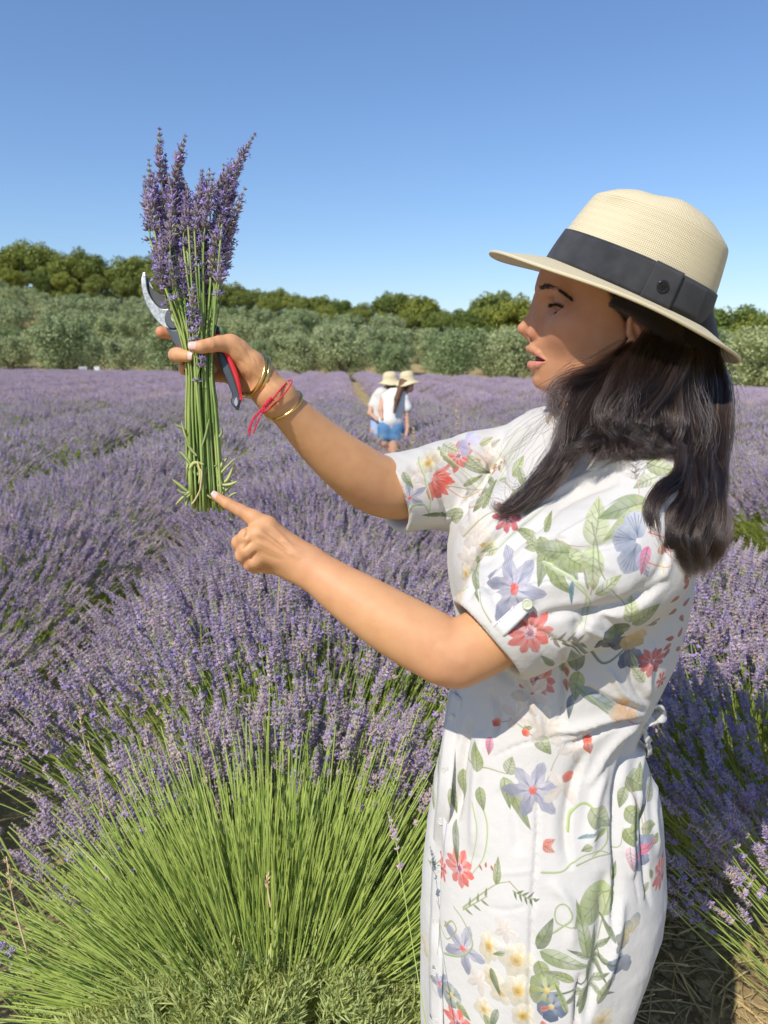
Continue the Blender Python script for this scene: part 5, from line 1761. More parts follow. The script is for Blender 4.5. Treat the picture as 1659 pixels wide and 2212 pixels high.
anemone(992, 1878, 38, 9, squash=.9)
for i, (x, y) in enumerate([(1035, 1868), (1048, 1874), (1060, 1870), (1068, 1880)]): leaf(x, y, 80 if i % 2 else -60, 11, 6, RED2, RED1)
vine([(1000, 1960), (1035, 1935), (1070, 1912), (1100, 1905)], 1.6); vine([(1100, 1905), (1130, 1935), (1158, 1950)], 1.3, (0.40, .34, .22)); leaf(1070, 1912, 82, 52, 18); spray(1000, 1966, 30, 60, 6); spray(1108, 1925, -25, 50, 8, G1, G3)
for x, y in ((1180, 1810),): leaf(1172, 1826, 20, 26, 18, RED1, RED2); leaf(1172, 1826, -30, 26, 18, RED1, RED2)
vine([(1225, 1790), (1232, 1755), (1262, 1735), (1300, 1760), (1312, 1815), (1280, 1850)], 3.0, (0.42, .50, .20)); leaf(1275, 1745, -50, 56, 40); leaf(1308, 1790, 200, 26, 14)
vine([(1170, 1885), (1215, 1882), (1250, 1855), (1290, 1838), (1320, 1845)], 2.0, (0.40, .46, .22)); vine([(1245, 1870), (1290, 1850), (1335, 1830), (1345, 1790)], 1.5); leaf(1246, 1812, 14, 60, 8, (0.25, .42, .50), (0.18, .32, .42)); leaf(1280, 1830, 200, 24, 16)
leaf(1352, 1680, -40, 50, 36); leaf(1350, 1700, -115, 36, 26); leaf(1350, 1745, -40, 40, 34); leaf(1348, 1790, -50, 40, 30); leaf(1360, 1800, 20, 40, 30); leaf(1385, 1790, -10, 30, 26); leaf(1398, 1735, 40, 26, 24); vine([(1350, 1690), (1375, 1740), (1390, 1800), (1370, 1850)], 1.3, (0.48, .36, .26)); vine([(1400, 1700), (1392, 1760), (1405, 1820)], 1.2, (0.5, .38, .3)); leaf(1410, 1830, 60, 24, 18); leaf(1378, 1690, 70, 26, 20)
pansy(1388, 1835, 30, (0.42, .43, .54), (0.22, .26, .36)); leaf(1360, 1830, -85, 44, 22, (0.86, .60, .66), (0.80, .3, .4)); leaf(1375, 1868, 10, 46, 22, (0.86, .28, .42), (0.82, .18, .32))
anemone(1425, 1890, 30, 8, squash=.6); leaf(1400, 1905, -120, 26, 12); leaf(1408, 1900, 100, 20, 10)
leaf(1322, 1918, 215, 92, 78, (0.55, .60, .28), (0.36, .44, .18)); leaf(1322, 1916, 75, 36, 12); vine([(1320, 1925), (1300, 1990), (1290, 2030)], 2.2, (0.34, .38, .20)); vine([(1322, 1915), (1318, 1880), (1322, 1850)], 1.6)
vine([(1160, 2025), (1200, 2012), (1235, 1985), (1222, 1955), (1200, 1965), (1205, 1995), (1245, 2000), (1275, 1975)], 2.3, (0.38, .44, .22))
leaf(1160, 2050, 60, 66, 30, G1, G3); leaf(1165, 2055, -20, 100, 34, (0.5, .56, .32), G1); leaf(1162, 2075, -70, 56, 34)
narcissus(1115, 2074, 36, 10); narcissus(1055, 2045, 34, 30, .6); narcissus(1083, 2142, 30, 50); narcissus(1118, 2140, 33, 15); narcissus(1130, 2195, 28, 40); narcissus(1060, 2110, 20, 0); narcissus(1045, 2180, 22, 20); ghost(1035, 2120, 28); ghost(1090, 2010, 26); leaf(1090, 2060, 200, 26, 10); leaf(1060, 2090, -70, 50, 16, G1, G3); leaf(1045, 2190, -50, 50, 20); leaf(1075, 2180, 250, 50, 16, G1, G3)
clematis(1000, 2050, 48, 0, 5); vine([(960, 2000), (975, 1990), (985, 2010), (965, 2030), (950, 2000)], 1.8); vine([(960, 2060), (1000, 2065), (1020, 2040), (1000, 1990), (980, 1960)], 2.6, (0.36, .42, .24)); clematis(950, 2120, 30, 60, 5)
pansy(975, 2150, 26, (0.7, .66, .25), (0.25, .32, .40)); leaf(985, 2165, -30, 36, 20); anemone(990, 2215, 34, 8); petals(922, 2060, 5, 24, 14, (0.85, .75, .55), (0.80, .66, .42), 60, 300); vine([(940, 2080), (935, 2120), (950, 2150)], 1.2)
pansy(1180, 2140, 34, (0.62, .64, .22), (0.30, .36, .14), 60); pansy(1190, 2175, 30, (0.20, .26, .38), (0.08, .12, .20), 200); leaf(1166, 2180, 10, 20, 12, RED1, RED2); leaf(1170, 2205, -70, 40, 16, RED2, RED1)
vine([(1200, 2150), (1235, 2140), (1262, 2120), (1275, 2080)], 2.0, G3)
for a, l in ((80, 60), (40, 60), (-20, 60), (-60, 62), (-100, 50), (150, 50)): leaf(1275, 2070, a, l, 11, (0.42, .47, .26), G3)
for a, l in ((30, 50), (-30, 60), (210, 60), (240, 46)): leaf(1268, 2130, a, l, 13, (0.46, .52, .28), G3)
leaf(1268, 2070, 98, 110, 26, (0.48, .54, .28), G1); leaf(1240, 2120, 160, 60, 20)
petals(1360, 2020, 4, 34, 24, (0.82, .66, .25), (0.20, .26, .32), 60, 200, edge=BL3); petals(1348, 2060, 3, 40, 22, (0.40, .44, .50), (0.14, .18, .26), 200, 120); vine([(1340, 2070), (1300, 2080), (1290, 2050)], 2.2, G3); leaf(1330, 2040, 120, 60, 12, G1, G3)
leaf(1250, 2190, 70, 60, 14, G1, G3); leaf(1290, 2170, 60, 66, 22, (0.5, .52, .3), G3); leaf(1225, 2190, 110, 60, 14); narcissus(1300, 2205, 26, 30)
leaf(950, 1640, -85, 40, 20, (0.55, .62, .35), G1); leaf(975, 1690, -80, 60, 18); leaf(935, 1690, -80, 40, 22, (0.62, .68, .42), G2); leaf(985, 1770, -88, 80, 18, G1, G3); vine([(965, 1780), (958, 1850), (960, 1900)], 1.6, (0.5, .45, .55)); anemone(955, 1880, 24, 7, squash=.5); spray(925, 1860, -20, 30, 5); vine([(945, 1940), (950, 2000), (945, 2060)], 1.2)
# ---- bodice
anemone(1160, 1468, 38, 10, (0.72, .45, .42), (0.66, .25, .24)); ghost(1150, 1500, 46, 200, 5); leaf(1120, 1460, 160, 50, 16, G1, G3); leaf(1195, 1440, 120, 40, 16, G1, G3); ghost(1115, 1545, 36, 160, 4); ghost(1180, 1570, 44, 20, 5)
leaf(1222, 1440, -86, 20, 14, RED1, RED2); leaf(1222, 1466, -86, 22, 14, RED2, RED1); leaf(1215, 1450, 100, 40, 14); leaf(1250, 1450, -100, 60, 34, (0.55, .55, .25), G1)
vine([(1240, 1380), (1262, 1410), (1300, 1432), (1345, 1405), (1352, 1390)], 4.0, (0.20, .25, .20)); leaf(1245, 1450, 95, 90, 40, (0.32, .36, .20), (0.10, .14, .10)); leaf(1245, 1480, -38, 120, 26, (0.20, .28, .38), (0.30, .34, .18)); vine([(1245, 1478), (1300, 1530), (1345, 1560)], 4.5, (0.30, .36, .22)); leaf(1235, 1500, -100, 50, 16, BL2, BL3)
petals(1355, 1528, 4, 38, 26, (0.88, .45, .14), (0.84, .70, .52), 120, 240, edge=(0.7, .4, .2)); vine([(1330, 1555), (1360, 1560), (1390, 1562)], 1.6, (0.7, .32, .2))
petals(1345, 1375, 4, 52, 40, (0.12, .15, .22), (0.03, .05, .09), 150, 150, edge=(0.02, .03, .05)); petals(1350, 1378, 3, 46, 30, (0.82, .62, .28), (0.60, .42, .18), -70, 90); petals(1362, 1400, 3, 44, 26, (0.16, .20, .30), (0.06, .09, .15), -110, 80); leaf(1365, 1350, 30, 60, 44, (0.55, .60, .28), G1); leaf(1362, 1352, 200, 60, 34, (0.30, .36, .20), G3); leaf(1360, 1345, 85, 50, 34, (0.6, .64, .34), G2)
anemone(1408, 1432, 30, 10, (0.72, .40, .38), (0.50, .10, .12), a0=10); leaf(1375, 1440, 110, 36, 12, (0.6, .62, .4), G2); leaf(1390, 1475, 120, 50, 24, (0.6, .64, .36), G2); anemone(1428, 1470, 20, 6, squash=.6)
for x, y, a in ((1478, 1275, 60), (1468, 1290, 200), (1475, 1310, 20), (1462, 1318, 190), (1470, 1330, -70), (1482, 1262, 100), (1455, 1380, 160), (1450, 1392, 200), (1465, 1378, 60), (1446, 1402, 230), (1462, 1400, -60)): leaf(x, y, a, 20, 12, (0.74, .18, .14), (0.60, .10, .09))
pansy(1415, 1345, 12, (0.5, .5, .52), BL3); leaf(1415, 1350, 150, 26, 12, (0.4, .42, .40), G3)
# ---- near sleeve
clematis(1110, 1275, 56, 60, 6); vine([(1060, 1345), (1040, 1310), (1035, 1280)], 1.4)
leaf(1165, 1160, -60, 50, 30); leaf(1185, 1180, -110, 60, 30, (0.5, .56, .26), G1); leaf(1200, 1170, -60, 70, 44); leaf(1215, 1195, -30, 60, 40, (0.60, .65, .34), G1); leaf(1160, 1190, 150, 50, 22); leaf(1180, 1210, -50, 70, 26); leaf(1230, 1200, 170, 60, 34, (0.45, .52, .28), G1)
vine([(1175, 1215), (1220, 1240), (1265, 1275), (1258, 1330), (1235, 1370)], 3.4, (0.55, .60, .38)); vine([(1240, 1260), (1275, 1300), (1262, 1360)], 2.6, (0.52, .56, .34)); vine([(1200, 1165), (1240, 1180), (1275, 1180)], 1.3, (0.5, .38, .3))
leaf(1280, 1180, 75, 74, 56, (0.66, .68, .44), (0.52, .56, .30)); leaf(1282, 1180, -95, 68, 44, (0.60, .66, .34), (0.46, .52, .22)); vine([(1278, 1130), (1290, 1180), (1300, 1240), (1345, 1300), (1362, 1340)], 1.6, (0.34, .34, .22)); vine([(1275, 1285), (1282, 1250), (1300, 1220)], 1.2, (0.45, .34, .24)); leaf(1285, 1285, 30, 56, 26, (0.64, .68, .40), G2); leaf(1270, 1275, 100, 40, 8, (0.55, .5, .4), (0.5, .4, .3)); leaf(1236, 1255, -95, 44, 10, (0.20, .40, .52), (0.12, .28, .40))
leaf(1400, 1085, 190, 96, 40, (0.45, .52, .28), (0.34, .42, .20)); leaf(1405, 1100, 205, 100, 40, (0.66, .70, .34), (0.50, .56, .24))
petals(1378, 1168, 3, 54, 44, (0.30, 0.35, 0.44), (0.54, 0.55, 0.62), 100, 210, edge=(.4, .42, .5), vein=(0.08, .12, .20), sharp=.1); leaf(1385, 1190, -80, 50, 30, (0.70, .62, .74), (0.55, .5, .7)); leaf(1400, 1180, -110, 50, 22, (0.86, .24, .42), (0.84, .16, .34)); vine([(1400, 1215), (1430, 1225), (1452, 1222)], 1.5, (0.75, .30, .18)); vine([(1400, 1150), (1440, 1165), (1450, 1215)], 1.5, (0.72, .25, .2)); leaf(1430, 1200, 90, 22, 20, RED1, RED1); leaf(1443, 1150, -85, 30, 12, (0.40, .03, .05), (0.5, .06, .06)); vine([(1432, 1240), (1425, 1190), (1436, 1160)], 1.4, (0.7, .66, .3))
anemone(1145, 1368, 40, 9, a0=10); spray(1190, 1380, -8, 70, 7, (0.5, .3, .25), (0.35, .2, .18)); vine([(1215, 1390), (1240, 1400), (1260, 1420)], 1.8, G3)
leaf(1395, 1000, -20, 60, 34, (0.60, .65, .36), G2); leaf(1420, 1030, 200, 50, 24, (0.7, .72, .5), (.6, .62, .4)); vine([(1372, 1010), (1380, 1060), (1376, 1100)], 1.2, (0.6, .42, .34)); spray(1372, 1035, 88, 40, 6, (0.6, .55, .7), (0.5, .45, .62))
# cuff with button tab prints
vine([(1012, 1330), (1040, 1350), (1062, 1372)], 2.2, (0.5, .55, .35)); disc(1092, 1420, 10, (.8, .79, .77), (0.45, .48, .36)); disc(1092, 1420, 7, (.80, .79, .77), (.8, .79, .77)); leaf(1060, 1398, 80, 20, 16)
# ---- chest
vine([(1060, 1200), (1110, 1150), (1160, 1110), (1200, 1070)], 2.0, (0.55, .58, .38)); leaf(1130, 1115, 50, 90, 18, (0.60, .64, .38), G2); leaf(1148, 1100, 45, 60, 14, (0.62, .16, .12), (0.8, .66, .6)); leaf(1170, 1078, 40, 50, 18, (0.80, .30, .26), RED1)
anemone(1095, 1120, 30, 8, (0.7, .3, .34), (0.45, .08, .16)); leaf(1112, 1100, 20, 50, 16); leaf(1175, 1150, 60, 30, 14)
narcissus(1042, 1172, 30, 20, .8); ghost(1020, 1160, 36, 60, 6); ghost(1012, 1210, 30, 0, 6); narcissus(1006, 1240, 24, 40, .5); ghost(1030, 1140, 30, 30, 6); leaf(1030, 1200, -70, 50, 14); vine([(1010, 1270), (1012, 1240), (1030, 1200)], 1.6, (0.6, .6, .4)); leaf(1075, 1185, 200, 40, 20, (0.66, .62, .4), G2)
leaf(1105, 1030, 55, 44, 24, (0.55, .62, .26), G2); vine([(1040, 1080), (1065, 1050), (1090, 1045), (1108, 1062)], 1.6); leaf(1060, 1055, 190, 26, 12); leaf(1042, 1078, 230, 30, 16)
vine([(1050, 1040), (1080, 1000), (1120, 950), (1140, 930)], 2.2, (0.62, .64, .44)); vine([(1070, 1050), (1100, 1000), (1135, 955)], 2.0, (0.62, .64, .44))
for i, (x, y) in enumerate([(1052, 1000), (1062, 1008), (1075, 1006), (1085, 1012), (1058, 1020)]): leaf(x, y, 80 - 60 * (i % 3), 15, 8, (0.80, .35, .26), (0.7, .2, .15))
leaf(1040, 1010, 75, 40, 14, (0.86, .45, .38), RED2); leaf(1030, 985, -70, 26, 14, RED2, RED1); leaf(1035, 960, 20, 34, 20, (0.72, .70, .5), G2); leaf(1008, 985, -50, 36, 20)
vine([(1062, 1010), (1085, 975), (1105, 945), (1120, 925)], 2.4, (0.52, 0.54, 0.34)); vine([(1080, 1020), (1105, 980), (1128, 950), (1145, 935)], 2.2, (0.55, 0.57, 0.36)); leaf(1100, 1075, 15, 50, 20); leaf(1120, 1010, -60, 44, 18); vine([(1110, 1020), (1130, 1050), (1128, 1075)], 1.4)
leaf(1058, 965, 30, 30, 16, (0.66, .60, .46), (0.6, .5, .4)); ghost(1050, 990, 30, 10, 5); vine([(1005, 1080), (1040, 1040), (1065, 1000)], 1.8, (0.5, .52, .3)); leaf(1040, 1100, 60, 40, 14); vine([(1000, 1160), (1040, 1120), (1075, 1100)], 1.6)
# ---- far sleeve
tulip(928, 1040, 50, -40); tulip(932, 1030, 44, -10); vine([(965, 1050), (1000, 1055), (1030, 1070), (1045, 1085)], 1.6, (0.5, .42, .26)); vine([(965, 1055), (1000, 1075), (1025, 1095)], 1.3, (0.6, .3, .2))
anemone(990, 985, 34, 9, a0=20); leaf(955, 960, -25, 48, 24, (0.70, .72, .55), G2); leaf(945, 965, -50, 70, 14, (0.50, .55, .30), G1); leaf(1010, 985, -45, 60, 22, (0.55, .6, .34), G1); leaf(1000, 1000, -30, 70, 18, G2, G3); vine([(960, 980), (1000, 1020), (1035, 1045)], 2, (0.5, .54, .34))
petals(1012, 960, 4, 26, 22, (0.66, .62, .76), (0.5, .48, .68), 30, 300); ghost(900, 1030, 34, 20, 5); ghost(885, 1050, 30, 60, 5); narcissus(925, 1000, 26, 0); vine([(905, 990), (918, 1040), (930, 1080), (925, 1120)], 3.0, (0.50, .58, .34))
clematis(885, 1075, 34, 100, 5); vine([(880, 1120), (890, 1095), (915, 1090), (930, 1115)], 3.2, (0.44, .52, .30)); leaf(870, 1020, -60, 44, 16, (0.5, .56, .34), G1); leaf(1000, 1110, 190, 60, 24, G2, G3); leaf(960, 1110, 170, 46, 14, G1, G3); leaf(975, 1125, 30, 40, 16, G2, G1); leaf(1000, 1050, 20, 44, 16)
# paler sprigs scattered where nothing was placed, also round the back
for i in range(26):
    uv = np.array([pr.uniform(U0, U1), pr.uniform(Z0, Z1)]); p = to_px(uv).astype(int)
    x0, y0, x1, y1 = _box(p[0] - 70, p[1] - 70, p[0] + 70, p[1] + 70)
    if x1 <= x0 or y1 <= y0 or img[y0:y1, x0:x1].std(axis=(0, 1)).max() > 0.02: continue
    a = pr.uniform(0, 6.28); d = np.array([math.cos(a), math.sin(a)])
    stroke([p - d * 45, p + np.array([d[1], -d[0]]) * 12, p + d * 45], 2.2, (0.5, .48, .34), .55)

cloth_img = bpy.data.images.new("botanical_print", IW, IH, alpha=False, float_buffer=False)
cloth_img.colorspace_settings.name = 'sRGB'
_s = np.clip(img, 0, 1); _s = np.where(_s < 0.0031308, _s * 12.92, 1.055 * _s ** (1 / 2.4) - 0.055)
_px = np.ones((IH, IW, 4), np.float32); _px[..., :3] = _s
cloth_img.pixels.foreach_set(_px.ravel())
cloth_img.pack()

def cloth_material():
    m, nt, b = new_mat("printed_cotton")
    uv = nt.nodes.new('ShaderNodeUVMap'); uv.uv_map = 'print'
    im = nt.nodes.new('ShaderNodeTexImage'); im.image = cloth_img; im.extension = 'EXTEND'
    nt.links.new(uv.outputs[0], im.inputs[0])
    n = noise_n(nt, 900, 2); n2 = noise_n(nt, 55, 4, rough=.6)
    nt.links.new(im.outputs[0], b.inputs['Base Color'])
    b.inputs['Roughness'].default_value = 0.78
    b.inputs['Specular IOR Level'].default_value = 0.2
    b.inputs['Sheen Weight'].default_value = 0.15
    add = nt.nodes.new('ShaderNodeMath'); add.operation = 'MULTIPLY_ADD'; add.inputs[1].default_value = 0.12
    nt.links.new(n.outputs[0], add.inputs[0]); nt.links.new(n2.outputs[0], add.inputs[2])
    bump_n(nt, b, add.outputs[0], 0.35, 0.004)
    tr = nt.nodes.new('ShaderNodeBsdfTranslucent'); nt.links.new(im.outputs[0], tr.inputs[0])
    ms = nt.nodes.new('ShaderNodeMixShader'); ms.inputs[0].default_value = 0.12
    nt.links.new(b.outputs[0], ms.inputs[1]); nt.links.new(tr.outputs[0], ms.inputs[2])
    nt.links.new(ms.outputs[0], nt.nodes['Material Output'].inputs[0])
    return m
M_cloth = cloth_material()
def set_uv(me):
    co = np.empty(len(me.vertices) * 3, np.float32); me.vertices.foreach_get('co', co); co = co.reshape(-1, 3)
    vi = np.empty(len(me.loops), np.int32); me.loops.foreach_get('vertex_index', vi)
    q = print_uv(co.astype(float)); q = np.stack([(q[:, 0] - U0) / (U1 - U0), (q[:, 1] - Z0) / (Z1 - Z0)], 1)
    ul = me.uv_layers.new(name='print'); ul.data.foreach_set('uv', q[vi].astype(np.float32).ravel())

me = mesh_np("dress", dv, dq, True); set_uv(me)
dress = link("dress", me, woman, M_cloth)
# ================================================================== clothing details
def band_loft(name, centre, axis, up, r1, r2, width, mat, parent, th=.0022, wob=.0012, seed=0, uvp=True, n=64, flare=0.0):
    axis = np.array(axis, float); axis /= np.linalg.norm(axis)
    up = np.array(up, float); up -= axis * (up @ axis); up /= np.linalg.norm(up); sd = np.cross(axis, up)
    a = np.linspace(0, 2 * np.pi, n, endpoint=False)
    prof_ = [(0, 0), (.15, .9), (.5, 1.1), (.85, .9), (1, 0), (1, -1.0), (.5, -1.0), (0, -1.0)]
    V = []
    for (f, o) in prof_:
        rr = 1 + wob / r1 * (np.sin(3 * a + seed) + .7 * np.sin(7 * a + 2 * seed + f * 3) + .4 * np.sin(13 * a + f * 5))
        ra = (r1 + o * th + flare * f) * rr; rb = (r2 + o * th + flare * f) * rr
        V.append(np.array(centre) - axis * width * (1 - f) + axis * (.002 * np.sin(5 * a + seed))[:, None] + np.cos(a)[:, None] * up * ra[:, None] + np.sin(a)[:, None] * sd * rb[:, None])
    m = len(prof_); V = np.concatenate(V)
    i = np.arange(m)[:, None]; j = np.arange(n)[None]; i2 = (i + 1) % m; j2 = (j + 1) % n
    Q = np.stack([i * n + j, i * n + j2, i2 * n + j2, i2 * n + j], -1).reshape(-1, 4)
    me = mesh_np(name, V, Q, True)
    if uvp: set_uv(me)
    return link(name, me, parent, mat)

def shell(name, G, th, parent, mat, uvp=True):
    """G (n,m,3) grid -> closed thin slab"""
    G = np.asarray(G, float); n, m = G.shape[:2]
    du = np.gradient(G, axis=0); dv_ = np.gradient(G, axis=1)
    N = np.cross(du, dv_); N /= np.linalg.norm(N, axis=2)[..., None] + 1e-12
    A = (G + N * th / 2).reshape(-1, 3); B = (G - N * th / 2).reshape(-1, 3)
    i = np.arange(n - 1)[:, None]; j = np.arange(m - 1)[None]
    q = np.stack([i * m + j, (i + 1) * m + j, (i + 1) * m + j + 1, i * m + j + 1], -1).reshape(-1, 4)
    o = n * m; Q = [q, q[:, ::-1] + o]
    e = []
    for a in range(n - 1): e += [[a * m, a * m + o, (a + 1) * m + o, (a + 1) * m], [a * m + m - 1, (a + 1) * m + m - 1, (a + 1) * m + m - 1 + o, a * m + m - 1 + o]]
    for b in range(m - 1): e += [[b, b + 1, b + 1 + o, b + o], [(n - 1) * m + b, (n - 1) * m + b + o, (n - 1) * m + b + 1 + o, (n - 1) * m + b + 1]]
    me = mesh_np(name, np.concatenate([A, B]), np.concatenate(Q + [np.array(e)]), True)
    if uvp: set_uv(me)
    return link(name, me, parent, mat)

def surf_pt(x, y, lift=.002):
    k = np.where(np.hypot(_fp[:, 0] - x, _fp[:, 1] - y) < 6)[0]
    k = k[np.argmin(_fp[k, 2])]; i = _fidx[k]
    return dv[i] + dn[i] * lift, dn[i]
# sleeve tab with its button
gx, gy = np.array([(1147, 1297), (1033, 1403)], float)
grid = np.zeros((18, 7, 3)); nrm_ = np.zeros((18, 7, 3))
for i in range(18):
    f = i / 17; c = gx * (1 - f) + gy * f; hw = 16.5 * min(1.0, (.45 + i * .28))
    for j, q in enumerate(np.linspace(-1, 1, 7)):
        p, n = surf_pt(c[0] + .68 * hw * q, c[1] + .73 * hw * q, 0); grid[i, j] = p; nrm_[i, j] = n
# lie evenly: refit each point to its own pixel, then relax
for i in range(18):
    f = i / 17; c = gx * (1 - f) + gy * f; hw = 16.5 * min(1.0, (.45 + i * .28))
    for j, q in enumerate(np.linspace(-1, 1, 7)):
        d_ = proj(grid[i, j][None])[0][2]; grid[i, j] = W(c[0] + .68 * hw * q, c[1] + .73 * hw * q, d_)
for _ in range(8):
    g2 = grid.copy(); g2[1:-1] = (grid[:-2] + grid[2:] + 2 * grid[1:-1]) / 4; g2[:, 1:-1] = (g2[:, :-2] + g2[:, 2:] + 2 * g2[:, 1:-1]) / 4; grid = g2
nm = nrm_.mean((0, 1)); nm /= np.linalg.norm(nm)
grid = grid + nm * .0052
cen = grid[:, 3][np.linspace(0, 17, 14).astype(int)]
sdv = grid[8, 6] - grid[8, 0]; sdv /= np.linalg.norm(sdv)
M_plain = simple_mat("plain_cotton", (.66, .65, .62), (.72, .71, .68), .85, 120, .15, bump=.15)
shell("sleeve_tab", grid, .0026, woman, M_plain)
mb = MB()
M_thread = simple_mat("grey_thread", (.42, .42, .41), (.5, .5, .49), .9, 60)
for q in (-.74, .74):
    for i in range(26):
        f = i / 26 * 12.2 + .5; c0 = np.array([np.interp(f, np.arange(14), cen[:, k]) for k in range(3)]); c1 = np.array([np.interp(f + .26, np.arange(14), cen[:, k]) for k in range(3)])
        mb.add(*tube([c0 + sdv * .0086 * q + nm * .0015, c1 + sdv * .0086 * q + nm * .0015], .00035, 4))
link("stitching", mb.mesh("stitching"), woman, M_thread)
M_button = simple_mat("button", (0.50, 0.53, 0.36), (0.60, 0.62, 0.46), 0.25, 200, 0.6)
def button(c, nrm, r, mat=M_button, parent=None):
    bm = bmesh.new()
    M = Vector(nrm).to_track_quat('Z', 'Y').to_matrix().to_4x4(); M.translation = Vector(c)
    V = []; rings = [(0, .10), (.45, .10), (.62, .0), (.78, .35), (.95, .3), (1, 0), (.9, -.4)]
    n = 20
    mb = MB(); pts = []
    for rr, h in rings:
        for a in np.linspace(0, 2 * np.pi, n, endpoint=False):
            pts.append((Matrix(M) @ Vector((rr * r * math.cos(a), rr * r * math.sin(a), h * r * .45)))[:])
    m = len(rings); i = np.arange(m - 1)[:, None]; j = np.arange(n)[None]; j2 = (j + 1) % n
    Q = np.stack([i * n + j, (i + 1) * n + j, (i + 1) * n + j2, i * n + j2], -1).reshape(-1, 4)
    mb.add(pts, Q)
    bm.free()
    return link("button", mb.mesh("button"), parent or woman, mat)
button(cen[1] + nm * .0030, nm, .0058)
# front placket: a raised strip down the left edge with small shell buttons
M_shell = simple_mat("shell_button", (0.55, 0.55, 0.50), (0.66, 0.64, 0.60), 0.25, 200, 0.6)
pl = []
for x, y in [(985, 1500), (972, 1580), (962, 1660), (954, 1740), (948, 1820), (944, 1900), (941, 1980), (940, 2060), (940, 2140), (940, 2210)]:
    p, n = surf_pt(x, y, .0015); pl.append(p)
pl = spline(np.array(pl), 60)
G_ = [[p + np.array([math.cos(R(60)), math.sin(R(60)) * -1, 0]) * q * .014 + np.array([-.5, -.85, 0]) * (.0016 * (1 - q * q) + .0006 * math.sin(i * .9)) for q in np.linspace(-1, 1, 5)] for i, p in enumerate(pl)]
shell("front_placket", G_, .0016, woman, M_cloth)
for i in range(4, 60, 9):
    button(pl[i] + np.array([-.45, -.85, 0]) * .0040, (-.45, -.88, 0), .0048, M_shell)
# collar: two leaves falling from the neck edge, open at the throat
def leaf_grid(rows, n=22, m=11):
    R0 = np.array([spline(WA(r), n) for r in rows])
    return np.array([spline(R0[:, i], m) for i in range(n)])
g_ = leaf_grid([[(1290, 862, 1.02), (1250, 884, 1.00), (1232, 915, .965), (1222, 948, .935), (1212, 980, .912)],
                [(1268, 852, 1.04), (1222, 874, 1.02), (1208, 905, .985), (1200, 940, .945), (1196, 975, .915)],
                [(1215, 868, 1.065), (1180, 884, 1.045), (1178, 915, 1.00), (1182, 945, .955), (1184, 978, .920)],
                [(1150, 885, 1.075), (1132, 897, 1.055), (1146, 925, 1.01), (1166, 955, .960), (1176, 988, .920)]])
g_ += (.0015 * np.sin(np.arange(22) * .7))[:, None, None] * np.array([0, -1, .3])
shell("collar", g_, .0022, woman, M_cloth)
g_ = leaf_grid([[(1206, 920, .935), (1208, 950, .912), (1204, 985, .893), (1196, 1010, .882)],
                [(1190, 926, .925), (1192, 952, .905), (1192, 985, .888), (1190, 1012, .878)],
                [(1172, 938, .925), (1176, 960, .905), (1180, 990, .888), (1184, 1016, .878)]], 16, 9)
g_ += (.0015 * np.sin(np.arange(16) * .9))[:, None, None] * np.array([-.3, -1, .3])
shell("collar", g_, .0022, woman, M_cloth)
g_ = leaf_grid([[(1300, 960, .86), (1350, 955, .85), (1420, 950, .86), (1470, 945, .90)], [(1290, 985, .852), (1350, 978, .842), (1425, 975, .85), (1478, 970, .90)], [(1270, 1018, .852), (1345, 1008, .842), (1430, 1002, .852), (1480, 995, .90)]], 16, 9)
shell("collar", g_, .0022, woman, M_cloth)
# thin gold chain at the throat
M_gold, nt, b = new_mat("gold"); b.inputs['Base Color'].default_value = (0.83, 0.58, 0.20, 1); b.inputs['Metallic'].default_value = 1; b.inputs['Roughness'].default_value = 0.22
n_ = noise_n(nt, 260, 3); bump_n(nt, b, n_.outputs[0], .35, .001)
ch = WA([(1238, 930, .935), (1222, 958, .915), (1208, 978, .905), (1196, 984, .910), (1184, 975, .935)])
mb = MB(); mb.add(*tube(spline(ch, 60), .0008 + .0004 * np.sin(np.arange(60) * 2.2), 6)); link("necklace", mb.mesh("necklace"), woman, M_gold)
# bow of the waist tie at the back
def loop_strip(pts, wd, n=26, twist=0.0):
    P = spline(WA(pts), n); T, N, B = frames(P, (0, -1, 0)); g = []
    for i in range(n):
        a = twist * i / n + .3 * math.sin(i * .8); v = (N[i] * math.cos(a) + B[i] * math.sin(a))
        w = wd * (.55 + .75 * math.sin(math.pi * i / (n - 1)) ** .7)
        g.append([P[i] + v * w * q + B[i] * .0035 * math.sin(q * 5 + i * .7) for q in np.linspace(-1, 1, 9)])
    return g
shell("waist_bow", loop_strip([(1372, 1548, .905), (1392, 1528, .900), (1410, 1520, .905), (1416, 1534, .915), (1400, 1545, .915), (1380, 1552, .910)], .0105), .0016, woman, M_cloth)
shell("waist_bow", loop_strip([(1376, 1552, .905), (1394, 1560, .900), (1412, 1552, .905), (1416, 1542, .915), (1396, 1543, .92), (1378, 1550, .912)], .0090, twist=.8), .0016, woman, M_cloth)
shell("waist_bow", loop_strip([(1380, 1552, .906), (1390, 1575, .905), (1398, 1600, .912), (1402, 1630, .93)], .0085, twist=.6), .0014, woman, M_cloth)

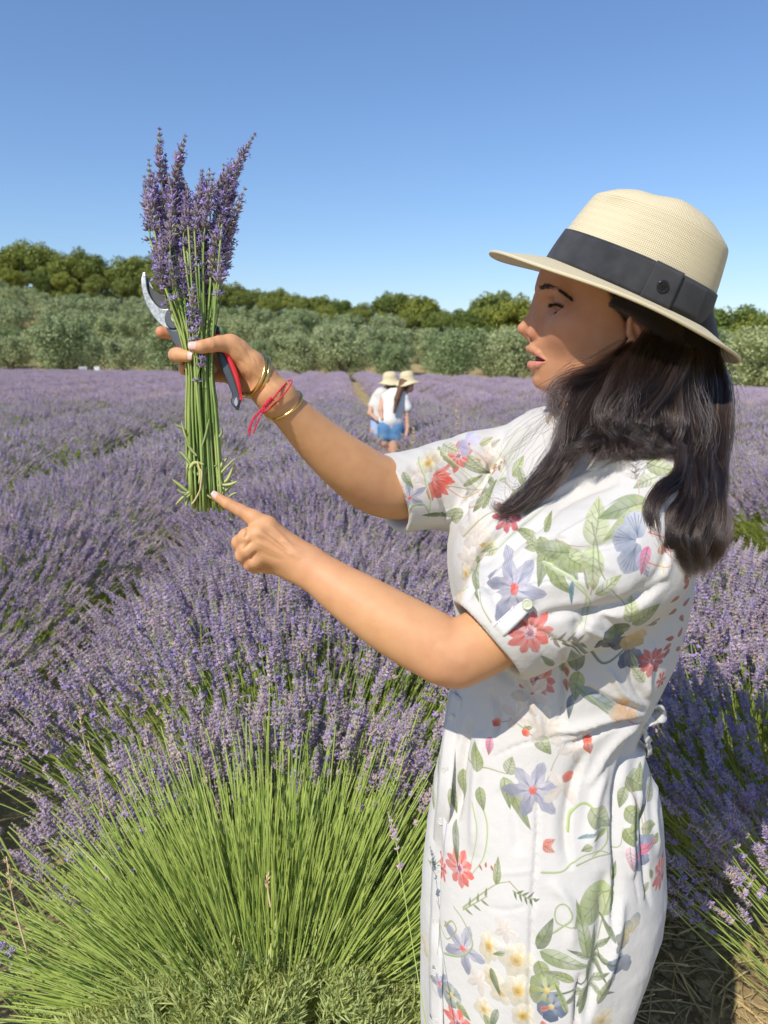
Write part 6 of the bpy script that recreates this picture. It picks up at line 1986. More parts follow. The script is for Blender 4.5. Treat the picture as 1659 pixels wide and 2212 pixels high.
# ================================================================== the hat
hat = empty("straw_hat", Hw(1348, 632))
tag(hat, "cream woven straw fedora with a wide charcoal ribbon band on the woman's head", "hat")
A23 = R(24.5)
hF = HF * math.cos(A23) + HU * math.sin(A23); hU0 = -HF * math.sin(A23) + HU * math.cos(A23)
RL = R(5)
hU = hU0 * math.cos(RL) + HS * math.sin(RL); hS = HS * math.cos(RL) - hU0 * math.sin(RL)
hO = Hw(1348, 633)
def hat_w(u, w, h): # u forward, w to her left, h up
    return hO + np.multiply.outer(u, hF) + np.multiply.outer(w, hS) + np.multiply.outer(h, hU)
NT = 144
th_ = np.linspace(0, 2 * np.pi, NT, endpoint=False)
CA, CB = .1065, .0875
ridge_u = np.array([-.125, -.096, -.082, -.046, -.005, .0226, .042, .066, .085, .115])
ridge_h = np.array([.058, .082, .098, .111, .1160, .1090, .1090, .104, .095, .068])
def crown(t, th, off=0.0):
    """t 0..1 from the band's foot to the top's middle"""
    c, s = np.cos(th), np.sin(th)
    if t < .60:
        f = t / .60
        sc = 1 - .17 * f ** 1.3; h = f * .094
        pinch = 0
    else:
        f = (t - .60) / .40
        sc = .83 * (1 - f ** 1.45) ** .85; h = .094
    rnd = 1.0
    u = (CA * sc + off) * np.sign(c) * np.abs(c) ** .95; w = (CB * sc + off) * np.sign(s) * np.abs(s) ** .95
    hr = np.interp(u, ridge_u, ridge_h)
    if t < .60:
        # sides of the front are pressed in a little
        pin = .012 * f ** 2 * np.exp(-((c - .72) / .22) ** 2)
        w = w * (1 - pin / CB * 1.4)
        hh = h * (1 + 0 * c)
        lim = np.minimum(hh, np.maximum(hr - .012, 0))
        return u, w, np.where(c > 99, lim, hh * np.interp(u, [-.12, -.09, 0, .09, .12], [.93, .96, 1.0, .95, .93]))
    top = hr
    ed = .094 * np.interp(u * .83 / max(sc, .2), [-.12, -.09, 0, .09, .12], [.93, .96, 1.0, .95, .93])
    g = min(1.0, f / .55); g = math.sin(g * math.pi / 2)
    z = ed + (np.maximum(top, .09) - ed) * g
    dent = .013 * np.exp(-(w / .020) ** 2) * ss(.35, .75, f) * np.interp(u, [-.08, -.05, .04, .065], [0, 1, 1, 0])
    return u, w, z - dent
def straw_mat():
    m, nt, b = new_mat("woven_straw")
    uv = nt.nodes.new('ShaderNodeUVMap'); uv.uv_map = 'weave'
    sp = nt.nodes.new('ShaderNodeSeparateXYZ'); nt.links.new(uv.outputs[0], sp.inputs[0])
    def mth(op, a, bb=None, v=None):
        n = nt.nodes.new('ShaderNodeMath'); n.operation = op
        nt.links.new(a, n.inputs[0]) if not isinstance(a, float) else None
        if bb is not None: nt.links.new(bb, n.inputs[1])
        if v is not None: n.inputs[1].default_value = v
        return n.outputs[0]
    nz = noise_n(nt, 30, 3, vec=uv.outputs[0])
    ux = mth('ADD', sp.outputs[0], mth('MULTIPLY', nz.outputs[0], v=.004))
    a = mth('SINE', mth('MULTIPLY', mth('ADD', ux, sp.outputs[1]), v=1500.0))
    c = mth('SINE', mth('MULTIPLY', mth('SUBTRACT', ux, sp.outputs[1]), v=1500.0))
    hgt = mth('MULTIPLY', a, c)
    big = mth('SINE', mth('MULTIPLY', sp.outputs[1], v=2300.0))
    tot = mth('ADD', hgt, mth('MULTIPLY', big, v=.25))
    n2 = noise_n(nt, 700, 3, vec=uv.outputs[0])
    cr = ramp(nt, [(0.0, (0.56, 0.45, 0.25)), (0.38, (0.73, 0.625, 0.40)), (1.0, (0.80, 0.71, 0.49))])
    t2 = mth('ADD', mth('MULTIPLY', tot, v=.17), mth('MULTIPLY', n2.outputs[0], v=1.0))
    nt.links.new(t2, cr.inputs[0]); nt.links.new(cr.outputs[0], b.inputs['Base Color'])
    b.inputs['Roughness'].default_value = .55; b.inputs['Specular IOR Level'].default_value = .35
    bump_n(nt, b, tot, .45, .0008)
    tr = nt.nodes.new('ShaderNodeBsdfTranslucent'); nt.links.new(cr.outputs[0], tr.inputs[0])
    ms = nt.nodes.new('ShaderNodeMixShader'); ms.inputs[0].default_value = .10
    nt.links.new(b.outputs[0], ms.inputs[1]); nt.links.new(tr.outputs[0], ms.inputs[2]); nt.links.new(ms.outputs[0], nt.nodes['Material Output'].inputs[0])
    return m
M_straw = straw_mat()
def grid_mesh(name, rings, uvr, close_top=False, flip=False):
    m = len(rings); V = np.concatenate(rings)
    i = np.arange(m - 1)[:, None]; j = np.arange(NT)[None]; j2 = (j + 1) % NT
    Q = np.stack([i * NT + j, i * NT + j2, (i + 1) * NT + j2, (i + 1) * NT + j], -1).reshape(-1, 4)
    if flip: Q = Q[:, ::-1]
    me = mesh_np(name, V, Q, True)
    vi = np.empty(len(me.loops), np.int32); me.loops.foreach_get('vertex_index', vi)
    UV = np.concatenate([np.stack([th_ * .10, np.full(NT, r)], 1) for r in uvr])
    me.uv_layers.new(name='weave').data.foreach_set('uv', UV[vi].astype(np.float32).ravel())
    return me
ts = np.concatenate([np.linspace(0, .6, 26), np.linspace(.6, 1, 34)[1:]])
_c = np.array([np.stack(crown(t, th_), 1) for t in ts])
for _ in range(9):
    _n = _c.copy(); _n[1:-1] = (_c[:-2] + _c[2:] + 2 * _c[1:-1]) / 4; _n = (np.roll(_n, 1, 1) + np.roll(_n, -1, 1) + 2 * _n) / 4
    _w = ss(14, 24, np.arange(len(ts)))[:, None, None]; _c = _c * (1 - _w) + _n * _w
rings = [hat_w(q_[:, 0], q_[:, 1], q_[:, 2]) for q_ in _c]
inner = []
me = grid_mesh("crown", rings, [.16 * t for t in ts])
o = link("crown", me, hat, M_straw)
md = o.modifiers.new("thickness", 'SOLIDIFY'); md.thickness = .0018; md.offset = -1
# brim
def brim(rho, th, z0=0.0):
    c, s = np.cos(th), np.sin(th)
    u0, w0 = CA * np.sign(c) * np.abs(c) ** .95, CB * np.sign(s) * np.abs(s) ** .95
    wid = .0620 + .0070 * c
    u = u0 + c * wid * rho * 1.0; w = w0 + s * .062 * rho
    slope = .37 * c ** 2 + .12 * s ** 2
    drop = wid * slope * (rho ** 1.15)
    curl = .004 * np.clip(rho - .8, 0, 1) ** 2 * 25 * .2
    wav = .0022 * rho * np.sin(3 * th + .6) + .0012 * rho * np.sin(5 * th)
    return u, w, -drop + curl + wav + z0
rs = np.linspace(0, 1, 24)
up = [hat_w(*brim(r, th_, .0011)) for r in rs]
u, w, h = brim(1.012, th_); edge = [hat_w(u, w, h)]
low = [hat_w(*brim(r, th_, -.0013)) for r in rs[::-1]]
me = grid_mesh("brim", up + edge + low, [.2 + .065 * r for r in rs] + [.266] + [.27 + .065 * r for r in rs[::-1]], flip=True)
link("brim", me, hat, M_straw)
# stitched rolled rim
rim = np.array(hat_w(*brim(1.0, th_)))
P = np.vstack([rim, rim[:1]]); V, Q, t_ = tube(P, .0022, 8, cap=False); mb = MB(); mb.add(V, Q)
me = mb.mesh("rim"); uvl = me.uv_layers.new(name='weave')
vi = np.empty(len(me.loops), np.int32); me.loops.foreach_get('vertex_index', vi)
UV = np.stack([(np.arange(len(V)) // 8) * .0075, (np.arange(len(V)) % 8) * .0018], 1); uvl.data.foreach_set('uv', UV[vi].astype(np.float32).ravel())
link("rim", me, hat, M_straw)
# ribbon band: grosgrain
def ribbon_mat():
    m, nt, b = new_mat("grosgrain_ribbon")
    uv = nt.nodes.new('ShaderNodeUVMap'); uv.uv_map = 'weave'
    sp = nt.nodes.new('ShaderNodeSeparateXYZ'); nt.links.new(uv.outputs[0], sp.inputs[0])
    mu = nt.nodes.new('ShaderNodeMath'); mu.operation = 'MULTIPLY'; mu.inputs[1].default_value = 5200
    si = nt.nodes.new('ShaderNodeMath'); si.operation = 'SINE'
    nt.links.new(sp.outputs[0], mu.inputs[0]); nt.links.new(mu.outputs[0], si.inputs[0])
    n = noise_n(nt, 60, 5); n2 = noise_n(nt, 1500, 2)
    c = ramp(nt, [(.35, (0.018, 0.018, 0.020)), (.7, (0.036, 0.036, 0.039))], n.outputs[0]); c2 = ramp(nt, [(.6, (0, 0, 0)), (.8, (.03, .03, .03))], n2.outputs[0])
    ad = nt.nodes.new('ShaderNodeMix'); ad.data_type = 'RGBA'; ad.blend_type = 'ADD'; ad.inputs[0].default_value = 1
    nt.links.new(c.outputs[0], ad.inputs[6]); nt.links.new(c2.outputs[0], ad.inputs[7]); nt.links.new(ad.outputs[2], b.inputs['Base Color'])
    b.inputs['Roughness'].default_value = .6; b.inputs['Sheen Weight'].default_value = .08
    bump_n(nt, b, si.outputs[0], .5, .0006)
    return m
M_ribbon = ribbon_mat()
def band_piece(name, t0, t1, a0, a1, off, mat, n=None, thick=.0012, parent=hat):
    a = np.linspace(a0, a1, n or 120)
    g = []
    for t in np.linspace(t0, t1, 10):
        u, w, h = crown(t, a, off); g.append(hat_w(u, w, h))
    g = np.array(g).transpose(1, 0, 2)
    o = shell(name, g[::-1], thick, parent, mat, uvp=False)
    me = o.data; m = g.shape[1]; nn_ = g.shape[0]
    vi = np.empty(len(me.loops), np.int32); me.loops.foreach_get('vertex_index', vi)
    k = np.arange(len(me.vertices)) % (nn_ * m)
    UV = np.stack([(k // m) * (a1 - a0) / nn_ * .10, (k % m) * .004], 1)
    me.uv_layers.new(name='weave').data.foreach_set('uv', UV[vi].astype(np.float32).ravel())
    return o
band = band_piece("ribbon_band", .002, .268, 0, 2 * np.pi + .02, .0016, M_ribbon, 160)
# the bow wrapped near the back on her left side, with its badge
wa = R(95)
band_piece("bow_wrap", -.0, .275, wa, wa + R(19), .0062, M_ribbon, 16, .002)
band_piece("bow_tail", .03, .250, wa + R(19), wa + R(44), .0042, M_ribbon, 20, .0018)
u, w, h = crown(.130, np.array([wa + R(9)]), .0085); bc = hat_w(u, w, h)[0]
u2, w2, h2 = crown(.130, np.array([wa + R(9)]), .03); bn = hat_w(u2, w2, h2)[0] - bc
M_badge = simple_mat("dark_metal_badge", (0.02, 0.02, 0.022), (0.05, 0.05, 0.055), .25, 300, .6, metal=.6)
bdg = button(bc, bn, .0072, M_badge, hat); bdg.name = "badge"
# three raised bars on the badge
Mx = Vector(bn).to_track_quat('Z', 'Y').to_matrix()
mb = MB()
for k in (-1, 0, 1):
    for q in range(1):
        ln = .0035 if k else .0045
        pts = [Vector(bc) + Vector(bn).normalized() * .0012 + Mx @ (Vector((x, k * .0022, 0))) for x in np.linspace(-ln, ln, 5)]
        mb.add(*tube([p[:] for p in pts], .0005, 5))
link("badge_bars", mb.mesh("badge_bars"), hat, M_badge)

# ================================================================== the hair
hr_ = np.random.default_rng(21)
# dark core volume so that no gap shows through the strands
cf = Field(WA([(1180, 1300, .78)])[0] * 0 + [.12, .70, 1.10], [.50, 1.16, 1.68], .004)
cf.ell(Hw(1425, 690), [.062, .060, .070], .02)
cf.chain([W(1405, 760, .935), W(1390, 860, .915), W(1360, 930, .885)], [.050, .048, .028], .03)
cf.chain([W(1325, 815, .905), W(1295, 900, .892), W(1270, 950, .880)], [.018, .020, .012], .03)
cf.chain([W(1480, 760, .955), W(1495, 880, .935), W(1495, 980, .905)], [.040, .038, .024], .03)
kv, kq = cf.mesh(); del cf
M_core = simple_mat("hair_mass", (0.012, 0.008, 0.006), (0.02, 0.012, 0.009), .55, 60, .25)
link("hair_mass", mesh_np("hair_mass", kv, kq, True), woman, M_core)

def lock(pts, r0, r1, n, wave=.004, freq=2.5, frizz=.0012, k=30, flat=.6, rmid=None):
    """pts: (x, y, depth) in the frame; bundle radius r0 -> rmid -> r1"""
    P = spline(WA(pts), k); T, N, B = frames(P, (0, -1, 0))
    f = np.linspace(0, 1, k)
    rm = rmid or (r0 + r1) / 2 * 1.15
    rad = np.interp(f, [0, .5, 1], [r0, rm, r1])
    a = hr_.uniform(0, 2 * np.pi, n); q = np.sqrt(hr_.random(n))
    out = np.empty((n, k, 3))
    ph = hr_.uniform(0, 6.28); sub = hr_.integers(0, 18, n)      # sub-clumps share a phase
    sph = hr_.uniform(0, 6.28, 18); sa = hr_.uniform(0, 6.28, 18); sr = hr_.uniform(.1, 1.0, 18)
    ca = np.cos(a) * q * .30 + np.cos(sa[sub]) * sr[sub] * .85; cb = np.sin(a) * q * .30 + np.sin(sa[sub]) * sr[sub] * .85
    ln = hr_.uniform(.82, 1.0, n)
    w1 = wave * np.sin(f[None] * 2 * np.pi * freq + ph + .45 * sph[sub][:, None]) * (f[None] ** .7)
    w2 = wave * .8 * np.cos(f[None] * 2 * np.pi * freq * .9 + ph * 2 + .8 * sph[sub][:, None]) * (f[None] ** .7)
    fz1 = np.cumsum(hr_.normal(0, frizz * .45, (n, k)), 1) * f; fz2 = np.cumsum(hr_.normal(0, frizz * .45, (n, k)), 1) * f
    out = P[None] + N[None] * (ca[:, None] * rad[None] * 1.0 * flat + w1 * .7 + fz1)[..., None] + B[None] * (cb[:, None] * rad[None] + w2 + fz2)[..., None]
    # shorten individually
    idx = (f[None] * ln[:, None]) * (k - 1); i0 = np.minimum(idx.astype(int), k - 2); fr = (idx - i0)[..., None]
    rows = np.arange(n)[:, None]
    return out[rows, i0] * (1 - fr) + out[rows, i0 + 1] * fr

L = []
# front: from the temple over the jaw, down across the collar and out to the tail on the chest
for j in range(7):
    s = j / 6
    L.append(lock([(1385 + 30 * s, 738 + 12 * s, .892 - .01 * s), (1338 + 34 * s, 775 + 18 * s, .880), (1268 + 40 * s, 835 + 25 * s, .868), (1225 + 38 * s, 910 + 22 * s, .856), (1205 + 20 * s, 985 + 8 * s, .846 - .004 * s), (1168 + 18 * s, 1040 + 5 * s, .838), (1122 + 20 * s, 1082 - 4 * s, .836), (1088 + 26 * s, 1100 - 10 * s, .836), (1070 + 34 * s, 1098 - 6 * s, .836)],
                  .011, .0016, 400, .0070, 2.6, .0010, rmid=.016))
L.append(lock([(1200, 980, .842), (1165, 1045, .832), (1120, 1090, .828), (1090, 1102, .828), (1070, 1094, .828), (1070, 1078, .828)], .010, .002, 90, .003, 1.2, .0012))
# wisps by the cheek and under the chin
L.append(lock([(1375, 748, .886), (1310, 790, .870), (1238, 815, .862), (1195, 845, .858), (1185, 885, .856)], .006, .010, 110, .006, 1.6, .0022))
L.append(lock([(1375, 752, .884), (1300, 812, .868), (1232, 838, .858), (1205, 880, .853), (1215, 930, .850)], .007, .010, 220, .006, 1.8, .0016))
L.append(lock([(1340, 735, .884), (1280, 768, .872), (1250, 780, .868), (1220, 786, .866)], .005, .010, 5, .005, 1.2, .0030))
# middle: big waves over the near shoulder, turning back along its lower edge
for j in range(9):
    s = j / 8
    L.append(lock([(1405 + 95 * s, 725 + 38 * s, .872 + .03 * s), (1350 + 130 * s, 800 + 10 * s, .856 + .02 * s), (1318 + 140 * s, 870 + 10 * s, .842 + .012 * s), (1300 + 150 * s, 930 + 6 * s, .830 + .01 * s), (1262 + 180 * s, 968 + 0 * s, .824), (1225 + 225 * s, 990 + 8 * s, .822)],
                  .015, .005, 430, .0088, 2.1, .0009, rmid=.020))
for j in range(6):
    s = j / 5
    L.append(lock([(1400 + 80 * s, 740 + 10 * s, .868), (1340 + 110 * s, 830, .845), (1310 + 60 * s, 900 + 20 * s, .832), (1350 + 80 * s, 955 + 10 * s, .826), (1410 + 60 * s, 975 + 20 * s, .824)], .013, .004, 300, .0085, 2.0, .0010, rmid=.017))
# back: long fall behind the shoulder, curling apart at the ends
for j in range(8):
    s = j / 7
    L.append(lock([(1455 + 85 * s, 745 + 25 * s, .905 + .02 * s), (1470 + 90 * s, 830, .888 + .02 * s), (1460 + 100 * s, 920, .868 + .02 * s), (1478 + 78 * s, 1010, .825 + .03 * s), (1486 + 66 * s, 1075, .796 + .03 * s), (1450 + 104 * s, 1150 + 5 * s, .782 + .03 * s), (1462 + 78 * s, 1205, .784 + .03 * s), (1495 + 24 * s, 1245 - 4 * s, .792 + .03 * s)],
                  .014, .0026, 400, .0080, 2.4, .0011, rmid=.012))
# curls that swing out to the left over the sleeve
L.append(lock([(1470, 960, .825), (1462, 1020, .806), (1425, 1052, .788), (1398, 1095, .780), (1400, 1145, .778), (1412, 1175, .778)], .010, .003, 260, .003, 1.2, .0010, rmid=.008))
L.append(lock([(1480, 980, .825), (1470, 1040, .802), (1440, 1068, .786), (1415, 1105, .780), (1418, 1160, .778), (1430, 1195, .778)], .008, .002, 130, .003, 1.2, .0012, rmid=.006))
L.append(lock([(1490, 1010, .820), (1478, 1070, .796), (1452, 1110, .784), (1450, 1170, .780), (1480, 1220, .786), (1497, 1240, .79)], .008, .003, 240, .003, 1.4, .0010, rmid=.007))
L.append(lock([(1530, 1000, .86), (1545, 1070, .845), (1566, 1110, .84), (1562, 1160, .84), (1535, 1195, .84)], .007, .003, 200, .003, 1.3, .0012, rmid=.006))
# hair drawn back under the hat, over the ear
for j in range(5):
    s = j / 4
    L.append(lock([(1290 + 10 * s, 618 + 14 * s, .897), (1318 + 8 * s, 640 + 14 * s, .888), (1362, 656 + 18 * s, .880), (1425, 682 + 30 * s, .872), (1475, 722 + 30 * s, .875)], .008, .012, 220, .002, 1.2, .0006))
# loose single hairs standing off the mass
for pts, n in (([(1540, 760, .92), (1572, 850, .91), (1580, 950, .90), (1578, 1060, .89)], 46), ([(1400, 760, .86), (1370, 830, .83), (1350, 900, .815), (1330, 960, .812)], 50),
               ([(1210, 850, .86), (1195, 900, .85), (1130, 970, .84), (1090, 1010, .835)], 16), ([(1150, 1050, .83), (1110, 1080, .826), (1085, 1060, .826), (1072, 1035, .826)], 14),
               ([(1440, 960, .83), (1400, 990, .815), (1360, 1000, .81), (1340, 1010, .81)], 16), ([(1500, 760, .89), (1510, 850, .86), (1520, 950, .845), (1515, 1040, .835)], 46), ([(1250, 800, .865), (1215, 830, .86), (1190, 868, .86), (1182, 905, .858)], 26)):
    L.append(lock(pts, .020, .026, n, .007, 1.5, .0032))
allh = np.concatenate(L)
strands("hair", allh, hr_.uniform(.00010, .00020, len(allh)), woman, M_hair)
# ================================================================== bangles, red cord, bouquet, secateurs
def ring_world(c, axis, ra, rb, up):
    axis = np.array(axis, float); axis /= np.linalg.norm(axis)
    up = np.array(up, float); up -= axis * (up @ axis); up /= np.linalg.norm(up); sd = np.cross(axis, up)
    a = np.linspace(0, 2 * np.pi, 73)
    return np.array(c) + np.cos(a)[:, None] * up * ra + np.sin(a)[:, None] * sd * rb
# axis of a bangle from two frame points of its visible ellipse's long axis, tilted towards the camera
def bangle(x0, y0, x1, y1, d, open_, r, label):
    p0, p1 = np.array(W(x0, y0, d)), np.array(W(x1, y1, d))
    c = (p0 + p1) / 2; up = (p1 - p0) / 2; ra = np.linalg.norm(up) * 1.05; up /= np.linalg.norm(up)
    v = c - np.array([0, 0, CAM_Z]); v /= np.linalg.norm(v)
    n = np.cross(v, up); n /= np.linalg.norm(n)          # in the image plane, across the long axis
    ax = n * math.cos(open_) + v * math.sin(open_)
    P = ring_world(c, ax, ra, ra * 1.0, up)
    mb = MB(); V, Q, t = tube(P, r, 10, cap=False); mb.add(V, Q)
    o = link("bangle", mb.mesh("bangle"), None, M_gold)
    tag(o, label, "bracelet", "gold bangles on the raised wrist")
    return o
bangle(565, 770, 527, 853, .882, R(-24), .0021, "thin gold bangle nearest the hand on the raised wrist")
bangle(574, 775, 538, 855, .886, R(-24), .0023, "gold bangle touching the one nearest the hand")
bangle(648, 852, 577, 899, .900, R(-26), .0019, "single gold bangle further up the forearm, past the red cord")
M_cord = simple_mat("red_cord", (0.55, 0.02, 0.05), (0.72, 0.06, 0.10), .8, 300, .2, bump=.4)
cord = empty("cord_bracelet", W(590, 870, .87))
tag(cord, "red knotted cord bracelet with hanging ends on the raised wrist", "bracelet")
def twisted(pts, r, n=70, tw=40):
    P = spline(WA(pts), n); T, N, B = frames(P); mb = MB()
    for k in range(2):
        a = np.linspace(0, tw, n) + k * np.pi
        mb.add(*tube(P + (N * np.cos(a)[:, None] + B * np.sin(a)[:, None]) * r * .55, r * .62, 6))
    return mb
wrc = np.array(W(600, 862, .889))
link("loop", twisted([(619, 827, .880), (603, 845, .8655), (588, 864, .862), (576, 877, .864)], .0011).mesh("loop"), cord, M_cord)
P = ring_world(W(598, 856, .890), np.array(W(640, 900, .905)) - np.array(W(570, 835, .885)), .0262, .0262, (0, -1, 0)); mb = MB(); V, Q, t = tube(P, .0009, 6, cap=False); mb.add(V, Q)
link("loop", mb.mesh("loop"), cord, M_cord)
mb = MB()
for k, (x, y) in enumerate([(587, 862), (583, 866), (579, 870), (575, 875), (571, 879)]):
    P = ring_world(W(x, y, .8605), np.array(W(x - 5, y + 6, .86)) - np.array(W(x, y, .86)), .0028 + .0006 * (k % 2), .0024, (0, -1, 0)); V, Q, t = tube(P, .0010, 6, cap=False); mb.add(V, Q)
mb.add(*tube(WA([(588, 860, .861), (569, 881, .861)]), .0022, 6))
link("knot", mb.mesh("knot"), cord, M_cord)
for pts in ([(572, 880, .860), (556, 896, .858), (544, 915, .857), (538, 942, .857)], [(573, 881, .858), (563, 898, .855), (553, 920, .854), (548, 936, .854)], [(570, 879, .861), (550, 900, .860), (541, 918, .860), (536, 934, .860)]):
    link("hanging_end", twisted(pts, .0010, 50, 30).mesh("hanging_end"), cord, M_cord)

# ------------------------------------------------------------------ bouquet
bq = empty("lavender_bouquet", W(430, 770, .862))
tag(bq, "bunch of freshly cut lavender held up by its green stems against the sky", "lavender bunch")
br = random.Random(31); bn_ = np.random.default_rng(31)
M_bstem = simple_mat("cut_stem", (0.22, 0.34, 0.075), (0.38, 0.48, 0.15), .5, 30, .35, trans=.12, rand=[(.70, .78, .7), (1, 1, 1), (1.2, 1.08, .95)])
M_calyx_b = simple_mat("cut_lavender_calyx", (0.20, 0.155, 0.19), (0.42, 0.335, 0.36), .7, 70, .2, trans=.08)
M_petal_b = simple_mat("cut_lavender_petal", (0.30, 0.22, 0.66), (0.50, 0.38, 0.84), .55, 60, .2, trans=.2)
BL = [M_bstem, M_calyx_b, M_petal_b, M_leaf]
# heads placed by eye from the photograph: (tip x, tip y, length px, base x, base y, in front?)
HEADS = [(345, 283, 150, 352, 420, 0), (400, 297, 110, 372, 410, 0), (549, 293, 190, 455, 425, 0), (526, 350, 120, 468, 450, 0), (322, 350, 90, 333, 500, 1), (437, 372, 80, 420, 500, 1), (395, 392, 60, 385, 470, -1), (527, 412, 60, 478, 520, 0),
         (312, 385, 60, 325, 520, 0), (518, 452, 50, 470, 560, 0), (460, 380, 90, 440, 520, 1), (488, 395, 80, 460, 540, 1), (372, 440, 60, 368, 560, 1), (350, 430, 60, 350, 560, -1), (410, 440, 60, 400, 580, 1), (440, 450, 60, 425, 590, 1),
         (475, 470, 60, 455, 600, 1), (500, 480, 50, 462, 610, 0), (505, 520, 50, 468, 620, 0), (335, 500, 50, 350, 600, 1), (340, 560, 50, 362, 660, 1), (352, 590, 50, 372, 678, 1), (365, 560, 50, 376, 650, 1), (385, 470, 60, 388, 600, -1), (430, 500, 60, 420, 620, -1),
         (392, 520, 60, 398, 640, 1), (420, 540, 60, 412, 650, 1), (448, 550, 50, 438, 640, 0), (478, 560, 40, 470, 640, 1), (400, 420, 60, 396, 520, -1), (455, 500, 60, 446, 600, -1), (420, 620, 50, 415, 700, 1), (412, 690, 40, 418, 738, 2), (432, 690, 40, 424, 735, 2), (438, 765, 40, 424, 825, 2),
         (360, 380, 60, 362, 500, -1), (380, 350, 60, 376, 480, -1), (345, 470, 60, 352, 580, -1), (470, 430, 60, 452, 560, -1), (488, 445, 60, 462, 575, -1), (368, 500, 60, 378, 620, -1), (510, 385, 60, 472, 500, -1), (440, 420, 60, 430, 550, 0), (358, 340, 60, 358, 470, -1)]
heads_out = []
for i, (tx, ty, _, bx, by, fr) in enumerate(HEADS):
    if fr == 2:
        d = .838
    else:
        d = .862 - .012 * fr + bn_.uniform(-.008, .008)
    dt = d + bn_.uniform(-.02, .02) if fr != 2 else d
    # where the stem passes the hand
    gx = 430 + np.clip((bx - 410) * .36, -30, 30) + bn_.uniform(-5, 5)
    gd = .862 + bn_.uniform(-.013, .012) if fr != 2 else .843
    L_px = math.hypot(tx - bx, ty - by)
    ex = 445 + (gx - 430) * 1.15 + bn_.uniform(-6, 6); ey = bn_.uniform(1070, 1104)
    if i in (8, 19): ex, ey = 405, 1040
    side = np.array([0, 0, 0])
    mid = ((tx + bx) / 2 + (tx - bx) * .05 + bn_.uniform(-3, 3), (ty + by) / 2, (d + dt) / 2)
    cpts = [(ex, ey, .868 + bn_.uniform(-.012, .012)), (gx + (ex - gx) * .35, 900, gd), (gx, 770, gd), (bx * .6 + gx * .4, by * .6 + 770 * .4, (d + gd) / 2), (bx, by, d)] if by < 700 else [(ex, ey, .865), (gx, 900, gd), (bx, by, d)]
    P = spline(WA(cpts), 18)
    sm = MB(); sm.add(*tube(P, np.linspace(.00145, .0010, 18) * bn_.uniform(.85, 1.15), 6), m=0)
    stem_o = link("stem", sm.mesh("stem"), bq, BL)
    hm = MB()
    A = spline(WA([(bx, by, d), mid, (tx, ty, dt)]), 12)
    V, Q, t = tube(A, np.linspace(.0010, .0006, 12), 5); hm.add(V, Q, t, m=0)
    flower_head(hm, A[0], A, np.linalg.norm(A[-1] - A[0]), .0082 if fr != 2 else .0070, 3, br)
    link("flower_head", hm.mesh("flower_head", False), bq, BL)
# further stems without a visible head, bare and cut at the bottom
for i in range(52):
    gx = 430 + bn_.uniform(-29, 29); gd = .862 + bn_.uniform(-.016, .014)
    ex = 446 + (gx - 430) * 1.18 + bn_.uniform(-5, 5); ey = bn_.uniform(1062, 1108)
    bx = 412 + (gx - 430) * 2.1 + bn_.uniform(-10, 10); by = bn_.uniform(470, 640)
    P = spline(WA([(ex, ey, gd + bn_.uniform(-.004, .006)), (gx + (ex - gx) * .4, 900, gd), (gx, 770, gd), (bx, by, gd + bn_.uniform(-.01, .01))]), 16)
    sm = MB(); sm.add(*tube(P, np.linspace(.0015, .0010, 16) * bn_.uniform(.7, 1.3), 6), m=0)
    link("stem", sm.mesh("stem"), bq, BL)
    if i % 2 == 0:           # fill the dense middle of the bunch
        hm = MB(); tx = bx + (bx - 415) * .35 + bn_.uniform(-12, 12); ty = by - bn_.uniform(85, 120)
        A = spline(WA([(bx, by, gd), ((bx + tx) / 2 + bn_.uniform(-4, 4), (by + ty) / 2, gd + .004), (tx, ty, gd + .008)]), 8)
        hm.add(*tube(A, .0008, 5), m=0); flower_head(hm, A[0], A, np.linalg.norm(A[-1] - A[0]), .0080, 3, br)
        link("flower_head", hm.mesh("flower_head", False), bq, BL)
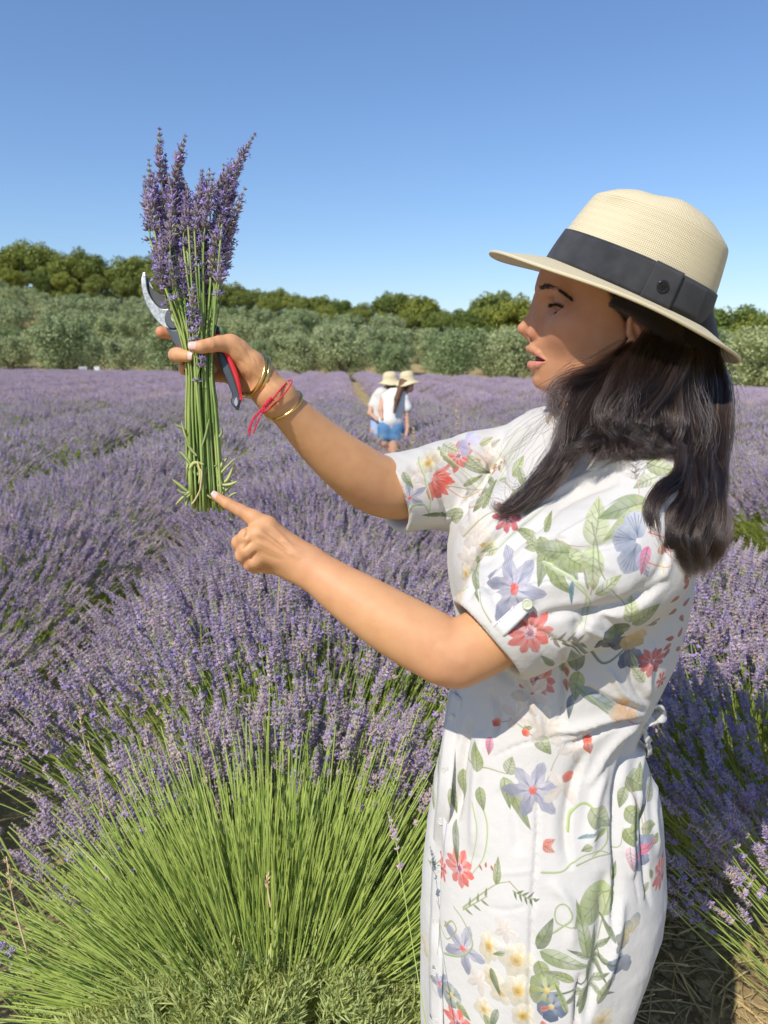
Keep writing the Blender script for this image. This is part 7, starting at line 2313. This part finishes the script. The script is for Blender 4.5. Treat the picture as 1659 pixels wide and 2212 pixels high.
# narrow leaves curling out near the cut ends
def blade(pts, w, mat_i=3, parent=bq):
    P = spline(WA(pts), 10); T, N, B = frames(P, (0, -1, 0)); ww = w * np.sin(np.pi * np.linspace(.12, .97, 10)) ** .5
    V = np.concatenate([P + B * ww[:, None], P + N * .0004, P - B * ww[:, None], P - N * .0005])
    n = 10; i = np.arange(n - 1)[:, None]; j = np.arange(4)[None]; j2 = (j + 1) % 4
    Q = np.stack([j * n + i, j * n + i + 1, j2 * n + i + 1, j2 * n + i], -1).reshape(-1, 4)
    mb = MB(); mb.add(V, Q, m=mat_i); link("leaf", mb.mesh("leaf"), parent, BL)
LEAVES = [[(470, 1030), (488, 1010), (508, 990)], [(472, 1050), (492, 1035), (506, 1000)], [(470, 1040), (476, 1010), (490, 990)], [(475, 1048), (495, 1038), (512, 1047)], [(478, 1048), (496, 1047), (512, 1040)],
          [(480, 1068), (492, 1055), (506, 1045)], [(493, 1075), (502, 1068), (512, 1064)], [(468, 950), (478, 938), (480, 926)], [(410, 1000), (398, 985), (387, 976)], [(408, 960), (400, 940), (392, 912)], [(400, 935), (394, 925), (379, 918)],
          [(405, 1062), (390, 1050), (372, 1036)], [(404, 1066), (392, 1064), (382, 1056)], [(410, 1062), (396, 1074), (380, 1090)], [(412, 1066), (404, 1080), (402, 1094)], [(428, 1040), (418, 1064), (411, 1088)], [(425, 1000), (432, 1020), (430, 1045)],
          [(412, 1010), (425, 1024), (442, 1026)], [(440, 1030), (452, 1015), (468, 1004)], [(430, 1010), (440, 1040), (438, 1060)], [(410, 1012), (420, 1000), (440, 1003)], [(437, 1060), (448, 1070), (462, 1080)], [(497, 1100), (500, 1110), (499, 1124)],
          [(440, 900), (430, 925), (422, 945)], [(452, 905), (444, 940), (436, 965)], [(446, 1010), (442, 1030), (446, 1056)], [(468, 1020), (476, 1040), (486, 1060)], [(415, 980), (408, 1000), (402, 1016)], [(425, 985), (412, 970), (404, 958)]]
for i, l in enumerate(LEAVES):
    k = .846 + .004 * (i % 4)
    blade([(x, y, k - .001 * j) for j, (x, y) in enumerate(l)], .0013 + .0005 * (i % 3))
M_dry = simple_mat("dry_straw", (0.52, 0.38, 0.18), (0.68, 0.54, 0.30), .7, 40, .2)
BL.append(M_dry)
P = WA([(427, 998, .843), (431, 1012, .842), (436, 1020, .842), (434, 1045, .842), (431, 1062, .842), (420, 1082, .842), (414, 1089, .842)]); mb = MB(); mb.add(*tube(spline(P, 24), .0011, 5)); link("dry_leaf", mb.mesh("dry_leaf"), bq, M_dry)

# ------------------------------------------------------------------ secateurs
M_blade, nt, b = new_mat("worn_steel"); n_ = noise_n(nt, 180, 5, rough=.7)
c_ = ramp(nt, [(.35, (.16, .17, .17)), (.65, (.42, .43, .40))], n_.outputs[0]); nt.links.new(c_.outputs[0], b.inputs['Base Color']); b.inputs['Metallic'].default_value = .85; b.inputs['Roughness'].default_value = .38; bump_n(nt, b, n_.outputs[0], .15, .0005)
M_black = simple_mat("black_blade", (.018, .018, .018), (.05, .05, .048), .42, 90, .5)
M_grey = simple_mat("slate_grey_plastic", (.042, .055, .068), (.055, .068, .082), .45, 60, .4)
M_red = simple_mat("red_rubber_grip", (.58, .018, .022), (.66, .03, .03), .5, 60, .4)
sec = empty("secateurs", W(372, 688, .884))
tag(sec, "open pruning secateurs with curved steel blade and red and grey handles, held behind the lavender", "secateurs")
_sv = np.array(W(420, 740, .885)) - np.array([0, 0, CAM_Z]); _sv /= np.linalg.norm(_sv)
def plate(name, outline, d, th, mat, bevel=.0, n=4, parent=sec, hole=None, dome=.0):
    """solid plate from an outline in frame coordinates (a spline if n > 1), depth d or per-point depth"""
    o = np.array([(p[0], p[1], p[2] if len(p) > 2 else d) for p in outline], float)
    o = spline(np.vstack([o, o[:1]]), n * len(o) + 1)[:-1] if n > 1 else o
    P = WA(o); c = P.mean(0)
    rings = []
    k = len(P)
    # inward offsets for a rounded edge
    Tn = np.roll(P, -1, 0) - np.roll(P, 1, 0); Tn /= np.linalg.norm(Tn, axis=1)[:, None] + 1e-12
    inn = np.cross(Tn, _sv)
    if ((c - P) * inn).sum() < 0: inn = -inn
    bv = bevel
    for f, dz in ((bv * 1.0, -th / 2), (bv * .3, -th / 2 + bv * .3), (0, -th / 2 + bv), (0, th / 2 - bv), (bv, th / 2)):
        rings.append(P + inn * f + _sv * dz)
    me = bpy.data.meshes.new(name); bm = bmesh.new()
    vs = [[bm.verts.new(p) for p in r] for r in rings]
    for a in range(len(rings) - 1):
        for i in range(k): bm.faces.new([vs[a][i], vs[a][(i + 1) % k], vs[a + 1][(i + 1) % k], vs[a + 1][i]])
    f0 = bm.faces.new(vs[0]); f1 = bm.faces.new(vs[-1][::-1])
    bmesh.ops.triangulate(bm, faces=[f0, f1]); bmesh.ops.recalc_face_normals(bm, faces=bm.faces)
    bm.to_mesh(me); bm.free()
    for p in me.polygons: p.use_smooth = False
    return link(name, me, parent, mat)
plate("hook_blade", [(308, 591), (311, 588), (316, 590), (316.5, 600), (318, 615), (322, 632), (332, 650), (345, 664), (357, 668), (372, 666), (380, 676), (380, 700), (368, 712), (356, 708), (345, 700), (330, 682), (318, 662), (309, 636), (305, 608)], .885, .0052, M_blade, .0012)
plate("cutting_blade", [(319, 611), (328, 622), (345, 634), (365, 648), (388, 666), (384, 690), (368, 676), (350, 668), (336, 655), (325, 638)], .8875, .0030, M_black, .0007)
a = np.linspace(0, 2 * np.pi, 28, endpoint=False)
plate("pivot_boss", [(375 + 19 * math.cos(q), 688 + 24 * math.sin(q)) for q in a], .8815, .0060, M_grey, .0018, 1)
plate("pivot_nut", [(379 + 10 * math.cos(q), 686 + 12 * math.sin(q)) for q in a], .8775, .0030, M_blade, .0010, 1)
plate("pivot_bolt", [(380 + 5 * math.cos(q), 686 + 6 * math.sin(q)) for q in a[::4]], .8755, .0022, M_blade, .0004, 1)
plate("handle", [(358, 706), (372, 712), (392, 712), (405, 735), (404, 760), (398, 775), (386, 752), (374, 740), (366, 722)], .8825, .0115, M_grey, .0025)
plate("grip", [(384, 732), (393, 742), (400, 770), (404, 800), (398, 806), (388, 775), (381, 748)], .8835, .0135, M_red, .003)
plate("handle", [(390, 790), (402, 786), (425, 820), (445, 825), (462, 830), (470, 865), (470, 885), (464, 896), (456, 888), (440, 860), (415, 830)], .8860, .0115, M_grey, .003)
# right handle: slate outer side with the red grip along its back
plate("handle", [(440, 705), (456, 701), (472, 706), (475, 716), (474, 722), (455, 722), (440, 722)], .8790, .0120, M_grey, .0025)
plate("handle", [(462, 738), (476, 752), (487, 770), (497, 790), (507, 815), (515, 840), (521, 862), (518.5, 874), (515, 886), (508, 882), (500, 873), (499, 862), (503, 855), (495, 835), (483, 805), (472, 775)], .8600, .0125, M_grey, .0026, 2)
plate("grip", [(468, 722), (474, 724), (484, 745), (494, 764), (505, 784), (514, 806), (520, 830), (522.5, 852), (521, 868), (516, 850), (509, 826), (500, 800), (488, 772), (474, 748)], .8575, .0135, M_red, .0030, 2)
plate("grip", [(455, 721), (472, 722), (476, 730), (466, 740), (455, 738)], .8760, .0130, M_red, .0025)
M_hole = simple_mat("pale_recess", (.30, .27, .32), (.36, .33, .38), .6, 60)
plate("hang_loop", [(507.5, 862), (511, 858), (513.5, 864), (513.8, 872), (511, 878), (507, 874), (506, 868)], .8532, .0012, M_hole, .0003, 2)
# stamped letters along the dark blade are too worn to read: faint scratches only
mb = MB()
for i in range(9):
    x, y = 350 + i * 2.9, 645 + i * 2.15
    mb.add(*tube(WA([(x, y - 1.8 - (i % 2) * .6, .8856), (x + 1.2, y + 1.4 + (i % 3) * .5, .8856)]), .00022, 4))
link("worn_lettering", mb.mesh("worn_lettering"), sec, M_blade)
# ================================================================== two girls standing in the field
M_skin2 = simple_mat("skin_far", (0.56, 0.31, 0.20), (0.62, 0.36, 0.24), .55, 20, .3)
M_tee = simple_mat("white_tee", (0.74, 0.70, 0.64), (0.80, 0.765, 0.71), .85, 12, .1)
M_denim = simple_mat("blue_denim", (0.085, 0.20, 0.36), (0.14, 0.28, 0.46), .85, 30, .1)
M_denim2 = simple_mat("pale_denim", (0.36, 0.45, 0.62), (0.44, 0.53, 0.70), .85, 30, .1)
M_hair2 = simple_mat("brown_hair", (0.10, 0.045, 0.02), (0.17, 0.08, 0.035), .55, 60, .3)
M_hat2 = simple_mat("sun_hat_straw", (0.62, 0.52, 0.30), (0.70, 0.60, 0.38), .75, 60, .2)
def blob(parts, h=.010, sm=2):
    P = np.array([np.array(p) for ch in parts for p in ch[0]]); r = max(max(ch[1]) for ch in parts)
    F = Field(P.min(0) - r - .05, P.max(0) + r + .05, h)
    for ch in parts: F.chain([np.array(p) for p in ch[0]], ch[1], ch[2] if len(ch) > 2 else .02)
    V, Q = F.mesh(); return smooth_v(V, Q, sm), Q
def bpart(name, parts, mat, parent, flat=None):
    V, Q = blob(parts); 
    return link(name, mesh_np(name, V, Q, True), parent, mat)
def w_(l, d=9.0): return [W(x, y, (q[0] if q else 0) + d) for x, y, *q in l]
def sun_hat(c, up, rb, rc, hc, label, droop=.45):
    up = Vector(up).normalized(); M = up.to_track_quat('Z', 'Y').to_matrix()
    prof_ = [(0, hc), (rc * .55, hc * .97), (rc * .85, hc * .80), (rc * .98, hc * .45), (rc, 0), (rc * 1.25, -.012), ((rc + rb) / 2, -.012 - (rb - rc) * droop * .4), (rb * .95, -(rb - rc) * droop), (rb, -(rb - rc) * droop * 1.05 - .004), (rb * .95, -(rb - rc) * droop - .010), ((rc + rb) / 2, -.022 - (rb - rc) * droop * .4), (rc * .96, -.012)]
    n = 40; V = []
    for r, h in prof_:
        for k in range(n):
            a = 2 * math.pi * k / n; wv = .012 * math.sin(3 * a + 1) * max(0, (r - rc) / (rb - rc))
            V.append((Vector(c) + M @ Vector((r * math.cos(a), r * math.sin(a), h + wv)))[:])
    m = len(prof_); i = np.arange(m - 1)[:, None]; j = np.arange(n)[None]; j2 = (j + 1) % n
    Q = np.stack([i * n + j, (i + 1) * n + j, (i + 1) * n + j2, i * n + j2], -1).reshape(-1, 4)
    o = link("sun_hat", mesh_np("sun_hat", V, Q, True), None, M_hat2)
    tag(o, label, "hat", "sun hats of the two girls")
# girl seen from behind
gd = 9.0
ga = empty("person", (W(846, 950, gd)[0], W(846, 950, gd)[1], 0))
tag(ga, "girl with long brown ponytail, white t-shirt and blue denim shorts, seen from behind", "person")
gz = float(ground_z(ga.location.x, ga.location.y))
def foot(x, d): p = W(x, 900, d); p.z = gz + .05; return p
bpart("body", [(w_([(879, 832, .02), (876, 843, .03), (858, 856), (846, 925)]), [.045, .04, .09, .10]), (w_([(881, 826, 0), (883, 838, -.02)]), [.078, .060]),
               (w_([(872, 862), (879, 893), (881, 922), (877, 946, -.03)]), [.045, .030, .026, .020]), (w_([(829, 862), (822, 885, -.05), (826, 905, -.08)]), [.045, .030, .022]),
               (w_([(832, 935), (829, 975)]) + [foot(828, 9)], [.075, .050, .035]), (w_([(854, 940), (850, 985)]) + [foot(850, 9.05)], [.080, .055, .036])], M_skin2, ga)
bpart("shirt", [(w_([(864, 852), (856, 858), (850, 880), (845, 908)]), [.050, .100, .115, .125], .05), (w_([(834, 858), (847, 852), (862, 850), (874, 859)]), [.055, .07, .07, .058]), (w_([(873, 862), (879, 882)]), [.060, .066]), (w_([(833, 863), (827, 884)]), [.055, .060]),
                (w_([(830, 908), (858, 914)]), [.070, .070], .04)], M_tee, ga)
bpart("shorts", [(w_([(835, 922), (855, 925)]), [.092, .094], .05), (w_([(832, 926), (831, 944)]), [.082, .084], .06), (w_([(855, 928), (856, 945)]), [.082, .086], .06)], M_denim, ga)
bpart("ponytail", [(w_([(872, 826, -.04), (866, 838, -.08), (858, 862, -.15), (851, 892, -.16)]), [.060, .040, .036, .012]), (w_([(880, 822, -.02), (874, 834, -.05)]), [.078, .06])], M_hair2, ga)
sun_hat(W(880, 822, 8.99), (-.12, -.05, 1), .165, .092, .115, "cream sun hat on the girl with the ponytail, right one of two hats")
# girl beside her, half hidden
gb = empty("person", (W(818, 950, 9.35)[0], W(818, 950, 9.35)[1], 0))
tag(gb, "girl in pale blue shorts, elbow out, half hidden by the ponytailed girl", "person")
d2 = .35
bpart("body", [(w_([(840, 833, d2), (836, 845, d2), (826, 860, d2), (818, 915, d2)]), [.05, .04, .08, .10]), (w_([(843, 825, d2), (845, 835, d2)]), [.08, .065]),
               (w_([(810, 860, d2), (802, 882, d2 - .05), (799, 893, d2 - .1), (816, 908, d2 - .15)]), [.042, .034, .030, .022]), (w_([(812, 930, d2), (822, 975, d2)]) + [foot(824, 9.3)], [.08, .052, .034]), (w_([(826, 935, d2), (836, 975, d2)]) + [foot(838, 9.4)], [.08, .052, .034])], M_skin2, gb)
M_tee2 = simple_mat("cream_tee", (0.58, 0.55, 0.48), (0.66, 0.62, 0.55), .85, 12, .1)
bpart("shirt", [(w_([(826, 856, d2), (822, 880, d2), (820, 902, d2)]), [.115, .11, .11], .04), (w_([(815, 856, d2), (835, 850, d2)]), [.06, .07]), (w_([(812, 860, d2), (805, 876, d2 - .03)]), [.058, .058])], M_tee2, gb)
bpart("shorts", [(w_([(818, 912, d2), (815, 935, d2)]), [.105, .09], .03), (w_([(828, 915, d2), (830, 938, d2)]), [.10, .085], .03)], M_denim2, gb)
bpart("hair", [(w_([(842, 822, d2), (846, 838, d2), (842, 848, d2 + .02)]), [.082, .070, .05])], M_hair2, gb)
sun_hat(W(843, 821, 9.34), (-.08, -.15, 1), .160, .095, .105, "cream sun hat on the half-hidden girl, left one of two hats", .35)

# ------------------------------------------------------------------ white garden chairs at the far edge
M_white = simple_mat("white_plastic", (.74, .74, .73), (.8, .8, .79), .4, 10, .4)
def bx(mb, c, s):
    c = np.array(c); s = np.array(s) / 2
    g = [c + s * [a, b, d] for a in (-1, 1) for b in (-1, 1) for d in (-1, 1)]
    mb.add(g, quads=[[0, 1, 3, 2], [4, 6, 7, 5], [0, 4, 5, 1], [2, 3, 7, 6], [0, 2, 6, 4], [1, 5, 7, 3]])
def chair(x, y, rz, label):
    z = float(ground_z(x, y)); t = empty("garden_chair", (x, y, z)); t.rotation_euler = (0, 0, rz)
    tag(t, label, "chair", "white chairs at the far field edge")
    def part(nm, fn):
        mb = MB(); fn(mb); o = bpy.data.objects.new(nm, mb.mesh(nm, False)); o.data.materials.append(M_white); COL.objects.link(o); o.parent = t
    part("seat", lambda m: bx(m, (0, 0, .44), (.52, .50, .05)))
    part("backrest", lambda m: [bx(m, (q * .13, .24, .68), (.09, .04, .46)) for q in (-1.5, -.5, .5, 1.5)] + [bx(m, (0, .245, .90), (.52, .05, .07))])
    for sx in (-1, 1):
        part("armrest", lambda m: [bx(m, (sx * .26, 0, .66), (.05, .46, .03)), bx(m, (sx * .26, -.2, .55), (.04, .04, .2))])
        for sy in (-1, 1): part("leg", lambda m: bx(m, (sx * .22, sy * .21, .21), (.05, .05, .42)))
for px, py, d, rz, lb in ((178, 781, 49.5, .4, "white garden chair at the far field edge, left one of the pair"), (202, 781, 49.8, -.5, "white garden chair at the far field edge, right one of the pair")):
    p = W(px, py, d); chair(p.x, p.y, rz, lb)
# raise the pair on a mown bank so that they clear the lavender
# ------------------------------------------------------------------ dry grass stalks standing out of the lavender
M_oat = simple_mat("dry_seed_head", (0.50, 0.36, 0.17), (0.66, 0.52, 0.30), .7, 40, .2)
def oat(pts, d, label, fat=.004, n=14):
    t = empty("dry_grass", W(*pts[0], d)); tag(t, label, "dry grass", "dry grass stalks in the lavender")
    P = spline(np.array([W(x, y, d) for x, y in pts]), 14); mb = MB(); mb.add(*tube(P, np.linspace(.0016, .0009, 14), 5)); link("stalk", mb.mesh("stalk"), t, M_oat)
    mb = MB(); r = random.Random(int(pts[0][0]))
    for i in range(n):
        f = .62 + .38 * i / n; c = P[min(13, int(f * 13))]; dd = np.array([r.uniform(-.7, .7), r.uniform(-.7, .7), 1.0]); dd /= np.linalg.norm(dd); M = rot_to(dd)
        mb.add((BIPYR * [fat * .45, fat * .45, fat * 3]) @ M.T + c, tris=BIPYR_T)
    link("seed_head", mb.mesh("seed_head", False), t, M_oat)
oat([(990, 1010), (988, 950), (985, 868)], 4.2, "tall pale dry grass stalk right of the girls, above the far sleeve", .009)
oat([(884, 1010), (890, 970), (895, 925)], 4.4, "short dry grass stalk just right of the girls' legs", .009)
oat([(190, 1640), (180, 1590), (170, 1525)], 1.75, "orange dry seed stalk in the lavender left of the foreground bush")
oat([(14, 1560), (10, 1510), (8, 1462)], 2.0, "dry seed stalk at the left edge of the picture, mid height")
oat([(60, 2060), (30, 1950), (14, 1850)], 1.1, "orange dry stalk at the left edge low over the green stems", .0035)
oat([(225, 1760), (215, 1700), (190, 1600)], 1.45, "thin bent dry stalk among the spikes left of the green fan", .003)
oat([(585, 1960), (580, 1930), (576, 1890)], 1.05, "small pale seed head standing in the green stems of the foreground bush", .0035, 9)
oat([(600, 1330), (603, 1250), (606, 1200)], 1.9, "dry stalk in the lavender below the pointing hand", .003, 8)
# stalk in front of the hem
t = bpy.data.objects.new("lavender_stalk", near_heads[2]); COL.objects.link(t)
a_, b_2 = W(935, 2300, .80), W(882, 1995, .815)
t.matrix_world = Matrix.Translation(a_) @ (b_2 - a_).to_track_quat('Z', 'Y').to_matrix().to_4x4() @ Matrix.Scale(.55, 4)
t.scale = (1, 1, 1) if False else t.scale
tag(t, "single lavender stalk leaning against the left edge of the dress hem", "lavender")
